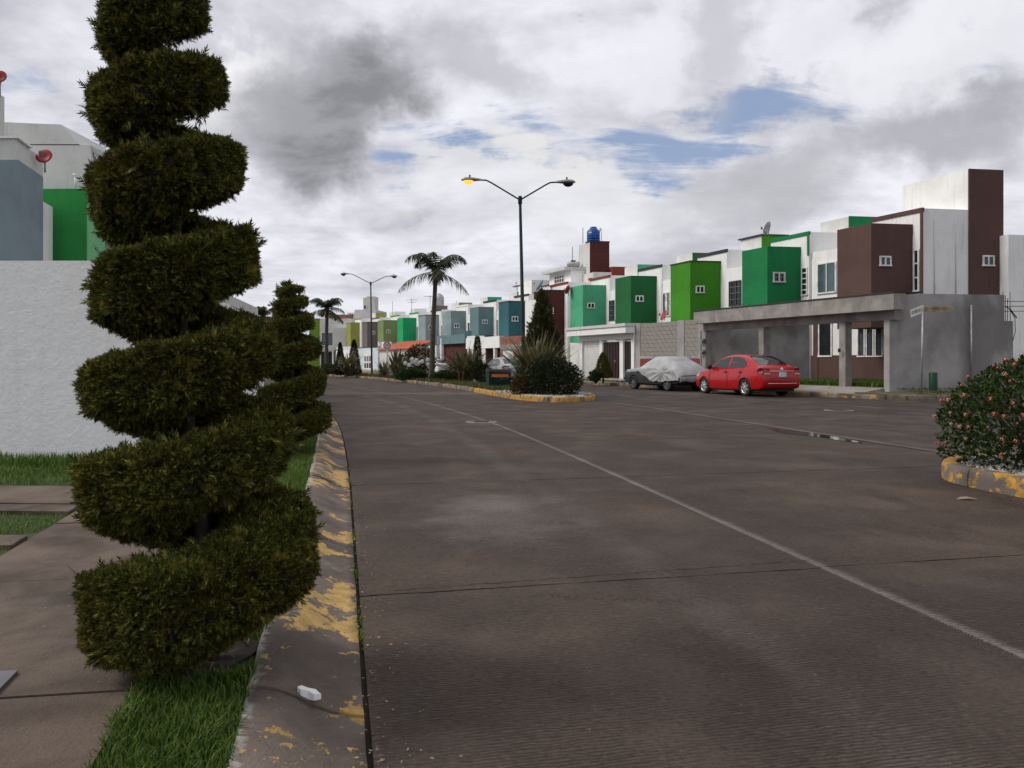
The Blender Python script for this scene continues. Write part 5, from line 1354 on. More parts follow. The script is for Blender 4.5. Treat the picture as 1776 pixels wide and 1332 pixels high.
# ================================================================== HOUSES BEHIND THE WALL ON THE NEAR LEFT
lu, ls = Vector((-0.25, 0.968)), Vector((-1, 0.03))
lh = thing('house', 'house with a slate blue bay rising behind the white boundary wall', 'house', (-11.7, 18.3, 0.1))
lf = Fr((-11.75, 18.3), lu, ls)
mb = MB(); lf.box(mb, 0, 1.75, 0, 2.0, 0.1, zat(277, 18.3), M['slate_blue']); mb.build('bay', lh)
mb = MB(); lf.box(mb, 0.02, 1.9, 0.06, 2.0, zat(277, 18.3) + 0.002, zat(240, 18.3), M['grey_white']); mb.build('parapet', lh)
mb = MB(); lf.box(mb, -0.03, 0.9, -0.02, 2.0, zat(240, 18.3) + 0.002, zat(238, 18.3) + 0.03, M['white']); mb.build('coping', lh)
mb = MB(); lf.box(mb, 1.755, 5.2, 0.9, 8, 0.1, zat(322, 20.5), M['white']); mb.build('wall', lh)
o, x, n = lf.p(0, 0.9), Vector((lu.x, lu.y, 0)).normalized(), Vector((lu.y, -lu.x, 0)).normalized()
window(lh, o, x, n, 2.2, 3.4, 2.4, zat(432, 20.5), 2, 1, 0.06, frame=M['dark_frame'])
lg = thing('house', 'white gabled house with a green bay behind the boundary wall', 'house', (-13.1, 23.7, 0.1))
lf2 = Fr((-13.1, 23.7), lu, ls)
zg = zat(327, 23.7)
mb = MB(); lf2.box(mb, 0, 2.0, 0, 1.9, 0.1, zg, M['leaf_green']); mb.build('bay', lg)
mb = MB(); o, x, n = lf2.p(0, 0), Vector((lu.x, lu.y, 0)).normalized(), Vector((lu.y, -lu.x, 0)).normalized()
fbox(mb, o, x, n, 0.0, 2.0, 0.1, zg + 0.004, 0.0, 0.03, M['lit_green']); mb.build('bay_lit_face', lg)  # paler green sheet paints the light onto the bay's street face
mb = MB(); lf2.box(mb, 2.02, 6, 0.6, 8, 0.1, zat(352, 25.5), M['white']); mb.build('wall', lg)
mb = MB()
q = lf2.p(1.0, 0.2); yb_ = q.y; xr = at(158, yb_).x; xl = at(36, yb_).x - 6
mb.prism([(xr, yb_), (xl, yb_), (xl, yb_ + 5), (xr, yb_ + 5)], zg - 1.0, zat(252, yb_), M['grey_white']); mb.build('stair_block', lg)
mb = MB(); y2 = yb_ + 0.4
pts = [(at(-160, y2).x, zat(205, y2)), (at(106, y2).x, zat(216, y2)), (at(136, y2).x, zat(250, y2)), (at(-160, y2).x, zat(250, y2))]
mb.add([(p[0], y2, p[1]) for p in pts] + [(p[0], y2 + 3, p[1]) for p in pts], [(0, 1, 2, 3)[::-1], (4, 5, 6, 7), (0, 4, 5, 1)[::-1], (1, 5, 6, 2)[::-1]], M['grey_white']); mb.build('roof_gable', lg)
mb = MB(); q = at(131, 23.6); mb.tube([(q.x, 23.6, zg), (q.x, 23.6, zat(303, 23.6))], 0.03, M['frame'], 6); mb.lathe([(0.001, 0.05), (0.05, 0.03), (0.05, -0.03), (0.001, -0.05)], (q.x - 0.02, 23.6, zat(303, 23.6)), M['frame'], 8); mb.build('vent_pipe', lg)
dish(78, 273, 19.6, 0.20, M['dish_red'], 'round red dish on the slate blue house parapet', (0.10, -0.9, 0.35), 0.38)
mb = MB(); q = at(-2, 20.5); mb.box((q.x - 0.1, 20.5, (zat(165, 20.5) + 5.8) / 2), (0.30, 0.3, zat(165, 20.5) - 5.8), M['grey_white']); mb.build('chimney', lh)
dish(0, 135, 20.4, 0.19, M['dish_red'], 'red dish on a mast above the slate blue house', (0.15, -0.9, 0.3), 0.5)
l3 = thing('house', 'low white house with a grey roof slab glimpsed past the tall topiary', 'house', (-13, 36, 0.1))
mb = MB(); mb.prism([(-18, 34), (-13.4, 34), (-14.6, 42), (-19, 42)], 0.0, zat(530, 35), M['white']); mb.build('wall', l3)
mb = MB(); mb.prism([(-19, 33.4), (-12.5, 33.4), (-14.2, 43), (-19, 43)], zat(530, 35) + 0.003, zat(513, 35), M['grey_white']); mb.build('roof_slab', l3)
bn = thing('bin', 'small grey litter bin standing past the end of the boundary wall', 'bin', (at(428, 30).x, 30, 0.1))
mb = MB(); mb.lathe([(0.001, 0), (0.26, 0), (0.30, 0.75), (0.27, 0.75), (0.25, 0.1), (0.001, 0.1)], (0, 0, 0), M['tank_grey'], 18); mb.build('body', bn, local=True)
mb = MB(); mb.lathe([(0.31, 0.74), (0.32, 0.80), (0.30, 0.82), (0.28, 0.76)], (0, 0, 0), M['dark_frame'], 18); mb.build('rim', bn, local=True)
# ================================================================== MEDIANS
def inset(poly, d):
    out = []
    n = len(poly)
    ar = sum(poly[i][0] * poly[(i + 1) % n][1] - poly[(i + 1) % n][0] * poly[i][1] for i in range(n))
    s = 1 if ar > 0 else -1
    for i in range(n):
        a, b, c = Vector(poly[i - 1]), Vector(poly[i]), Vector(poly[(i + 1) % n])
        t = ((b - a).normalized() + (c - b).normalized())
        if t.length < 1e-4: t = (c - b)
        t.normalize(); nn = Vector((-t.y, t.x)) * s
        out.append(tuple(b + nn * d))
    return out
def rounded(pts, n=3):
    """Chaikin corner cutting of an open path."""
    P_ = [Vector(p) for p in pts]
    for _ in range(n):
        Q = [P_[0]]
        for a, b in zip(P_[:-1], P_[1:]): Q += [a.lerp(b, 0.25), a.lerp(b, 0.75)]
        Q.append(P_[-1]); P_ = Q
    return [tuple(p) for p in P_]
MED = rounded([(-20.5, 75), (-16.4, 66.7), (-11.9, 59.3), (-6.44, 45.7), (-2.95, 36.4), (-1.15, 29.4), (-0.1, 25.0), (0.8, 23.1), (1.9, 22.75), (2.75, 24.2), (2.7, 27.0), (0.45, 33), (-1.1, 37.4), (-4.5, 46.6), (-10.0, 60.3), (-14.6, 68), (-18.4, 76.5)])
NEAR = rounded([(8.3, -9), (7.0, -3), (5.6, 2.5), (4.66, 6.4), (4.38, 7.2), (4.38, 7.95), (4.85, 8.55), (5.6, 8.8), (6.4, 8.5), (6.8, 7.4), (7.2, 5.5), (8.6, 0), (10.9, -9)])
def median(pts, name, h, mat, soil, step, per, jit):
    root = bpy.data.objects.new(name, None); COL.objects.link(root); root['kind'] = 'structure'
    k = resample(pts, step)[::-1]
    kf = path_frames(k)
    # make sure offsets go inwards
    cx = sum(p[0] for p in k) / len(k); 
    ar = sum(k[i][0] * k[(i + 1) % len(k)][1] - k[(i + 1) % len(k)][0] * k[i][1] for i in range(len(k)))
    if ar < 0: kf = path_frames(k[::-1]); k = k[::-1]
    pr = [(-0.0, -0.03), (0.004, h * 0.7), (0.02, h * 0.94), (0.045, h), (0.13, h), (0.15, h * 0.95), (0.15, 0.0)]
    for a in range(0, len(k) - per, per): kerb_piece(kf, a, a + per, pr, mat if kf[a][0].y < 31 else M['kerb_old'], root, jitter=jit)
    inn = [tuple(p + n * 0.145) for p, n in kf]
    mb = MB(); mb.prism(inn, -0.05, h - 0.025, soil); mb.build('planting_bed', root)
    return inn
inn1 = median(MED, 'median', 0.16, M['kerb_yellow'], M['dry_turf'], 0.3, 4, 0.010)
inn2 = median(NEAR, 'median', 0.175, M['kerb_yellow'], M['soil'], 0.2, 8, 0.004)
def inside(poly, p):
    x, y = p[:, 0], p[:, 1]; res = np.zeros(len(p), bool); j = len(poly) - 1
    for i in range(len(poly)):
        xi, yi = poly[i]; xj, yj_ = poly[j]
        if yi != yj_: res ^= ((yi > y) != (yj_ > y)) & (x < (xj - xi) * (y - yi) / (yj_ - yi) + xi)
        j = i
    return res
OCT_V = np.array([(1, 0, 0), (-1, 0, 0), (0, 1, 0), (0, -1, 0), (0, 0, .6), (0, 0, -.6)]); OCT_T = np.array([(0, 2, 4), (2, 1, 4), (1, 3, 4), (3, 0, 4), (2, 0, 5), (1, 2, 5), (3, 1, 5), (0, 3, 5)])
def gravel(name, poly, box, n, z, size, seed, mat=None):
    r = np.random.default_rng(seed)
    p = np.stack([r.uniform(box[0], box[1], n), r.uniform(box[2], box[3], n), np.full(n, z)], 1)
    p = p[inside(poly, p)]; p[:, 2] += r.uniform(0, size * 0.6, len(p))
    V, T = scatter(OCT_V, OCT_T, p, frames(rand_dirs(len(p), r), r.uniform(0, 6, len(p))), size * r.uniform(0.6, 1.4, len(p)))
    npmesh(name, V, T, mat or M['pebble'], kind='stuff')
gravel('gravel', inn1, (-0.9, 2.9, 22.5, 28.0), 9000, 0.14, 0.035, 3)
gravel('gravel', inn2, (4.2, 7.0, 6.2, 9.2), 7000, 0.150, 0.019, 4)
def med_reg(y0, y1):
    def f(r, n):
        p = np.stack([r.uniform(-21, 3, n), r.uniform(y0, y1, n), np.full(n, 0.13)], 1)
        return clump(p[inside(inn1, p)], r, 0.55)
    return f
blades('dry_grass', [(med_reg(27, 40), 60000, 1.0), (med_reg(40, 72), 90000, 1.4)], M['dry_grass'], h=(0.06, 0.18), w=0.012, seed=31)
# ================================================================== PLANTS
def leafy(root, name, mat, n, size, shape, tv=SMALL_V, tt=SMALL_T, seed=1, up=0.3):
    """Leaves through a crown; shape(r, n) gives positions and outward directions."""
    r = np.random.default_rng(seed)
    pos, out = shape(r, n)
    d = out * 0.8 + rand_dirs(len(pos), r) * 0.8 + np.array([0, 0, up])
    V, T = scatter(tv, tt, pos, frames(d, r.uniform(0, 6.28, len(pos))), size * r.uniform(0.6, 1.35, len(pos)))
    return npmesh(name, V, T, mat, root)
def blob(rx, ry, rz, zc, lumps=7, amp=0.22, seed=0, lo=0.55, zmin=0.02):
    rr = np.random.default_rng(seed + 100); L = rand_dirs(lumps, rr); A = rr.uniform(0.4, 1.0, lumps) * amp
    def f(r, n):
        d = rand_dirs(n, r)
        k = 1 - amp * 0.6 + (np.clip((d @ L.T - 0.45) / 0.55, 0, 1) ** 1.2 * A).sum(1)
        rad = (lo + (1 - lo) * r.uniform(0, 1, n) ** 0.5) * k
        p = d * rad[:, None] * np.array([rx, ry, rz]) + np.array([0, 0, zc])
        s = p[:, 2] > zmin
        return p[s], d[s]
    return f
def cone(r0, h, z0=0.05, lo=0.45, pw=0.9, wav=0.0):
    def f(r, n):
        t = r.uniform(0, 1, n) ** 1.5; a = r.uniform(0, 6.28, n)
        R0 = r0 * (1 - t) ** pw * (1 + wav * np.sin(a * 5 + t * 17)) * (lo + (1 - lo) * r.uniform(0, 1, n) ** 0.5)
        R0 = R0 * np.clip(t / 0.05, 0.5, 1)
        p = np.stack([R0 * np.cos(a), R0 * np.sin(a), z0 + t * h], 1)
        return p, np.stack([np.cos(a), np.sin(a), np.full(n, 0.35)], 1)
    return f
def stems(root, n, h, spread, mat=None, seed=1, name='branches', r0=0.02):
    r = random.Random(seed); mb = MB()
    for k in range(n):
        a = r.uniform(0, 6.28); s = spread * r.uniform(0.3, 1.0); hh = h * r.uniform(0.6, 1.0)
        mb.tube([(0.03 * math.cos(a), 0.03 * math.sin(a), -0.03), (s * 0.4 * math.cos(a), s * 0.4 * math.sin(a), hh * 0.5), (s * math.cos(a), s * math.sin(a), hh)], [r0, r0 * 0.7, r0 * 0.3], mat or M['twig'], 5)
    return mb.build(name, root, local=True)
def bush(name, label, cat, loc, shape, mat, n, size, h, spread, seed=1, group=None, tv=SMALL_V, tt=SMALL_T, up=0.3, core=None):
    t = thing(name, label, cat, loc, group=group)
    leafy(t, 'foliage', mat, n, size, shape, tv, tt, seed, up)
    stems(t, 14, h, spread, seed=seed)
    return t
ST_V, ST_T = spray_template(7, 38, 0.09, 5)
def med(px, Y): 
    p = at(px, Y); return (p.x, p.y, 0.13)
bush('round_bush', 'dense round dark bush on white gravel at the rounded end of the median', 'bush', med(958, 24.6), blob(0.80, 0.80, 0.62, 0.50, 14, 0.24, 3, 0.45), M['bush'], 11000, 0.068, 0.9, 0.6, 3)
bush('low_bush', 'low russet bush tucked against the dark round bush', 'bush', med(908, 25.0), blob(0.42, 0.42, 0.40, 0.30, 6, 0.3, 9, 0.4), M['rusty_bush'], 3000, 0.06, 0.5, 0.35, 5)
bush('conifer', 'pointed grey green conifer with a russet tip behind the flax', 'tree', med(941, 29.3), cone(0.95, 3.55, 0.1, 0.22, 0.95, 0.30), M['conifer'], 6000, 0.24, 3.2, 0.15, 6, tv=ST_V, tt=ST_T, up=0.9)
bush('hedge_shrub', 'brown green leafy shrub behind the white globe flowers', 'shrub', med(727, 53), blob(1.15, 0.9, 1.0, 1.15, 9, 0.3, 12, 0.4), M['rusty_bush'], 7000, 0.11, 1.6, 0.8, 7)
bush('low_shrub', 'low green shrub in front of the globe flowers', 'shrub', med(715, 45.5), blob(0.85, 0.6, 0.42, 0.30, 8, 0.3, 14, 0.4), M['shrub'], 5000, 0.09, 0.5, 0.6, 8)
bush('low_shrub', 'low green shrub just beyond the palm foot toward the cabinet', 'shrub', med(775, 43.0), blob(0.8, 0.55, 0.36, 0.26, 8, 0.3, 15, 0.4), M['shrub'], 4500, 0.085, 0.45, 0.6, 9)
bush('dark_shrub', 'dark shrub between the wide flax clump and the green cabinet', 'shrub', med(834, 39.5), blob(0.5, 0.5, 0.6, 0.55, 7, 0.3, 16, 0.4), M['bush'], 3500, 0.075, 0.9, 0.4, 10)
bush('columnar_shrub', 'thin dark columnar shrub rising from the wide flax clump', 'shrub', med(828, 44.5), cone(0.28, 2.45, 0.1, 0.4, 0.35, 0.15), M['conifer'], 4500, 0.10, 2.3, 0.06, 11, tv=ST_V, tt=ST_T)
bush('columnar_cypress', 'narrow pointed cypress by the white picket wall', 'tree', med(590, 61.5), cone(0.52, 2.55, 0.05, 0.4, 0.8), M['bush'], 4500, 0.12, 2.3, 0.06, 12, group='narrow cypresses on the median', tv=ST_V, tt=ST_T)
bush('columnar_cypress', 'narrow pointed cypress nearer the street lamp and the pale blue wall', 'tree', med(614, 60.5), cone(0.62, 2.75, 0.05, 0.4, 0.75), M['bush'], 5000, 0.12, 2.5, 0.06, 13, group='narrow cypresses on the median', tv=ST_V, tt=ST_T)
bush('low_shrub', 'small dark shrub at the foot of the far palm', 'shrub', med(575, 66), blob(0.9, 0.6, 0.5, 0.4, 7, 0.3, 18, 0.4), M['shrub'], 3000, 0.11, 0.6, 0.6, 14)
q = Lp(17.2) + Vector((-0.911, -0.412)) * 0.8
pc = at(1046, 39.0)
bush('clipped_shrub', 'small cone shaped golden shrub in front of the cream shutter', 'shrub', (pc.x, 39.0, 0.15), cone(0.50, 1.25, 0.25, 0.5, 0.65, 0.08), M['cypress'], 5000, 0.09, 1.0, 0.1, 15, tv=ST_V, tt=ST_T)
pc = at(1034, 38.6)
bush('low_shrub', 'little broad leaved shrub beside the golden cone shrub', 'shrub', (pc.x, 38.6, 0.15), blob(0.3, 0.3, 0.25, 0.35, 6, 0.3, 19, 0.4), M['shrub'], 900, 0.11, 0.4, 0.25, 16)
# flowering bush on the near median
FB = (5.22, 7.62, 0.155)
fbs = blob(0.80, 0.80, 0.58, 0.42, 13, 0.36, 23, 0.40, 0.03)
fb = thing('flowering_bush', 'bushy lantana with pink and peach flower heads on the near median', 'bush', FB)
leafy(fb, 'foliage', M['lantana'], 9000, 0.052, fbs, LEAF_V, LEAF_T, 24, 0.35)
stems(fb, 26, 0.9, 0.75, seed=25, r0=0.012)
mbs = MB(); r = random.Random(5)
for k in range(22):          # shoots that stick out of the outline
    a = r.uniform(0, 6.28); e = r.uniform(0.05, 1.0); L = r.uniform(0.85, 1.0)
    p = Vector((math.cos(a) * 0.8 * L * math.cos(e), math.sin(a) * 0.8 * L * math.cos(e), 0.5 + 0.60 * math.sin(e)))
    mbs.tube([tuple(p * 0.6 + Vector((0, 0, 0.15))), tuple(p)], [0.006, 0.003], M['shrub'], 4)
mbs.build('shoots', fb, local=True)
def flower_head(petal, size, sd):
    r = random.Random(sd); mb = MB()
    for k in range(12):
        a = 2.4 * k; e = math.acos(1 - (k + 0.5) / 12 * 1.0)
        d = Vector((math.sin(e) * math.cos(a), math.sin(e) * math.sin(a), math.cos(e)))
        t = d.cross(Vector((0.3, 0.5, 0.8))).normalized() * size * 0.34; s = d.cross(t).normalized() * size * 0.34
        c = d * size * r.uniform(0.8, 1.05)
        mb.add([tuple(c + t), tuple(c + s), tuple(c - t), tuple(c - s)], [(0, 1, 2, 3)], petal if k > 2 else M['petal_peach'])
    mb.add([(0, 0, -size * 1.2), (size * 0.4, 0, size * 0.3), (-size * 0.2, size * 0.35, size * 0.3), (-size * 0.2, -size * 0.35, size * 0.3)], [(0, 2, 1), (0, 3, 2), (0, 1, 3), (1, 2, 3)], M['shrub'])
    return mb
protos = []
r = np.random.default_rng(77)
fp, fd = blob(0.80, 0.80, 0.58, 0.42, 13, 0.36, 23, 0.985, 0.03)(r, 1600)
rr_ = np.linalg.norm(fp - np.array([0, 0, 0.52]), axis=1)
vis = (fd[:, 1] < 0.35) & (fp[:, 2] > 0.14)
order = np.argsort(r.uniform(0, 1, len(fp)) + ~vis * 10)
chosen = []
for i in order:
    if len(chosen) >= 110: break
    if all(np.linalg.norm(fp[i] - fp[j]) > 0.075 for j in chosen): chosen.append(i)
for k, i in enumerate(chosen):
    v = k % 6
    if len(protos) <= v:
        o = flower_head(M['petal_pink'] if v != 2 else M['petal_peach'], 0.027 if v != 4 else 0.021, v).build('flower', fb, local=True); protos.append(o)
    else:
        o = link('flower', protos[v].data, fb)
    dd = Vector(fd[i]) + Vector((0, -0.15, 0.35))
    o.location = Vector(fp[i]) + dd.normalized() * 0.03
    o.rotation_euler = dd.to_track_quat('Z', 'Y').to_euler()
    s = random.uniform(0.55, 0.95); o.scale = (s, s, s)
# New Zealand flax clumps
def flax(label, px, Y, h, spread, n, seed, wid=0.035):
    t = thing('flax_clump', label, 'plant', med(px, Y), group='sword leaved flax clumps on the median')
    r = random.Random(seed); V, T = [], []
    for k in range(n):
        a = r.uniform(0, 6.28); sp = spread * r.uniform(0.05, 1.0) ** 0.8; hh = h * r.uniform(0.45, 1.0) * (1 - 0.25 * (sp / spread) ** 2)
        d = Vector((math.cos(a), math.sin(a), 0)); s = Vector((-d.y, d.x, 0)) * wid * r.uniform(0.6, 1.2)
        b0 = Vector((r.uniform(-0.18, 0.18), r.uniform(-0.18, 0.18), 0)) * spread
        k0 = len(V); m = 6; droop = r.uniform(0.0, 0.25) if r.random() < 0.8 else 0.6
        for j in range(m + 1):
            q = j / m
            p = b0 + d * (sp * q ** 1.6) + Vector((0, 0, hh * (q - droop * q ** 4)))
            w = s * (0.6 + 0.8 * q) * (1 - q) ** 0.55 * 1.3 if j < m else s * 0.0
            fold = d * 0.012
            V += [p - w, p + fold, p + w]
        for j in range(m):
            for c_ in (0, 1):
                a0 = k0 + j * 3 + c_
                T += [(a0, a0 + 1, a0 + 4), (a0, a0 + 4, a0 + 3)]
    npmesh('leaves', [tuple(v) for v in V], T, M['flax'], t)
    mb = MB()
    for k in range(3):
        a = r.uniform(0, 6.28); mb.tube([(0, 0, 0), (0.25 * spread * math.cos(a), 0.25 * spread * math.sin(a), h * 0.6), (0.5 * spread * math.cos(a), 0.5 * spread * math.sin(a), h * 1.02)], [0.02, 0.015, 0.008], M['twig'], 5)
    mb.build('flower_stalk', t, local=True)
    return t
flax('tall flax clump round the foot of the nearer street lamp', 931, 26.3, 2.35, 1.5, 330, 1, 0.055)
flax('widest flax clump between the palm and the green cabinet', 808, 41.6, 2.2, 1.9, 330, 2, 0.065)
flax('upright flax clump beside the round speed sign', 690, 50.0, 2.2, 1.15, 200, 3, 0.06)
flax('small flax clump between the farther lamp and the round sign', 666, 53.5, 1.4, 0.9, 120, 4, 0.06)
flax('bushy flax clump in front of the two narrow cypresses', 606, 58.5, 2.2, 1.3, 220, 5, 0.065)
# white globe flowers
ag = thing('agapanthus', 'clump of white globe flowers beside the tall palm', 'flowers', med(722, 47.0))
r = random.Random(9); mb = MB(); heads = []
for (px, py) in ((703, 630), (710, 633), (715, 623), (720, 629), (722, 625), (727, 629), (732, 627), (742, 624), (742, 632), (716, 628), (724, 631)):
    p = at(px, 47.0 + r.uniform(-0.7, 0.7)); z = zat(py, p.y)
    heads.append((p.x, p.y, z)); mb.tube([(p.x * 0.6 + at(722, 47).x * 0.4, p.y, 0.13), (p.x, p.y, z)], 0.012, M['shrub'], 4)
mb.build('stalks', ag)
hd = None
for (x, y, z) in heads:
    if hd is None:
        q = MB(); rr = random.Random(3)
        for k in range(46):
            e = math.acos(1 - 2 * (k + 0.5) / 46); a = 2.399 * k; d = Vector((math.sin(e) * math.cos(a), math.sin(e) * math.sin(a), math.cos(e)))
            s = d.cross(Vector((0.3, 0.2, 0.9))).normalized() * 0.028; c_ = d * rr.uniform(0.11, 0.15); t_ = d.cross(s).normalized() * 0.028
            q.add([tuple(d * 0.02), tuple(c_ + s), tuple(c_ + t_), tuple(c_ - s)], [(0, 1, 2), (0, 2, 3), (1, 3, 2)], M['petal_white'])
        hd = q.build('flower_head', ag, local=True); o = hd
    else: o = link('flower_head', hd.data, ag)
    o.location = (x - ag.location.x, y - ag.location.y, z - ag.location.z)
lv = []
r2 = np.random.default_rng(6)
leafy(ag, 'leaves', M['shrub'], 700, 0.32, lambda r, n: (np.stack([r.normal(0, 0.55, n), r.normal(0, 0.4, n), r.uniform(0.02, 0.2, n)], 1), np.stack([r.normal(0, 1, n), r.normal(0, 1, n), np.full(n, 0.8)], 1)), np.array([(0, 0, 0), (0.5, 0.05, 0.1), (1, 0, -0.05), (0.5, -0.05, 0.1)]), SMALL_T, 6)
# palms: every frond a part
def palm(label, px, Y, zc, nf, L, lean, seed, group, r0=0.16, py_base=None, droop=1.0, trunk_z=0.1):
    p = at(px, Y)
    t = thing('palm_tree', label, 'palm tree', (p.x, p.y, trunk_z), group=group)
    r = random.Random(seed); H = zc - trunk_z
    pts = [(lean * (k / 10) ** 1.1 * 1.0, 0.0, H * k / 10) for k in range(11)]
    rad = [r0 * (1.25 if k == 0 else 1.0) * (1 - 0.035 * k) for k in range(11)]
    mb = MB()
    fine, fr_ = [], []
    for k in range(81):
        q = k / 80; fine.append((lean * q ** 1.1 + 0.01 * math.sin(9 * q), 0.008 * math.sin(13 * q), H * q)); b_ = r0 * (1.3 - 0.3 * min(1, q * 12)) * (1 - 0.3 * q)
        fr_.append(b_ * (1.035 if k % 2 else 0.975))
    mb.tube(fine, fr_, M['bark'], 12); mb.build('trunk', t, local=True)
    top = Vector(fine[-1])
    mb = MB()
    for k in range(9):
        a = 2.4 * k; mb.tube([tuple(top + Vector((0, 0, -0.35 + 0.03 * k))), tuple(top + Vector((0.16 * math.cos(a), 0.16 * math.sin(a), -0.02 + 0.04 * k))), tuple(top + Vector((0.2 * math.cos(a), 0.2 * math.sin(a), 0.25 + 0.03 * k)))], [0.10, 0.06, 0.03], M['bark'], 6)
    mb.tube([tuple(top + Vector((0, 0, -0.05))), tuple(top + Vector((0.02, 0, 0.5)))], [0.11, 0.04], M['twig'], 7)
    mb.build('crown_base', t, local=True)
    for k in range(nf):
        a = 2 * math.pi * k / nf + r.uniform(-0.25, 0.25); up = r.uniform(1.0, 1.42) if k % 3 else r.uniform(-0.35, 0.35)
        Lk = L * r.uniform(0.85, 1.1); d = Vector((math.cos(a), math.sin(a), 0)); dead = (k % 7 == 3 and up < 0.6)
        spine = []; ang = up; c_ = top + Vector((0, 0, 0.1)); n = 20
        for j in range(n + 1):
            spine.append(c_.copy()); ang -= droop * (1.1 + up * 1.0) / n * (0.35 + 1.3 * j / n); c_ = c_ + (d * math.cos(ang) + Vector((0, 0, math.sin(ang)))) * (Lk / n)
        V, T = [], []
        sd = Vector((-d.y, d.x, 0))
        for j in range(2, n):
            tg = (spine[j + 1] - spine[j - 1]).normalized(); nn = sd.cross(tg)
            for sgn in (-1, 1):
                for h in (0.0, 0.5):
                    b_ = spine[j].lerp(spine[min(j + 1, n)], h); q = (j + h) / n
                    LL = 0.60 * L / 2.0 * math.sin(math.pi * min(1, 0.18 + 0.80 * q)) ** 0.7 * r.uniform(0.8, 1.1)
                    dv = (sd * sgn * r.uniform(0.5, 0.95) + tg * 0.60 + nn * r.uniform(-0.25, 0.55) + Vector((0, 0, -0.45))).normalized()
                    w = dv.cross(nn).normalized() * 0.020 * (L / 2)
                    mid = b_ + dv * LL * 0.55; tip = b_ + dv * LL + Vector((0, 0, -0.22 * LL))
                    i0 = len(V); V += [b_ - w, b_ + w, mid + w, mid - w, tip]
                    T += [(i0, i0 + 1, i0 + 2), (i0, i0 + 2, i0 + 3), (i0 + 3, i0 + 2, i0 + 4)]
        for j in range(n):
            a0, a1 = spine[j], spine[j + 1]; w = 0.022 * (1 - j / n) + 0.004; i0 = len(V)
            up_ = Vector((0, 0, w))
            V += [a0 - sd * w, a0 + sd * w, a1 + sd * w, a1 - sd * w, a0 + up_, a1 + up_]
            T += [(i0, i0 + 2, i0 + 1), (i0, i0 + 3, i0 + 2), (i0, i0 + 4, i0 + 5), (i0, i0 + 5, i0 + 3), (i0 + 1, i0 + 2, i0 + 5), (i0 + 1, i0 + 5, i0 + 4)]
        npmesh('frond', [tuple(v) for v in V], T, M['dead_palm'] if dead else M['palm'], t)
    return t
PG = 'palms along the median'
palm('tall palm with ragged arching fronds and a leaning trunk beside the globe flowers', 748, 45.0, zat(474, 45), 11, 2.6, 0.25, 4, PG, 0.17)
palm('smaller full crowned palm standing in front of the grey end house', 566, 70.0, zat(538, 70), 17, 2.2, 0.05, 8, PG, 0.19)
palm('far palm half hidden between the two spiral topiaries', 455, 60.0, zat(552, 60), 13, 2.0, 0.05, 13, PG, 0.17)
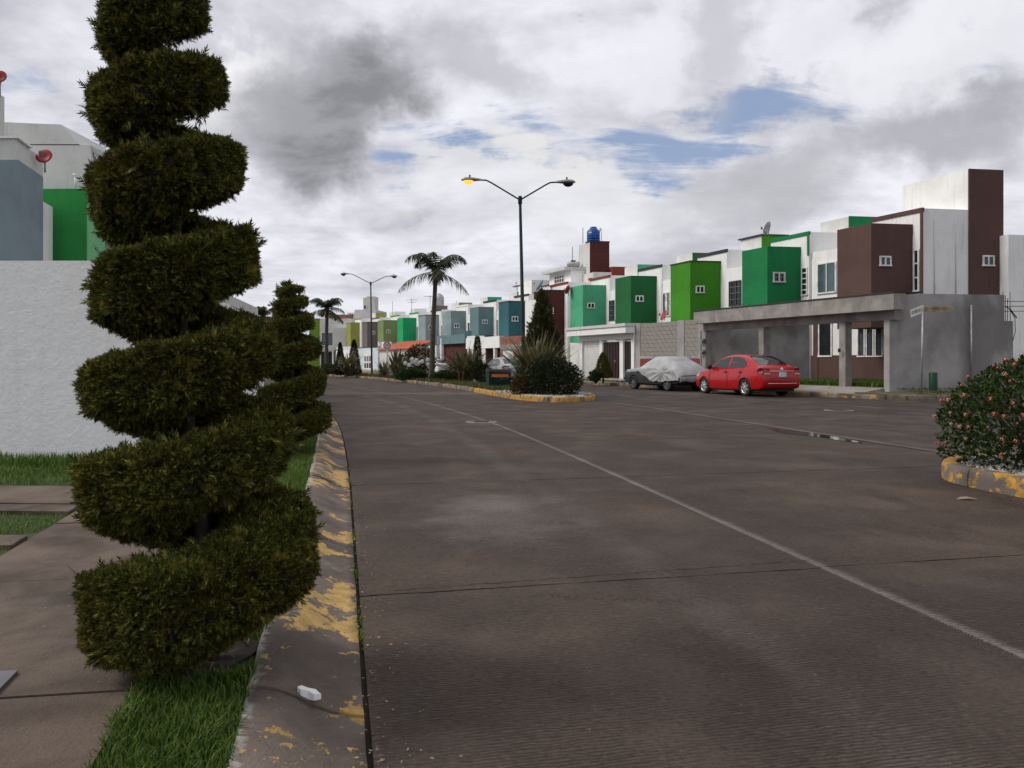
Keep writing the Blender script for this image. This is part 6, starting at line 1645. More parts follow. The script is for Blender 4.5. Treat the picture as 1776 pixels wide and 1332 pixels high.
# ================================================================== STREET LAMPS, SIGNS, CABINET
def lamp(label, px, Y, ztop, zl, zr, dl, dr, lit=False, base=0.13, lean=0.0):
    p = at(px, Y); t = thing('street_lamp', label, 'street lamp', (p.x, p.y, base), group='double armed street lamps')
    H = ztop - base
    mb = MB(); mb.tube([(lean, 0, 0), (lean, 0, 0.02), (lean * 0.8, 0, 1.2), (0, 0, H)], [0.10, 0.085, 0.075, 0.05], M['pole_green'], 12); mb.build('pole', t, local=True)
    mb = MB(); mb.box((lean, 0, 0.01), (0.32, 0.32, 0.03), M['pole_green'])
    for sx in (-1, 1):
        for sy in (-1, 1): mb.tube([(lean + sx * 0.11, sy * 0.11, 0.02), (lean + sx * 0.11, sy * 0.11, 0.07)], 0.014, M['steel'], 6)
    mb.build('base_plate', t, local=True)
    mb = MB(); mb.lathe([(0.001, 0.12), (0.06, 0.10), (0.075, 0.04), (0.075, -0.16), (0.055, -0.2)], (0, 0, H), M['pole_green'], 14); mb.build('pole_cap', t, local=True)
    for sgn, dz, dx in ((-1, zl - ztop, dl), (1, zr - ztop, dr)):
        mb = MB(); xe = sgn * (dx - 0.55); mb.tube([(0, 0, H - 0.04), (xe * 0.8, 0, H + dz * 0.86), (xe * 0.93, 0, H + dz * 0.98), (sgn * (dx - 0.40), 0, H + dz)], 0.028, M['pole_green'], 8); mb.build('arm', t, local=True)
        mb = MB(); x0 = sgn * (dx - 0.45)
        prof = [(0.0, 0.06, 0.055), (0.12, 0.075, 0.065), (0.26, 0.13, 0.085), (0.42, 0.17, 0.10), (0.58, 0.15, 0.09), (0.68, 0.08, 0.05), (0.71, 0.02, 0.02)]
        vs, fs = [], []; n = 12
        for (dxx, w, hh) in prof:
            for k in range(n):
                a = 2 * math.pi * k / n; zz = math.sin(a) * hh
                vs.append((x0 + sgn * dxx, math.cos(a) * w, H + dz + (zz if zz > 0 else zz * 0.55)))
        for i in range(len(prof) - 1):
            for k in range(n):
                f = (i * n + k, (i + 1) * n + k, (i + 1) * n + (k + 1) % n, i * n + (k + 1) % n); fs.append(f if sgn > 0 else f[::-1])
        fs.append(tuple(range(n))); mb.add(vs, fs, M['lamp_grey'], True); hd_ = mb.build('lamp_head', t, local=True)
        mb = MB(); cx = x0 + sgn * 0.45; m_ = M['lit'] if (lit and sgn < 0) else M['black']
        vs, fs = [], []; nn = 5
        for i in range(nn + 1):
            e = (math.pi / 2) * i / nn
            for k in range(n):
                a = 2 * math.pi * k / n; vs.append((cx + math.cos(a) * 0.19 * math.cos(e), math.sin(a) * 0.145 * math.cos(e), H + dz - 0.035 - math.sin(e) * 0.13))
        for i in range(nn):
            for k in range(n): fs.append((i * n + k, (i + 1) * n + k, (i + 1) * n + (k + 1) % n, i * n + (k + 1) % n)[::-1])
        mb.add(vs, fs, m_, True); mb.build('lens', hd_, local=True)
        mb = MB(); mb.lathe([(0.03, 0), (0.03, 0.10), (0.001, 0.10)], (x0 + sgn * 0.40, 0, H + dz + 0.08), M['black'], 8); mb.build('photocell', hd_, local=True)
    return t
lamp('nearest street lamp with its orange lamp lit over the tall flax clump', 902, 27.5, zat(345, 27.5), zat(312, 27.5), zat(316, 27.5), 1.85, 1.72, True, lean=0.16)
lamp('farther unlit street lamp in front of the taupe bay', 643, 62.0, zat(491, 62), zat(475, 62), zat(479, 62), 2.2, 1.9, lean=0.1)
lamp('far street lamp mostly hidden behind the smaller topiary', 499, 95.0, zat(540, 95), zat(529, 95), zat(529, 95), 2.3, 2.3)
sp = thing('street_sign', 'leaning pair of street name plates on a galvanised post', 'street sign', tuple(at(1598, 25.0, 0.25)))
mb = MB(); p0 = at(1598, 25.0, 0.2); mb.tube([tuple(p0), (p0.x + 0.05, p0.y, 3.04)], 0.028, M['steel'], 10); mb.build('post', sp)
pt = Vector((p0.x + 0.05, p0.y - 0.03, 2.93))
def name_plate(dirv, L, h, mat, ink, body, gap, twidth, off):
    x = Vector(dirv).normalized(); n = Vector((x.y, -x.x, 0)).normalized(); n = n if n.y < 0 else -n
    z = Vector((0, 0, 1)); z = (z - x * z.dot(x)).normalized()
    c = pt + x * (gap + L / 2)
    mb = MB(); vs = []
    for sz in (-1, 1):
        for sx, sn in ((-1, 1), (1, 1), (1, -1), (-1, -1)):
            v = c + x * (sx * L / 2) + z * (sz * h / 2) + n * (sn * 0.006); vs.append(tuple(v))
    mb.hexa(vs, mat); pl = mb.build('name_plate', sp)
    rx = x if x.x > 0 else -x
    text_mesh('lettering', body, h * 0.62, ink, c + n * 0.009 + rx * off, rx, z, pl, width=twidth)
    e = MB(); cc = c + rx * (L / 2 - 0.11) if x.x < 0 else c + rx * (L / 2 - 0.12)
    for k in range(14):
        a0, a1 = 2 * math.pi * k / 14, 2 * math.pi * (k + 1) / 14
        ri, ro = 0.05, 0.062
        e.add([tuple(cc + n * 0.009 + rx * (r_ * math.cos(a)) + z * (r_ * math.sin(a))) for r_, a in ((ri, a0), (ro, a0), (ro, a1), (ri, a1))], [(0, 1, 2, 3)], ink)
    e.build('emblem', pl)
    return pl
name_plate((-0.62, -0.55, -0.16), 1.02, 0.24, M['sign_white'], M['ink'], 'BLVD. LEONARDO DA VINCI', 0.01, 0.74, -0.11)
name_plate((1, -0.03, 0.0), 0.92, 0.20, M['sign_old'], M['brown_ink'], 'PRIV. DOMENICO PULIGO', 0.02, 0.66, -0.09)
ss = thing('speed_sign', 'round red ringed speed limit sign reading 20 among the flax', 'traffic sign', (at(671.5, 49.5).x, 49.5, 0.13))
zc_ = zat(599, 49.5) - 0.13
mb = MB(); mb.tube([(0, 0, 0), (0, 0, zc_ + 0.25)], 0.03, M['steel'], 8); mb.build('post', ss, local=True)
mb = MB(); mb.lathe([(0.001, -0.035), (0.26, -0.035), (0.26, -0.03), (0.001, -0.03)], (0, 0, zc_), M['sign_white'], 32, axis='y', smooth_=False); pl = mb.build('disc', ss, local=True)
mb = MB(); mb.lathe([(0.185, -0.036), (0.19, -0.042), (0.235, -0.042), (0.24, -0.036)], (0, 0, zc_), M['sign_red'], 32, axis='y', smooth_=False); mb.build('ring', pl, local=True)
text_mesh('lettering', '20', 0.25, M['ink'], (at(671.5, 49.5).x, 49.46, zat(599, 49.5)), (1, 0, 0), (0, 0, 1), pl, width=0.24)
ec = thing('electrical_cabinet', 'dark green electrical cabinet with an orange number label on the median', 'cabinet', (at(867, 33).x, 33.0, 0.13))
mb = MB(); mb.box((0, 0.05, 0.02), (1.18, 0.95, 0.06), M['pale_walk']); mb.build('plinth', ec, local=True)
mb = MB(); mb.hexa([(-0.45, -0.36, 0.05), (0.47, -0.30, 0.05), (0.35, 0.42, 0.05), (-0.62, 0.30, 0.05), (-0.45, -0.36, 0.66), (0.47, -0.30, 0.66), (0.35, 0.42, 0.66), (-0.62, 0.30, 0.66)], M['box_green']); mb.build('body', ec, local=True)
mb = MB(); mb.hexa([(-0.47, -0.385, 0.663), (0.49, -0.325, 0.663), (0.37, 0.44, 0.663), (-0.64, 0.32, 0.663), (-0.46, -0.28, 0.76), (0.48, -0.22, 0.76), (0.36, 0.42, 0.76), (-0.62, 0.31, 0.76)], M['box_green']); mb.build('lid', ec, local=True)
fx = Vector((0.92, 0.06, 0)).normalized(); fn = Vector((0.06, -0.92, 0)).normalized(); fo = Vector((0.01, -0.33, 0))
wo_ = Vector((ec.location.x, ec.location.y, 0.13))
mb = MB(); fbox(mb, wo_ + fo, fx, fn, -0.36, 0.36, 0.57, 0.69, 0.001, 0.008, M['orange']); lb = mb.build('number_label', ec)
text_mesh('lettering', 'N-8-A-21682', 0.10, M['sign_red'], wo_ + fo + fn * 0.011 + Vector((0, 0, 0.63)), fx, (0, 0, 1), lb, width=0.6)
text_mesh('lettering', 'CE 413', 0.09, M['sign_white'], wo_ + fo + fn * 0.006 + Vector((-0.06, 0, 0.44)), fx, (0, 0, 1), ec, width=0.27)
mb = MB(); c_ = wo_ + fo + fx * 0.38 + fn * 0.075 + Vector((0, 0, 0.755)); mb.lathe([(0.001, -0.012), (0.06, -0.012), (0.06, 0.0)], tuple(c_), M['dish_grey'], 16, axis='y', smooth_=False); mb.box(tuple(c_ + Vector((-0.13, 0, 0.03))), (0.09, 0.01, 0.06), M['sign_white']); mb.build('sticker', ec)
gbn = thing('litter_bin', 'dark green round litter bin against the grey rendered wall', 'bin', tuple(at(1618.5, 25.6, 0.26)))
mb = MB(); mb.lathe([(0.001, 0.0), (0.125, 0.0), (0.13, 0.02), (0.13, 0.54), (0.125, 0.55)], (0, 0, 0), M['bin_green'], 24); mb.build('body', gbn, local=True)
mb = MB(); mb.lathe([(0.134, 0.53), (0.136, 0.56), (0.11, 0.60), (0.001, 0.605)], (0, 0, 0), M['bin_green'], 24); mb.build('lid', gbn, local=True)
p = ground(1678, 867); mb = MB()
mb.add([(p.x - 0.10, p.y, 0.004), (p.x - 0.02, p.y - 0.03, 0.018), (p.x + 0.09, p.y - 0.01, 0.006), (p.x + 0.03, p.y + 0.035, 0.012), (p.x - 0.05, p.y + 0.03, 0.022), (p.x, p.y, 0.03)], [(0, 1, 5), (1, 2, 5), (2, 3, 5), (3, 4, 5), (4, 0, 5)], M['dead_leaf'])
tag(mb.build('fallen_leaf'), 'single curled dry leaf lying on the road by the near yellow kerb', 'leaf')
# ================================================================== CARS
def loft(rings, close=True):
    n = len(rings[0]); V = [p for r_ in rings for p in r_]; F = []
    for i in range(len(rings) - 1):
        for k in range(n):
            q = (k + 1) % n
            F.append((i * n + k, i * n + q, (i + 1) * n + q, (i + 1) * n + k))
    F.append(tuple(range(n))[::-1]); F.append(tuple((len(rings) - 1) * n + k for k in range(n)))
    return V, F
def spline(tab, xs):
    """Smooth interpolation of the columns of a station table."""
    tab = np.array(tab, float); out = []
    x = tab[:, 0]
    for v in xs:
        row = []
        i = int(np.clip(np.searchsorted(x, v) - 1, 0, len(x) - 2)); h = x[i + 1] - x[i]; t = (v - x[i]) / h
        for c in range(1, tab.shape[1]):
            y = tab[:, c]
            s = lambda j: 0.0 if j <= 0 or j >= len(x) - 1 else (lambda a, b: 0.0 if a * b <= 0 else 2 * a * b / (a + b))((y[j] - y[j - 1]) / (x[j] - x[j - 1]), (y[j + 1] - y[j]) / (x[j + 1] - x[j]))
            m0, m1 = s(i) * h, s(i + 1) * h
            if i == 0: m0 = (y[1] - y[0])
            if i == len(x) - 2: m1 = (y[-1] - y[-2])
            row.append((2 * t**3 - 3 * t**2 + 1) * y[i] + (t**3 - 2 * t**2 + t) * m0 + (-2 * t**3 + 3 * t**2) * y[i + 1] + (t**3 - t**2) * m1)
        out.append(row)
    return out
def body_mesh(name, tab, sect, xs, mats, root, arches, ar, matfn=None):
    rings = []
    for v, row in zip(xs, spline(tab, xs)):
        half = sect(*row); ring = [(v, y, z) for y, z in half] + [(v, -y, z) for y, z in half[::-1][1:-1]]
        rings.append(ring)
    V, F = loft(rings)
    me = bpy.data.meshes.new(name); me.from_pydata(V, [], F)
    bmx = bmesh.new(); bmx.from_mesh(me); bmesh.ops.recalc_face_normals(bmx, faces=bmx.faces); bmx.to_mesh(me); bmx.free()
    for m in mats: me.materials.append(m)
    if matfn:
        for p in me.polygons: p.material_index = matfn(p)
    o = link(name, me, root)
    # wheel arches are cut out of the sides
    cut = []
    for x in arches:
        for s in (-1, 1):
            mb = MB(); mb.lathe([(0.001, -0.16), (ar, -0.16), (ar, 0.16), (0.001, 0.16)], (0, 0, 0), mats[-1], 28, axis='y', smooth_=False)
            mb.v = [(a + x, b + s * 0.80, c + 0.31) for a, b, c in mb.v]
            c = mb.build('arch_cutter', None); cut.append(c); c.parent = root
            bm2 = bmesh.new(); bm2.from_mesh(c.data); bmesh.ops.recalc_face_normals(bm2, faces=bm2.faces); bmesh.ops.remove_doubles(bm2, verts=bm2.verts, dist=0.0005); bm2.to_mesh(c.data); bm2.free()
            md = o.modifiers.new('arch', 'BOOLEAN'); md.object = c; md.operation = 'DIFFERENCE'; md.solver = 'EXACT'; md.material_mode = 'TRANSFER'
    bpy.context.view_layer.update()
    ev = o.evaluated_get(bpy.context.evaluated_depsgraph_get())
    nm = bpy.data.meshes.new_from_object(ev)
    o.modifiers.clear(); o.data = nm
    for c in cut: bpy.data.objects.remove(c)
    nm.polygons.foreach_set('use_smooth', [True] * len(nm.polygons))
    nm.set_sharp_from_angle(angle=R_(32))
    return o
def wheel(root, x, y, side, r=0.31, rim=None, spokes=7, w=0.2, name='wheel'):
    mb = MB()
    mb.lathe([(r * 0.66, -w / 2), (r * 0.90, -w / 2), (r * 0.98, -w / 2 + 0.02), (r, -w / 4), (r, w / 4), (r * 0.98, w / 2 - 0.02), (r * 0.90, w / 2), (r * 0.66, w / 2), (r * 0.62, 0), (r * 0.66, -w / 2)], (0, 0, 0), M['rubber'], 32, axis='y')
    t = mb.build(name, root, local=True); t.location = (x, y, r)
    mb = MB(); yo = side * (w / 2 - 0.012)
    prof = [(r * 0.66, yo - side * 0.0), (r * 0.60, yo - side * 0.012), (r * 0.58, yo - side * 0.06), (0.001, yo - side * 0.07)]
    mb.lathe(prof[:2], (0, 0, 0), rim, 32, axis='y'); mb.lathe(prof[1:], (0, 0, 0), M['black'], 32, axis='y')
    for k in range(spokes):
        a = 2 * math.pi * k / spokes
        ca, sa = math.cos(a), math.sin(a)
        for da in ((-0.13, 0.13) if spokes == 7 else (0.0,)):
            vs = []
            for rr, ww in ((r * 0.13, 0.020), (r * 0.61, 0.016)):
                for yy_ in (yo - side * 0.035, yo - side * (0.002 if rr > 0.1 else -0.004)):
                    for sg in (-1, 1):
                        aa = a + da * (rr / (r * 0.61)); tx, tz = -math.sin(aa), math.cos(aa)
                        vs.append((math.cos(aa) * rr + tx * ww * sg, yy_, math.sin(aa) * rr + tz * ww * sg))
            mb.add(vs, [(0, 1, 3, 2), (4, 6, 7, 5), (0, 4, 5, 1), (2, 3, 7, 6), (0, 2, 6, 4), (1, 5, 7, 3)], rim)
    mb.lathe([(r * 0.19, yo - side * 0.03), (r * 0.17, yo + side * 0.002), (0.001, yo + side * 0.006)], (0, 0, 0), rim, 16, axis='y')
    mb.build('rim', t, local=True)
    return t
def quad_panel(root, name, pts, mat, th=0.008, parent=None):
    """A panel with thickness following the given outline; built from a fan with averaged normal."""
    P_ = [Vector(p) for p in pts]; n = Vector((0, 0, 0))
    for i in range(len(P_)): n += P_[i].cross(P_[(i + 1) % len(P_)])
    n.normalize(); m = len(P_)
    V = [p + n * th for p in P_] + [p - n * 0.004 for p in P_]
    F = [tuple(range(m)), tuple(range(m, 2 * m))[::-1]] + [(i, m + i, m + (i + 1) % m, (i + 1) % m)  for i in range(m)]
    mb = MB(); mb.add(V, F, mat); return mb.build(name, parent or root, local=True)
def strip_box(root, name, a, b, w, h, mat, parent=None):
    mb = MB(); mb.tube([a, b], max(w, h) / 2, mat, 6); return mb.build(name, parent or root, local=True)
def sedan(label, loc, heading, paint, rim, plate=None, group=None):
    root = thing('parked_car', label, 'car', loc, math.atan2(heading[1], heading[0]), group)
    tab = [(-2.26, 0.44, 0.74, 0.66), (-2.22, 0.34, 0.90, 0.76), (-2.14, 0.29, 1.015, 0.805), (-2.0, 0.25, 1.045, 0.83), (-1.6, 0.22, 1.045, 0.848), (-1.0, 0.20, 1.015, 0.85), (0.0, 0.19, 0.965, 0.85), (0.9, 0.19, 0.945, 0.85),
           (1.3, 0.20, 0.905, 0.845), (1.7, 0.21, 0.825, 0.815), (1.95, 0.25, 0.73, 0.755), (2.08, 0.32, 0.62, 0.66), (2.13, 0.40, 0.54, 0.58)]
    def sect(zb, zt, w):
        h = zt - zb
        return [(0, zb), (w * 0.80, zb), (w * 0.95, zb + 0.03), (w * 0.985, zb + 0.10 * h + 0.03), (w, zb + 0.34 * h), (w * 1.0, zb + 0.52 * h), (w * 0.985, zb + 0.66 * h), (w * 0.978, zb + 0.685 * h), (w * 0.955, zb + 0.86 * h), (w * 0.915, zt - 0.035), (w * 0.86, zt - 0.006), (w * 0.72, zt + 0.008), (w * 0.4, zt + 0.022), (0, zt + 0.028)]
    xs = np.concatenate([np.linspace(-2.26, -1.9, 10), np.linspace(-1.8, 1.6, 40), np.linspace(1.68, 2.13, 12)])
    body = body_mesh('body', tab, sect, xs, [paint, M['black']], root, (-1.275, 1.275), 0.350)
    # greenhouse
    ct = [(-1.98, 1.03), (-1.70, 1.14), (-1.35, 1.305), (-1.05, 1.405), (-0.70, 1.455), (-0.25, 1.468), (0.12, 1.435), (0.42, 1.33), (0.72, 1.17), (1.05, 0.955)]
    W_ = lambda z: 0.775 - 0.36 * max(0, z - 0.98) - 0.16 * max(0, z - 1.25)
    rings = []
    cx = np.linspace(-1.98, 1.05, 46)
    for v, (zt,) in zip(cx, spline(ct, cx)):
        zb = 0.90; zs = max(zt - 0.055, zb + 0.01); wt = W_(zt)
        half = [(0, zb), (W_(0.96) - 0.02, zb), (W_(min(0.98, zs)), min(0.98, zs)), (W_((0.98 + zs) / 2 if zs > 0.98 else zs), (min(0.98, zs) + zs) / 2), (W_(zs), zs), (wt - 0.035, zt - 0.018), (wt - 0.10, zt), (wt * 0.5, zt + 0.012), (0, zt + 0.016)]
        rings.append([(v, y, z) for y, z in half] + [(v, -y, z) for y, z in half[::-1][1:-1]])
    V, F = loft(rings); me = bpy.data.meshes.new('roof'); me.from_pydata(V, [], F)
    bmx = bmesh.new(); bmx.from_mesh(me); bmesh.ops.recalc_face_normals(bmx, faces=bmx.faces); bmx.to_mesh(me); bmx.free()
    me.materials.append(paint); me.polygons.foreach_set('use_smooth', [True] * len(F)); me.set_sharp_from_angle(angle=R_(40)); link('roof', me, root)
    zr = lambda x: spline(ct, [x])[0][0]
    def side_glass(pts, s, name='side_window'):
        P3 = [(x, s * (W_(z) + 0.004), z) for x, z in pts]
        quad_panel(root, name, P3 if s < 0 else P3[::-1], M['glass'], 0.006)
    for s in (-1, 1):
        side_glass([(-0.20, 1.0), (0.80, 0.99), (0.60, 1.14), (0.38, 1.27), (0.12, 1.355), (-0.20, 1.388)], s)
        side_glass([(-1.25, 1.06), (-1.08, 1.005), (-0.28, 1.0), (-0.28, 1.39), (-0.70, 1.385), (-0.98, 1.335), (-1.18, 1.23)], s)
        for xx in (-0.24, 0.86, -1.12):   # door gaps
            pass
        mb = MB(); mb.tube([(-0.24, s * 0.852, 0.98), (-0.25, s * 0.858, 0.6), (-0.25, s * 0.852, 0.30)], 0.006, M['black'], 4); mb.tube([(0.86, s * 0.84, 0.93), (0.92, s * 0.858, 0.6), (0.86, s * 0.85, 0.30)], 0.006, M['black'], 4)
        mb.tube([(-1.10, s * 0.835, 0.99), (-1.02, s * 0.852, 0.75), (-0.90, s * 0.858, 0.62)], 0.006, M['black'], 4); mb.build('door_gap', root, local=True)
        for hx in (-0.10, -0.98):
            mb = MB(); mb.box((hx, s * 0.838, 0.85), (0.17, 0.035, 0.035), paint); mb.build('door_handle', root, local=True)
        mb = MB(); mb.lathe([(0.001, -0.10), (0.07, -0.08), (0.085, -0.02), (0.08, 0.05), (0.001, 0.09)], (0, 0, 0), M['black'], 12, axis='y'); mb.v = [(a * 0.7 + 0.74, b + s * 0.93, c + 1.03) for a, b, c in mb.v]; mb.box((0.76, s * 0.82, 0.99), (0.06, 0.14, 0.03), M['black']); mb.build('mirror', root, local=True)
        # tail lamp wraps the rear corner
        q = [(-2.19, s * 0.50, 0.80), (-2.235, s * 0.66, 0.79), (-2.16, s * 0.80, 0.79), (-1.93, s * 0.838, 0.86), (-2.03, s * 0.815, 0.98), (-2.145, s * 0.76, 1.0), (-2.20, s * 0.52, 0.98)]
        mb = MB(); inner = [(-2.10, s * 0.5, 0.80), (-2.10, s * 0.62, 0.80), (-2.05, s * 0.74, 0.80), (-1.9, s * 0.77, 0.86), (-1.98, s * 0.74, 0.98), (-2.06, s * 0.70, 0.98), (-2.10, s * 0.5, 0.98)]
        q = [(x - 0.022, y * 1.012, z) for x, y, z in q]
        c0 = Vector((0, 0, 0)); 
        for v in q: c0 += Vector(v) / len(q)
        c0 = c0 + Vector((-0.045, s * 0.035, 0))
        F = []; m = 7
        for i in range(m): F.append((i, (i + 1) % m, 7)); F.append((i, 8 + i, 8 + (i + 1) % m, (i + 1) % m))
        mb.add(q + [tuple(c0)] + inner, F, M['tail']); tl = mb.build('tail_lamp', root, local=True)
        mb = MB(); mb.box((-2.255, s * 0.62, 0.80), (0.03, 0.2, 0.035), M['reverse']); mb.build('reversing_lamp', tl, local=True)
        mb = MB(); mb.box((-2.21, s * 0.48, 0.40), (0.05, 0.26, 0.05), M['tail']); mb.build('reflector', root, local=True)
        mb = MB(); mb.hexa([(1.90, s * 0.50, 0.62), (1.70, s * 0.80, 0.66), (1.60, s * 0.79, 0.80), (1.82, s * 0.50, 0.76), (2.03, s * 0.50, 0.62), (1.82, s * 0.81, 0.66), (1.66, s * 0.80, 0.80), (1.90, s * 0.50, 0.765)], M['reverse']); mb.build('headlamp', root, local=True)
    # rear and front glass
    def cross_glass(xa, xb, name, n=6):
        V, F = [], []
        for i in range(n + 1):
            x = xa + (xb - xa) * i / n; z = zr(x); w = W_(z) - 0.115 + 0.0
            for j in range(7):
                t = -1 + 2 * j / 6; V.append((x, t * w, z + 0.022 + 0.012 * (1 - t * t) - 0.010))
        for i in range(n):
            for j in range(6): F.append((i * 7 + j, i * 7 + j + 1, (i + 1) * 7 + j + 1, (i + 1) * 7 + j))
        mb = MB(); mb.add(V, F if xa > xb else [f[::-1] for f in F], M['glass'], True); return mb.build(name, root, local=True)
    cross_glass(-1.80, -1.06, 'rear_window'); cross_glass(0.95, 0.24, 'windscreen')
    mb = MB(); mb.tube([(-2.245, -0.50, 0.885), (-2.262, -0.25, 0.888), (-2.266, 0, 0.889), (-2.262, 0.25, 0.888), (-2.245, 0.50, 0.885)], 0.014, M['alloy'], 6); mb.build('boot_trim', root, local=True)
    mb = MB(); mb.tube([(-2.21, -0.74, 0.47), (-2.27, -0.5, 0.465), (-2.285, 0, 0.463), (-2.27, 0.5, 0.465), (-2.21, 0.74, 0.47)], 0.014, M['alloy'], 6); mb.build('bumper_trim', root, local=True)
    mb = MB(); mb.tube([(-2.20, -0.80, 0.645), (-2.262, -0.5, 0.645), (-2.278, 0, 0.645), (-2.262, 0.5, 0.645), (-2.20, 0.80, 0.645)], 0.007, M['black'], 4); mb.build('bumper_gap', root, local=True)
    mb = MB(); mb.lathe([(0.001, 0.0), (0.058, 0.0), (0.062, 0.012), (0.05, 0.02), (0.001, 0.018)], (0, 0, 0), M['alloy'], 20, axis='z'); mb.v = [(-2.222 - c * 0.9, a, 0.955 + b) for a, b, c in mb.v]; mb.build('badge', root, local=True)
    if plate:
        mb = MB(); mb.box((-2.268, 0, 0.775), (0.014, 0.30, 0.15), M['plate']); pl = mb.build('number_plate', root, local=True)
        x = Matrix.Rotation(root.rotation_euler.z, 3, 'Z')
        tx = text_mesh('lettering', plate, 0.085, M['plate_ink'], (0, 0, 0), (0, -1, 0), (0, 0, 1), None, width=0.24)
        tx.parent = pl; tx.location = (-2.2765, 0, 0.77)
    mb = MB(); mb.tube([(-0.78, 0.0, 1.46), (-0.98, 0.0, 1.66)], [0.008, 0.004], M['black'], 5); mb.build('aerial', root, local=True)
    mb = MB(); mb.box((-0.1, 0, 0.24), (3.7, 1.46, 0.14), M['black']); mb.build('underbody', root, local=True)
    for x in (-1.275, 1.275):
        for s in (-1, 1): wheel(root, x, s * 0.745, s, 0.31, rim)
    return root
def place(rear_left, heading):
    """World origin of a car whose rear left tyre stands at rear_left."""
    h = Vector(heading).normalized(); l = Vector((-h.y, h.x))
    p = Vector(rear_left) + h * 1.275 - l * 0.80
    return (p.x, p.y, 0.0)
hd_red = (-0.325, 0.945)
sedan('shiny red four door car parked tail first toward the street corner', place((8.22, 27.1), hd_red), hd_red, M['red_paint'], M['alloy'], 'TZP-83-10')
hd_s = (-0.35, 0.93)
sedan('silver four door car half hidden behind the green cabinet', (at(874, 45.5).x, 45.5, 0.0), hd_s, M['silver_paint'], M['alloy'])
sedan('white car barely showing beyond the tall palm', (at(756, 73).x, 73.0, 0.0), (-0.5, 0.86), M['white_paint'], M['alloy'])
# old saloon under a loose cover
hc = Vector((-0.412, 0.911)).normalized()
pl_ = Vector((6.60, 31.65)); lf_ = Vector((-hc.y, hc.x))
oc = pl_ + hc * 1.6 - lf_ * 0.78
old = thing('old_saloon', 'old dark grey saloon with a dull silver bonnet mostly under a cover', 'car', (oc.x, oc.y, 0), math.atan2(hc.y, hc.x))
tab = [(-2.02, 0.40, 0.56, 0.70), (-1.98, 0.32, 0.64, 0.76), (-1.8, 0.26, 0.86, 0.81), (-1.55, 0.24, 0.94, 0.82), (-1.0, 0.22, 0.95, 0.82), (0.6, 0.22, 0.95, 0.82), (1.2, 0.23, 0.925, 0.815), (1.85, 0.26, 0.87, 0.795), (2.02, 0.32, 0.83, 0.77), (2.06, 0.40, 0.78, 0.73)]
def sect2(zb, zt, w):
    h = zt - zb
    return [(0, zb), (w * 0.85, zb), (w * 0.97, zb + 0.06), (w, zb + 0.3 * h), (w * 1.0, zb + 0.62 * h), (w * 0.985, zb + 0.80 * h), (w * 0.95, zt - 0.03), (w * 0.90, zt - 0.004), (w * 0.5, zt + 0.012), (0, zt + 0.018)]
xs = np.concatenate([np.linspace(-2.02, -1.82, 8), np.linspace(-1.75, 1.8, 30), np.linspace(1.85, 2.06, 8)])
body_mesh('body', tab, sect2, xs, [M['old_grey'], M['hood_silver'], M['black']], old, (-1.25, 1.25), 0.335, lambda p: 1 if p.center[2] > 0.80 and p.center[0] > 0.2 else 0)
for x in (-1.25, 1.25):
    for s in (-1, 1): wheel(old, x, s * 0.72, s, 0.30, M['dish_grey'], 8)
for s in (-1, 1):
    mb = MB(); mb.box((2.03, s * 0.55, 0.70), (0.06, 0.22, 0.16), M['reverse']); mb.build('headlamp', old, local=True)
mb = MB(); mb.box((2.08, 0, 0.46), (0.09, 1.5, 0.12), M['black']); mb.build('bumper', old, local=True)
mb = MB(); mb.box((0, 0, 0.27), (3.6, 1.4, 0.14), M['black']); mb.build('underbody', old, local=True)
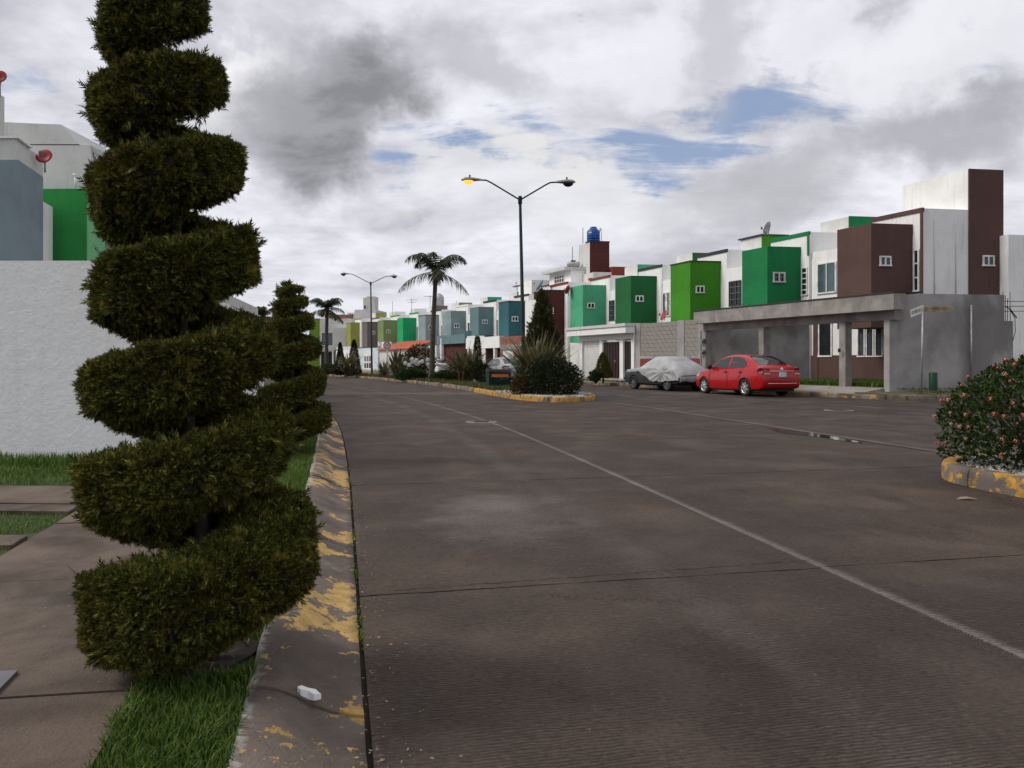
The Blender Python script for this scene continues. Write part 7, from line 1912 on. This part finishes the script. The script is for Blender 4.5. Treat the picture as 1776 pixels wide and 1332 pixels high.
# the cover: a cloth hung over cabin and boot, gathered at one side
cov = thing('car_cover', 'loose grey cloth cover draped over the old saloon', 'car cover', (oc.x, oc.y, 0), math.atan2(hc.y, hc.x))
NU, NV = 150, 90
cab = [(-2.14, 0.62), (-2.06, 0.74), (-1.85, 0.95), (-1.6, 1.09), (-1.35, 1.20), (-1.05, 1.34), (-0.5, 1.42), (0.0, 1.40), (0.35, 1.28), (0.7, 1.08), (0.95, 0.965)]
V, T = [], []
us = np.linspace(-2.14, 0.95, NU); zt_ = [q[0] for q in spline(cab, us)]
gx, gz = -0.95, 0.78
for i, u in enumerate(us):
    zt = zt_[i]
    wtop = 0.80 - 0.26 * np.clip((zt - 0.95) / 0.47, 0, 1)
    hem = 0.37 + 0.52 * np.clip((u - (-0.3)) / 1.25, 0, 1) ** 1.2 + 0.06 * np.clip((-1.1 - u) / 0.5, 0, 1) + 0.02 * math.sin(9 * u)
    pr_ = [(0.0, zt + 0.03), (wtop * 0.75, zt + 0.02), (wtop * 0.97, zt - 0.05), (0.855, 0.93), (0.875, 0.8), (0.865, hem)]
    pr_ = [(y, min(z, zt + 0.03) if k < 3 else min(z, zt - 0.03 * k)) for k, (y, z) in enumerate(pr_)]
    d = [0]
    for a, b in zip(pr_[:-1], pr_[1:]): d.append(d[-1] + math.hypot(b[0] - a[0], b[1] - a[1]) + 1e-6)
    for j in range(NV):
        t = -1 + 2 * j / (NV - 1); s_ = 1 if t >= 0 else -1; q = abs(t) * d[-1]
        y, z = np.interp(q, d, [p[0] for p in pr_]), np.interp(q, d, [p[1] for p in pr_])
        dist = math.hypot(u - gx, (z - gz) * 1.0); an = math.atan2(z - gz, u - gx)
        side = np.clip((abs(t) - 0.35) / 0.3, 0, 1)
        f = 0.034 * math.sin(an * 15 + 2.0 * math.sin(3.1 * u) + 5 * z) * math.exp(-dist / 0.75) * min(1, dist / 0.15) * side
        f += 0.008 * math.sin(13 * u + 3 * math.sin(4 * z + u * 2)) * side * np.clip((0.9 - z) / 0.3 + 0.4, 0, 1)
        f += 0.05 * math.exp(-(dist / 0.12) ** 2) * side
        f += 0.010 * math.sin(7 * u + 4 * t) * math.sin(5 * t + u) 
        V.append((u, s_ * (y + f), z + 0.3 * f))
for i in range(NU - 1):
    for j in range(NV - 1):
        a = i * NV + j; T += [(a, a + NV, a + NV + 1), (a, a + NV + 1, a + 1)]
c = npmesh('cloth', V, T, M['cover'], cov, smooth_=True)
md = c.modifiers.new('thickness', 'SOLIDIFY'); md.thickness = 0.006
# tail of the cover hangs over the boot end
V, T = [], []
for j in range(NV):
    t = -1 + 2 * j / (NV - 1)
    for k in range(9):
        q = k / 8; a = V and None
        y = t * 0.84; zt = 0.635 - 0.03 * abs(t)
        V.append((-2.145 - 0.03 * math.sin(q * 3.1) + 0.012 * math.sin(t * 25) * q, y, zt - q * (0.22 + 0.03 * math.sin(7 * t))))
for j in range(NV - 1):
    for k in range(8):
        a = j * 9 + k; T += [(a, a + 1, a + 10), (a, a + 10, a + 9)]
npmesh('tail_flap', V, T, M['cover'], cov, smooth_=True)
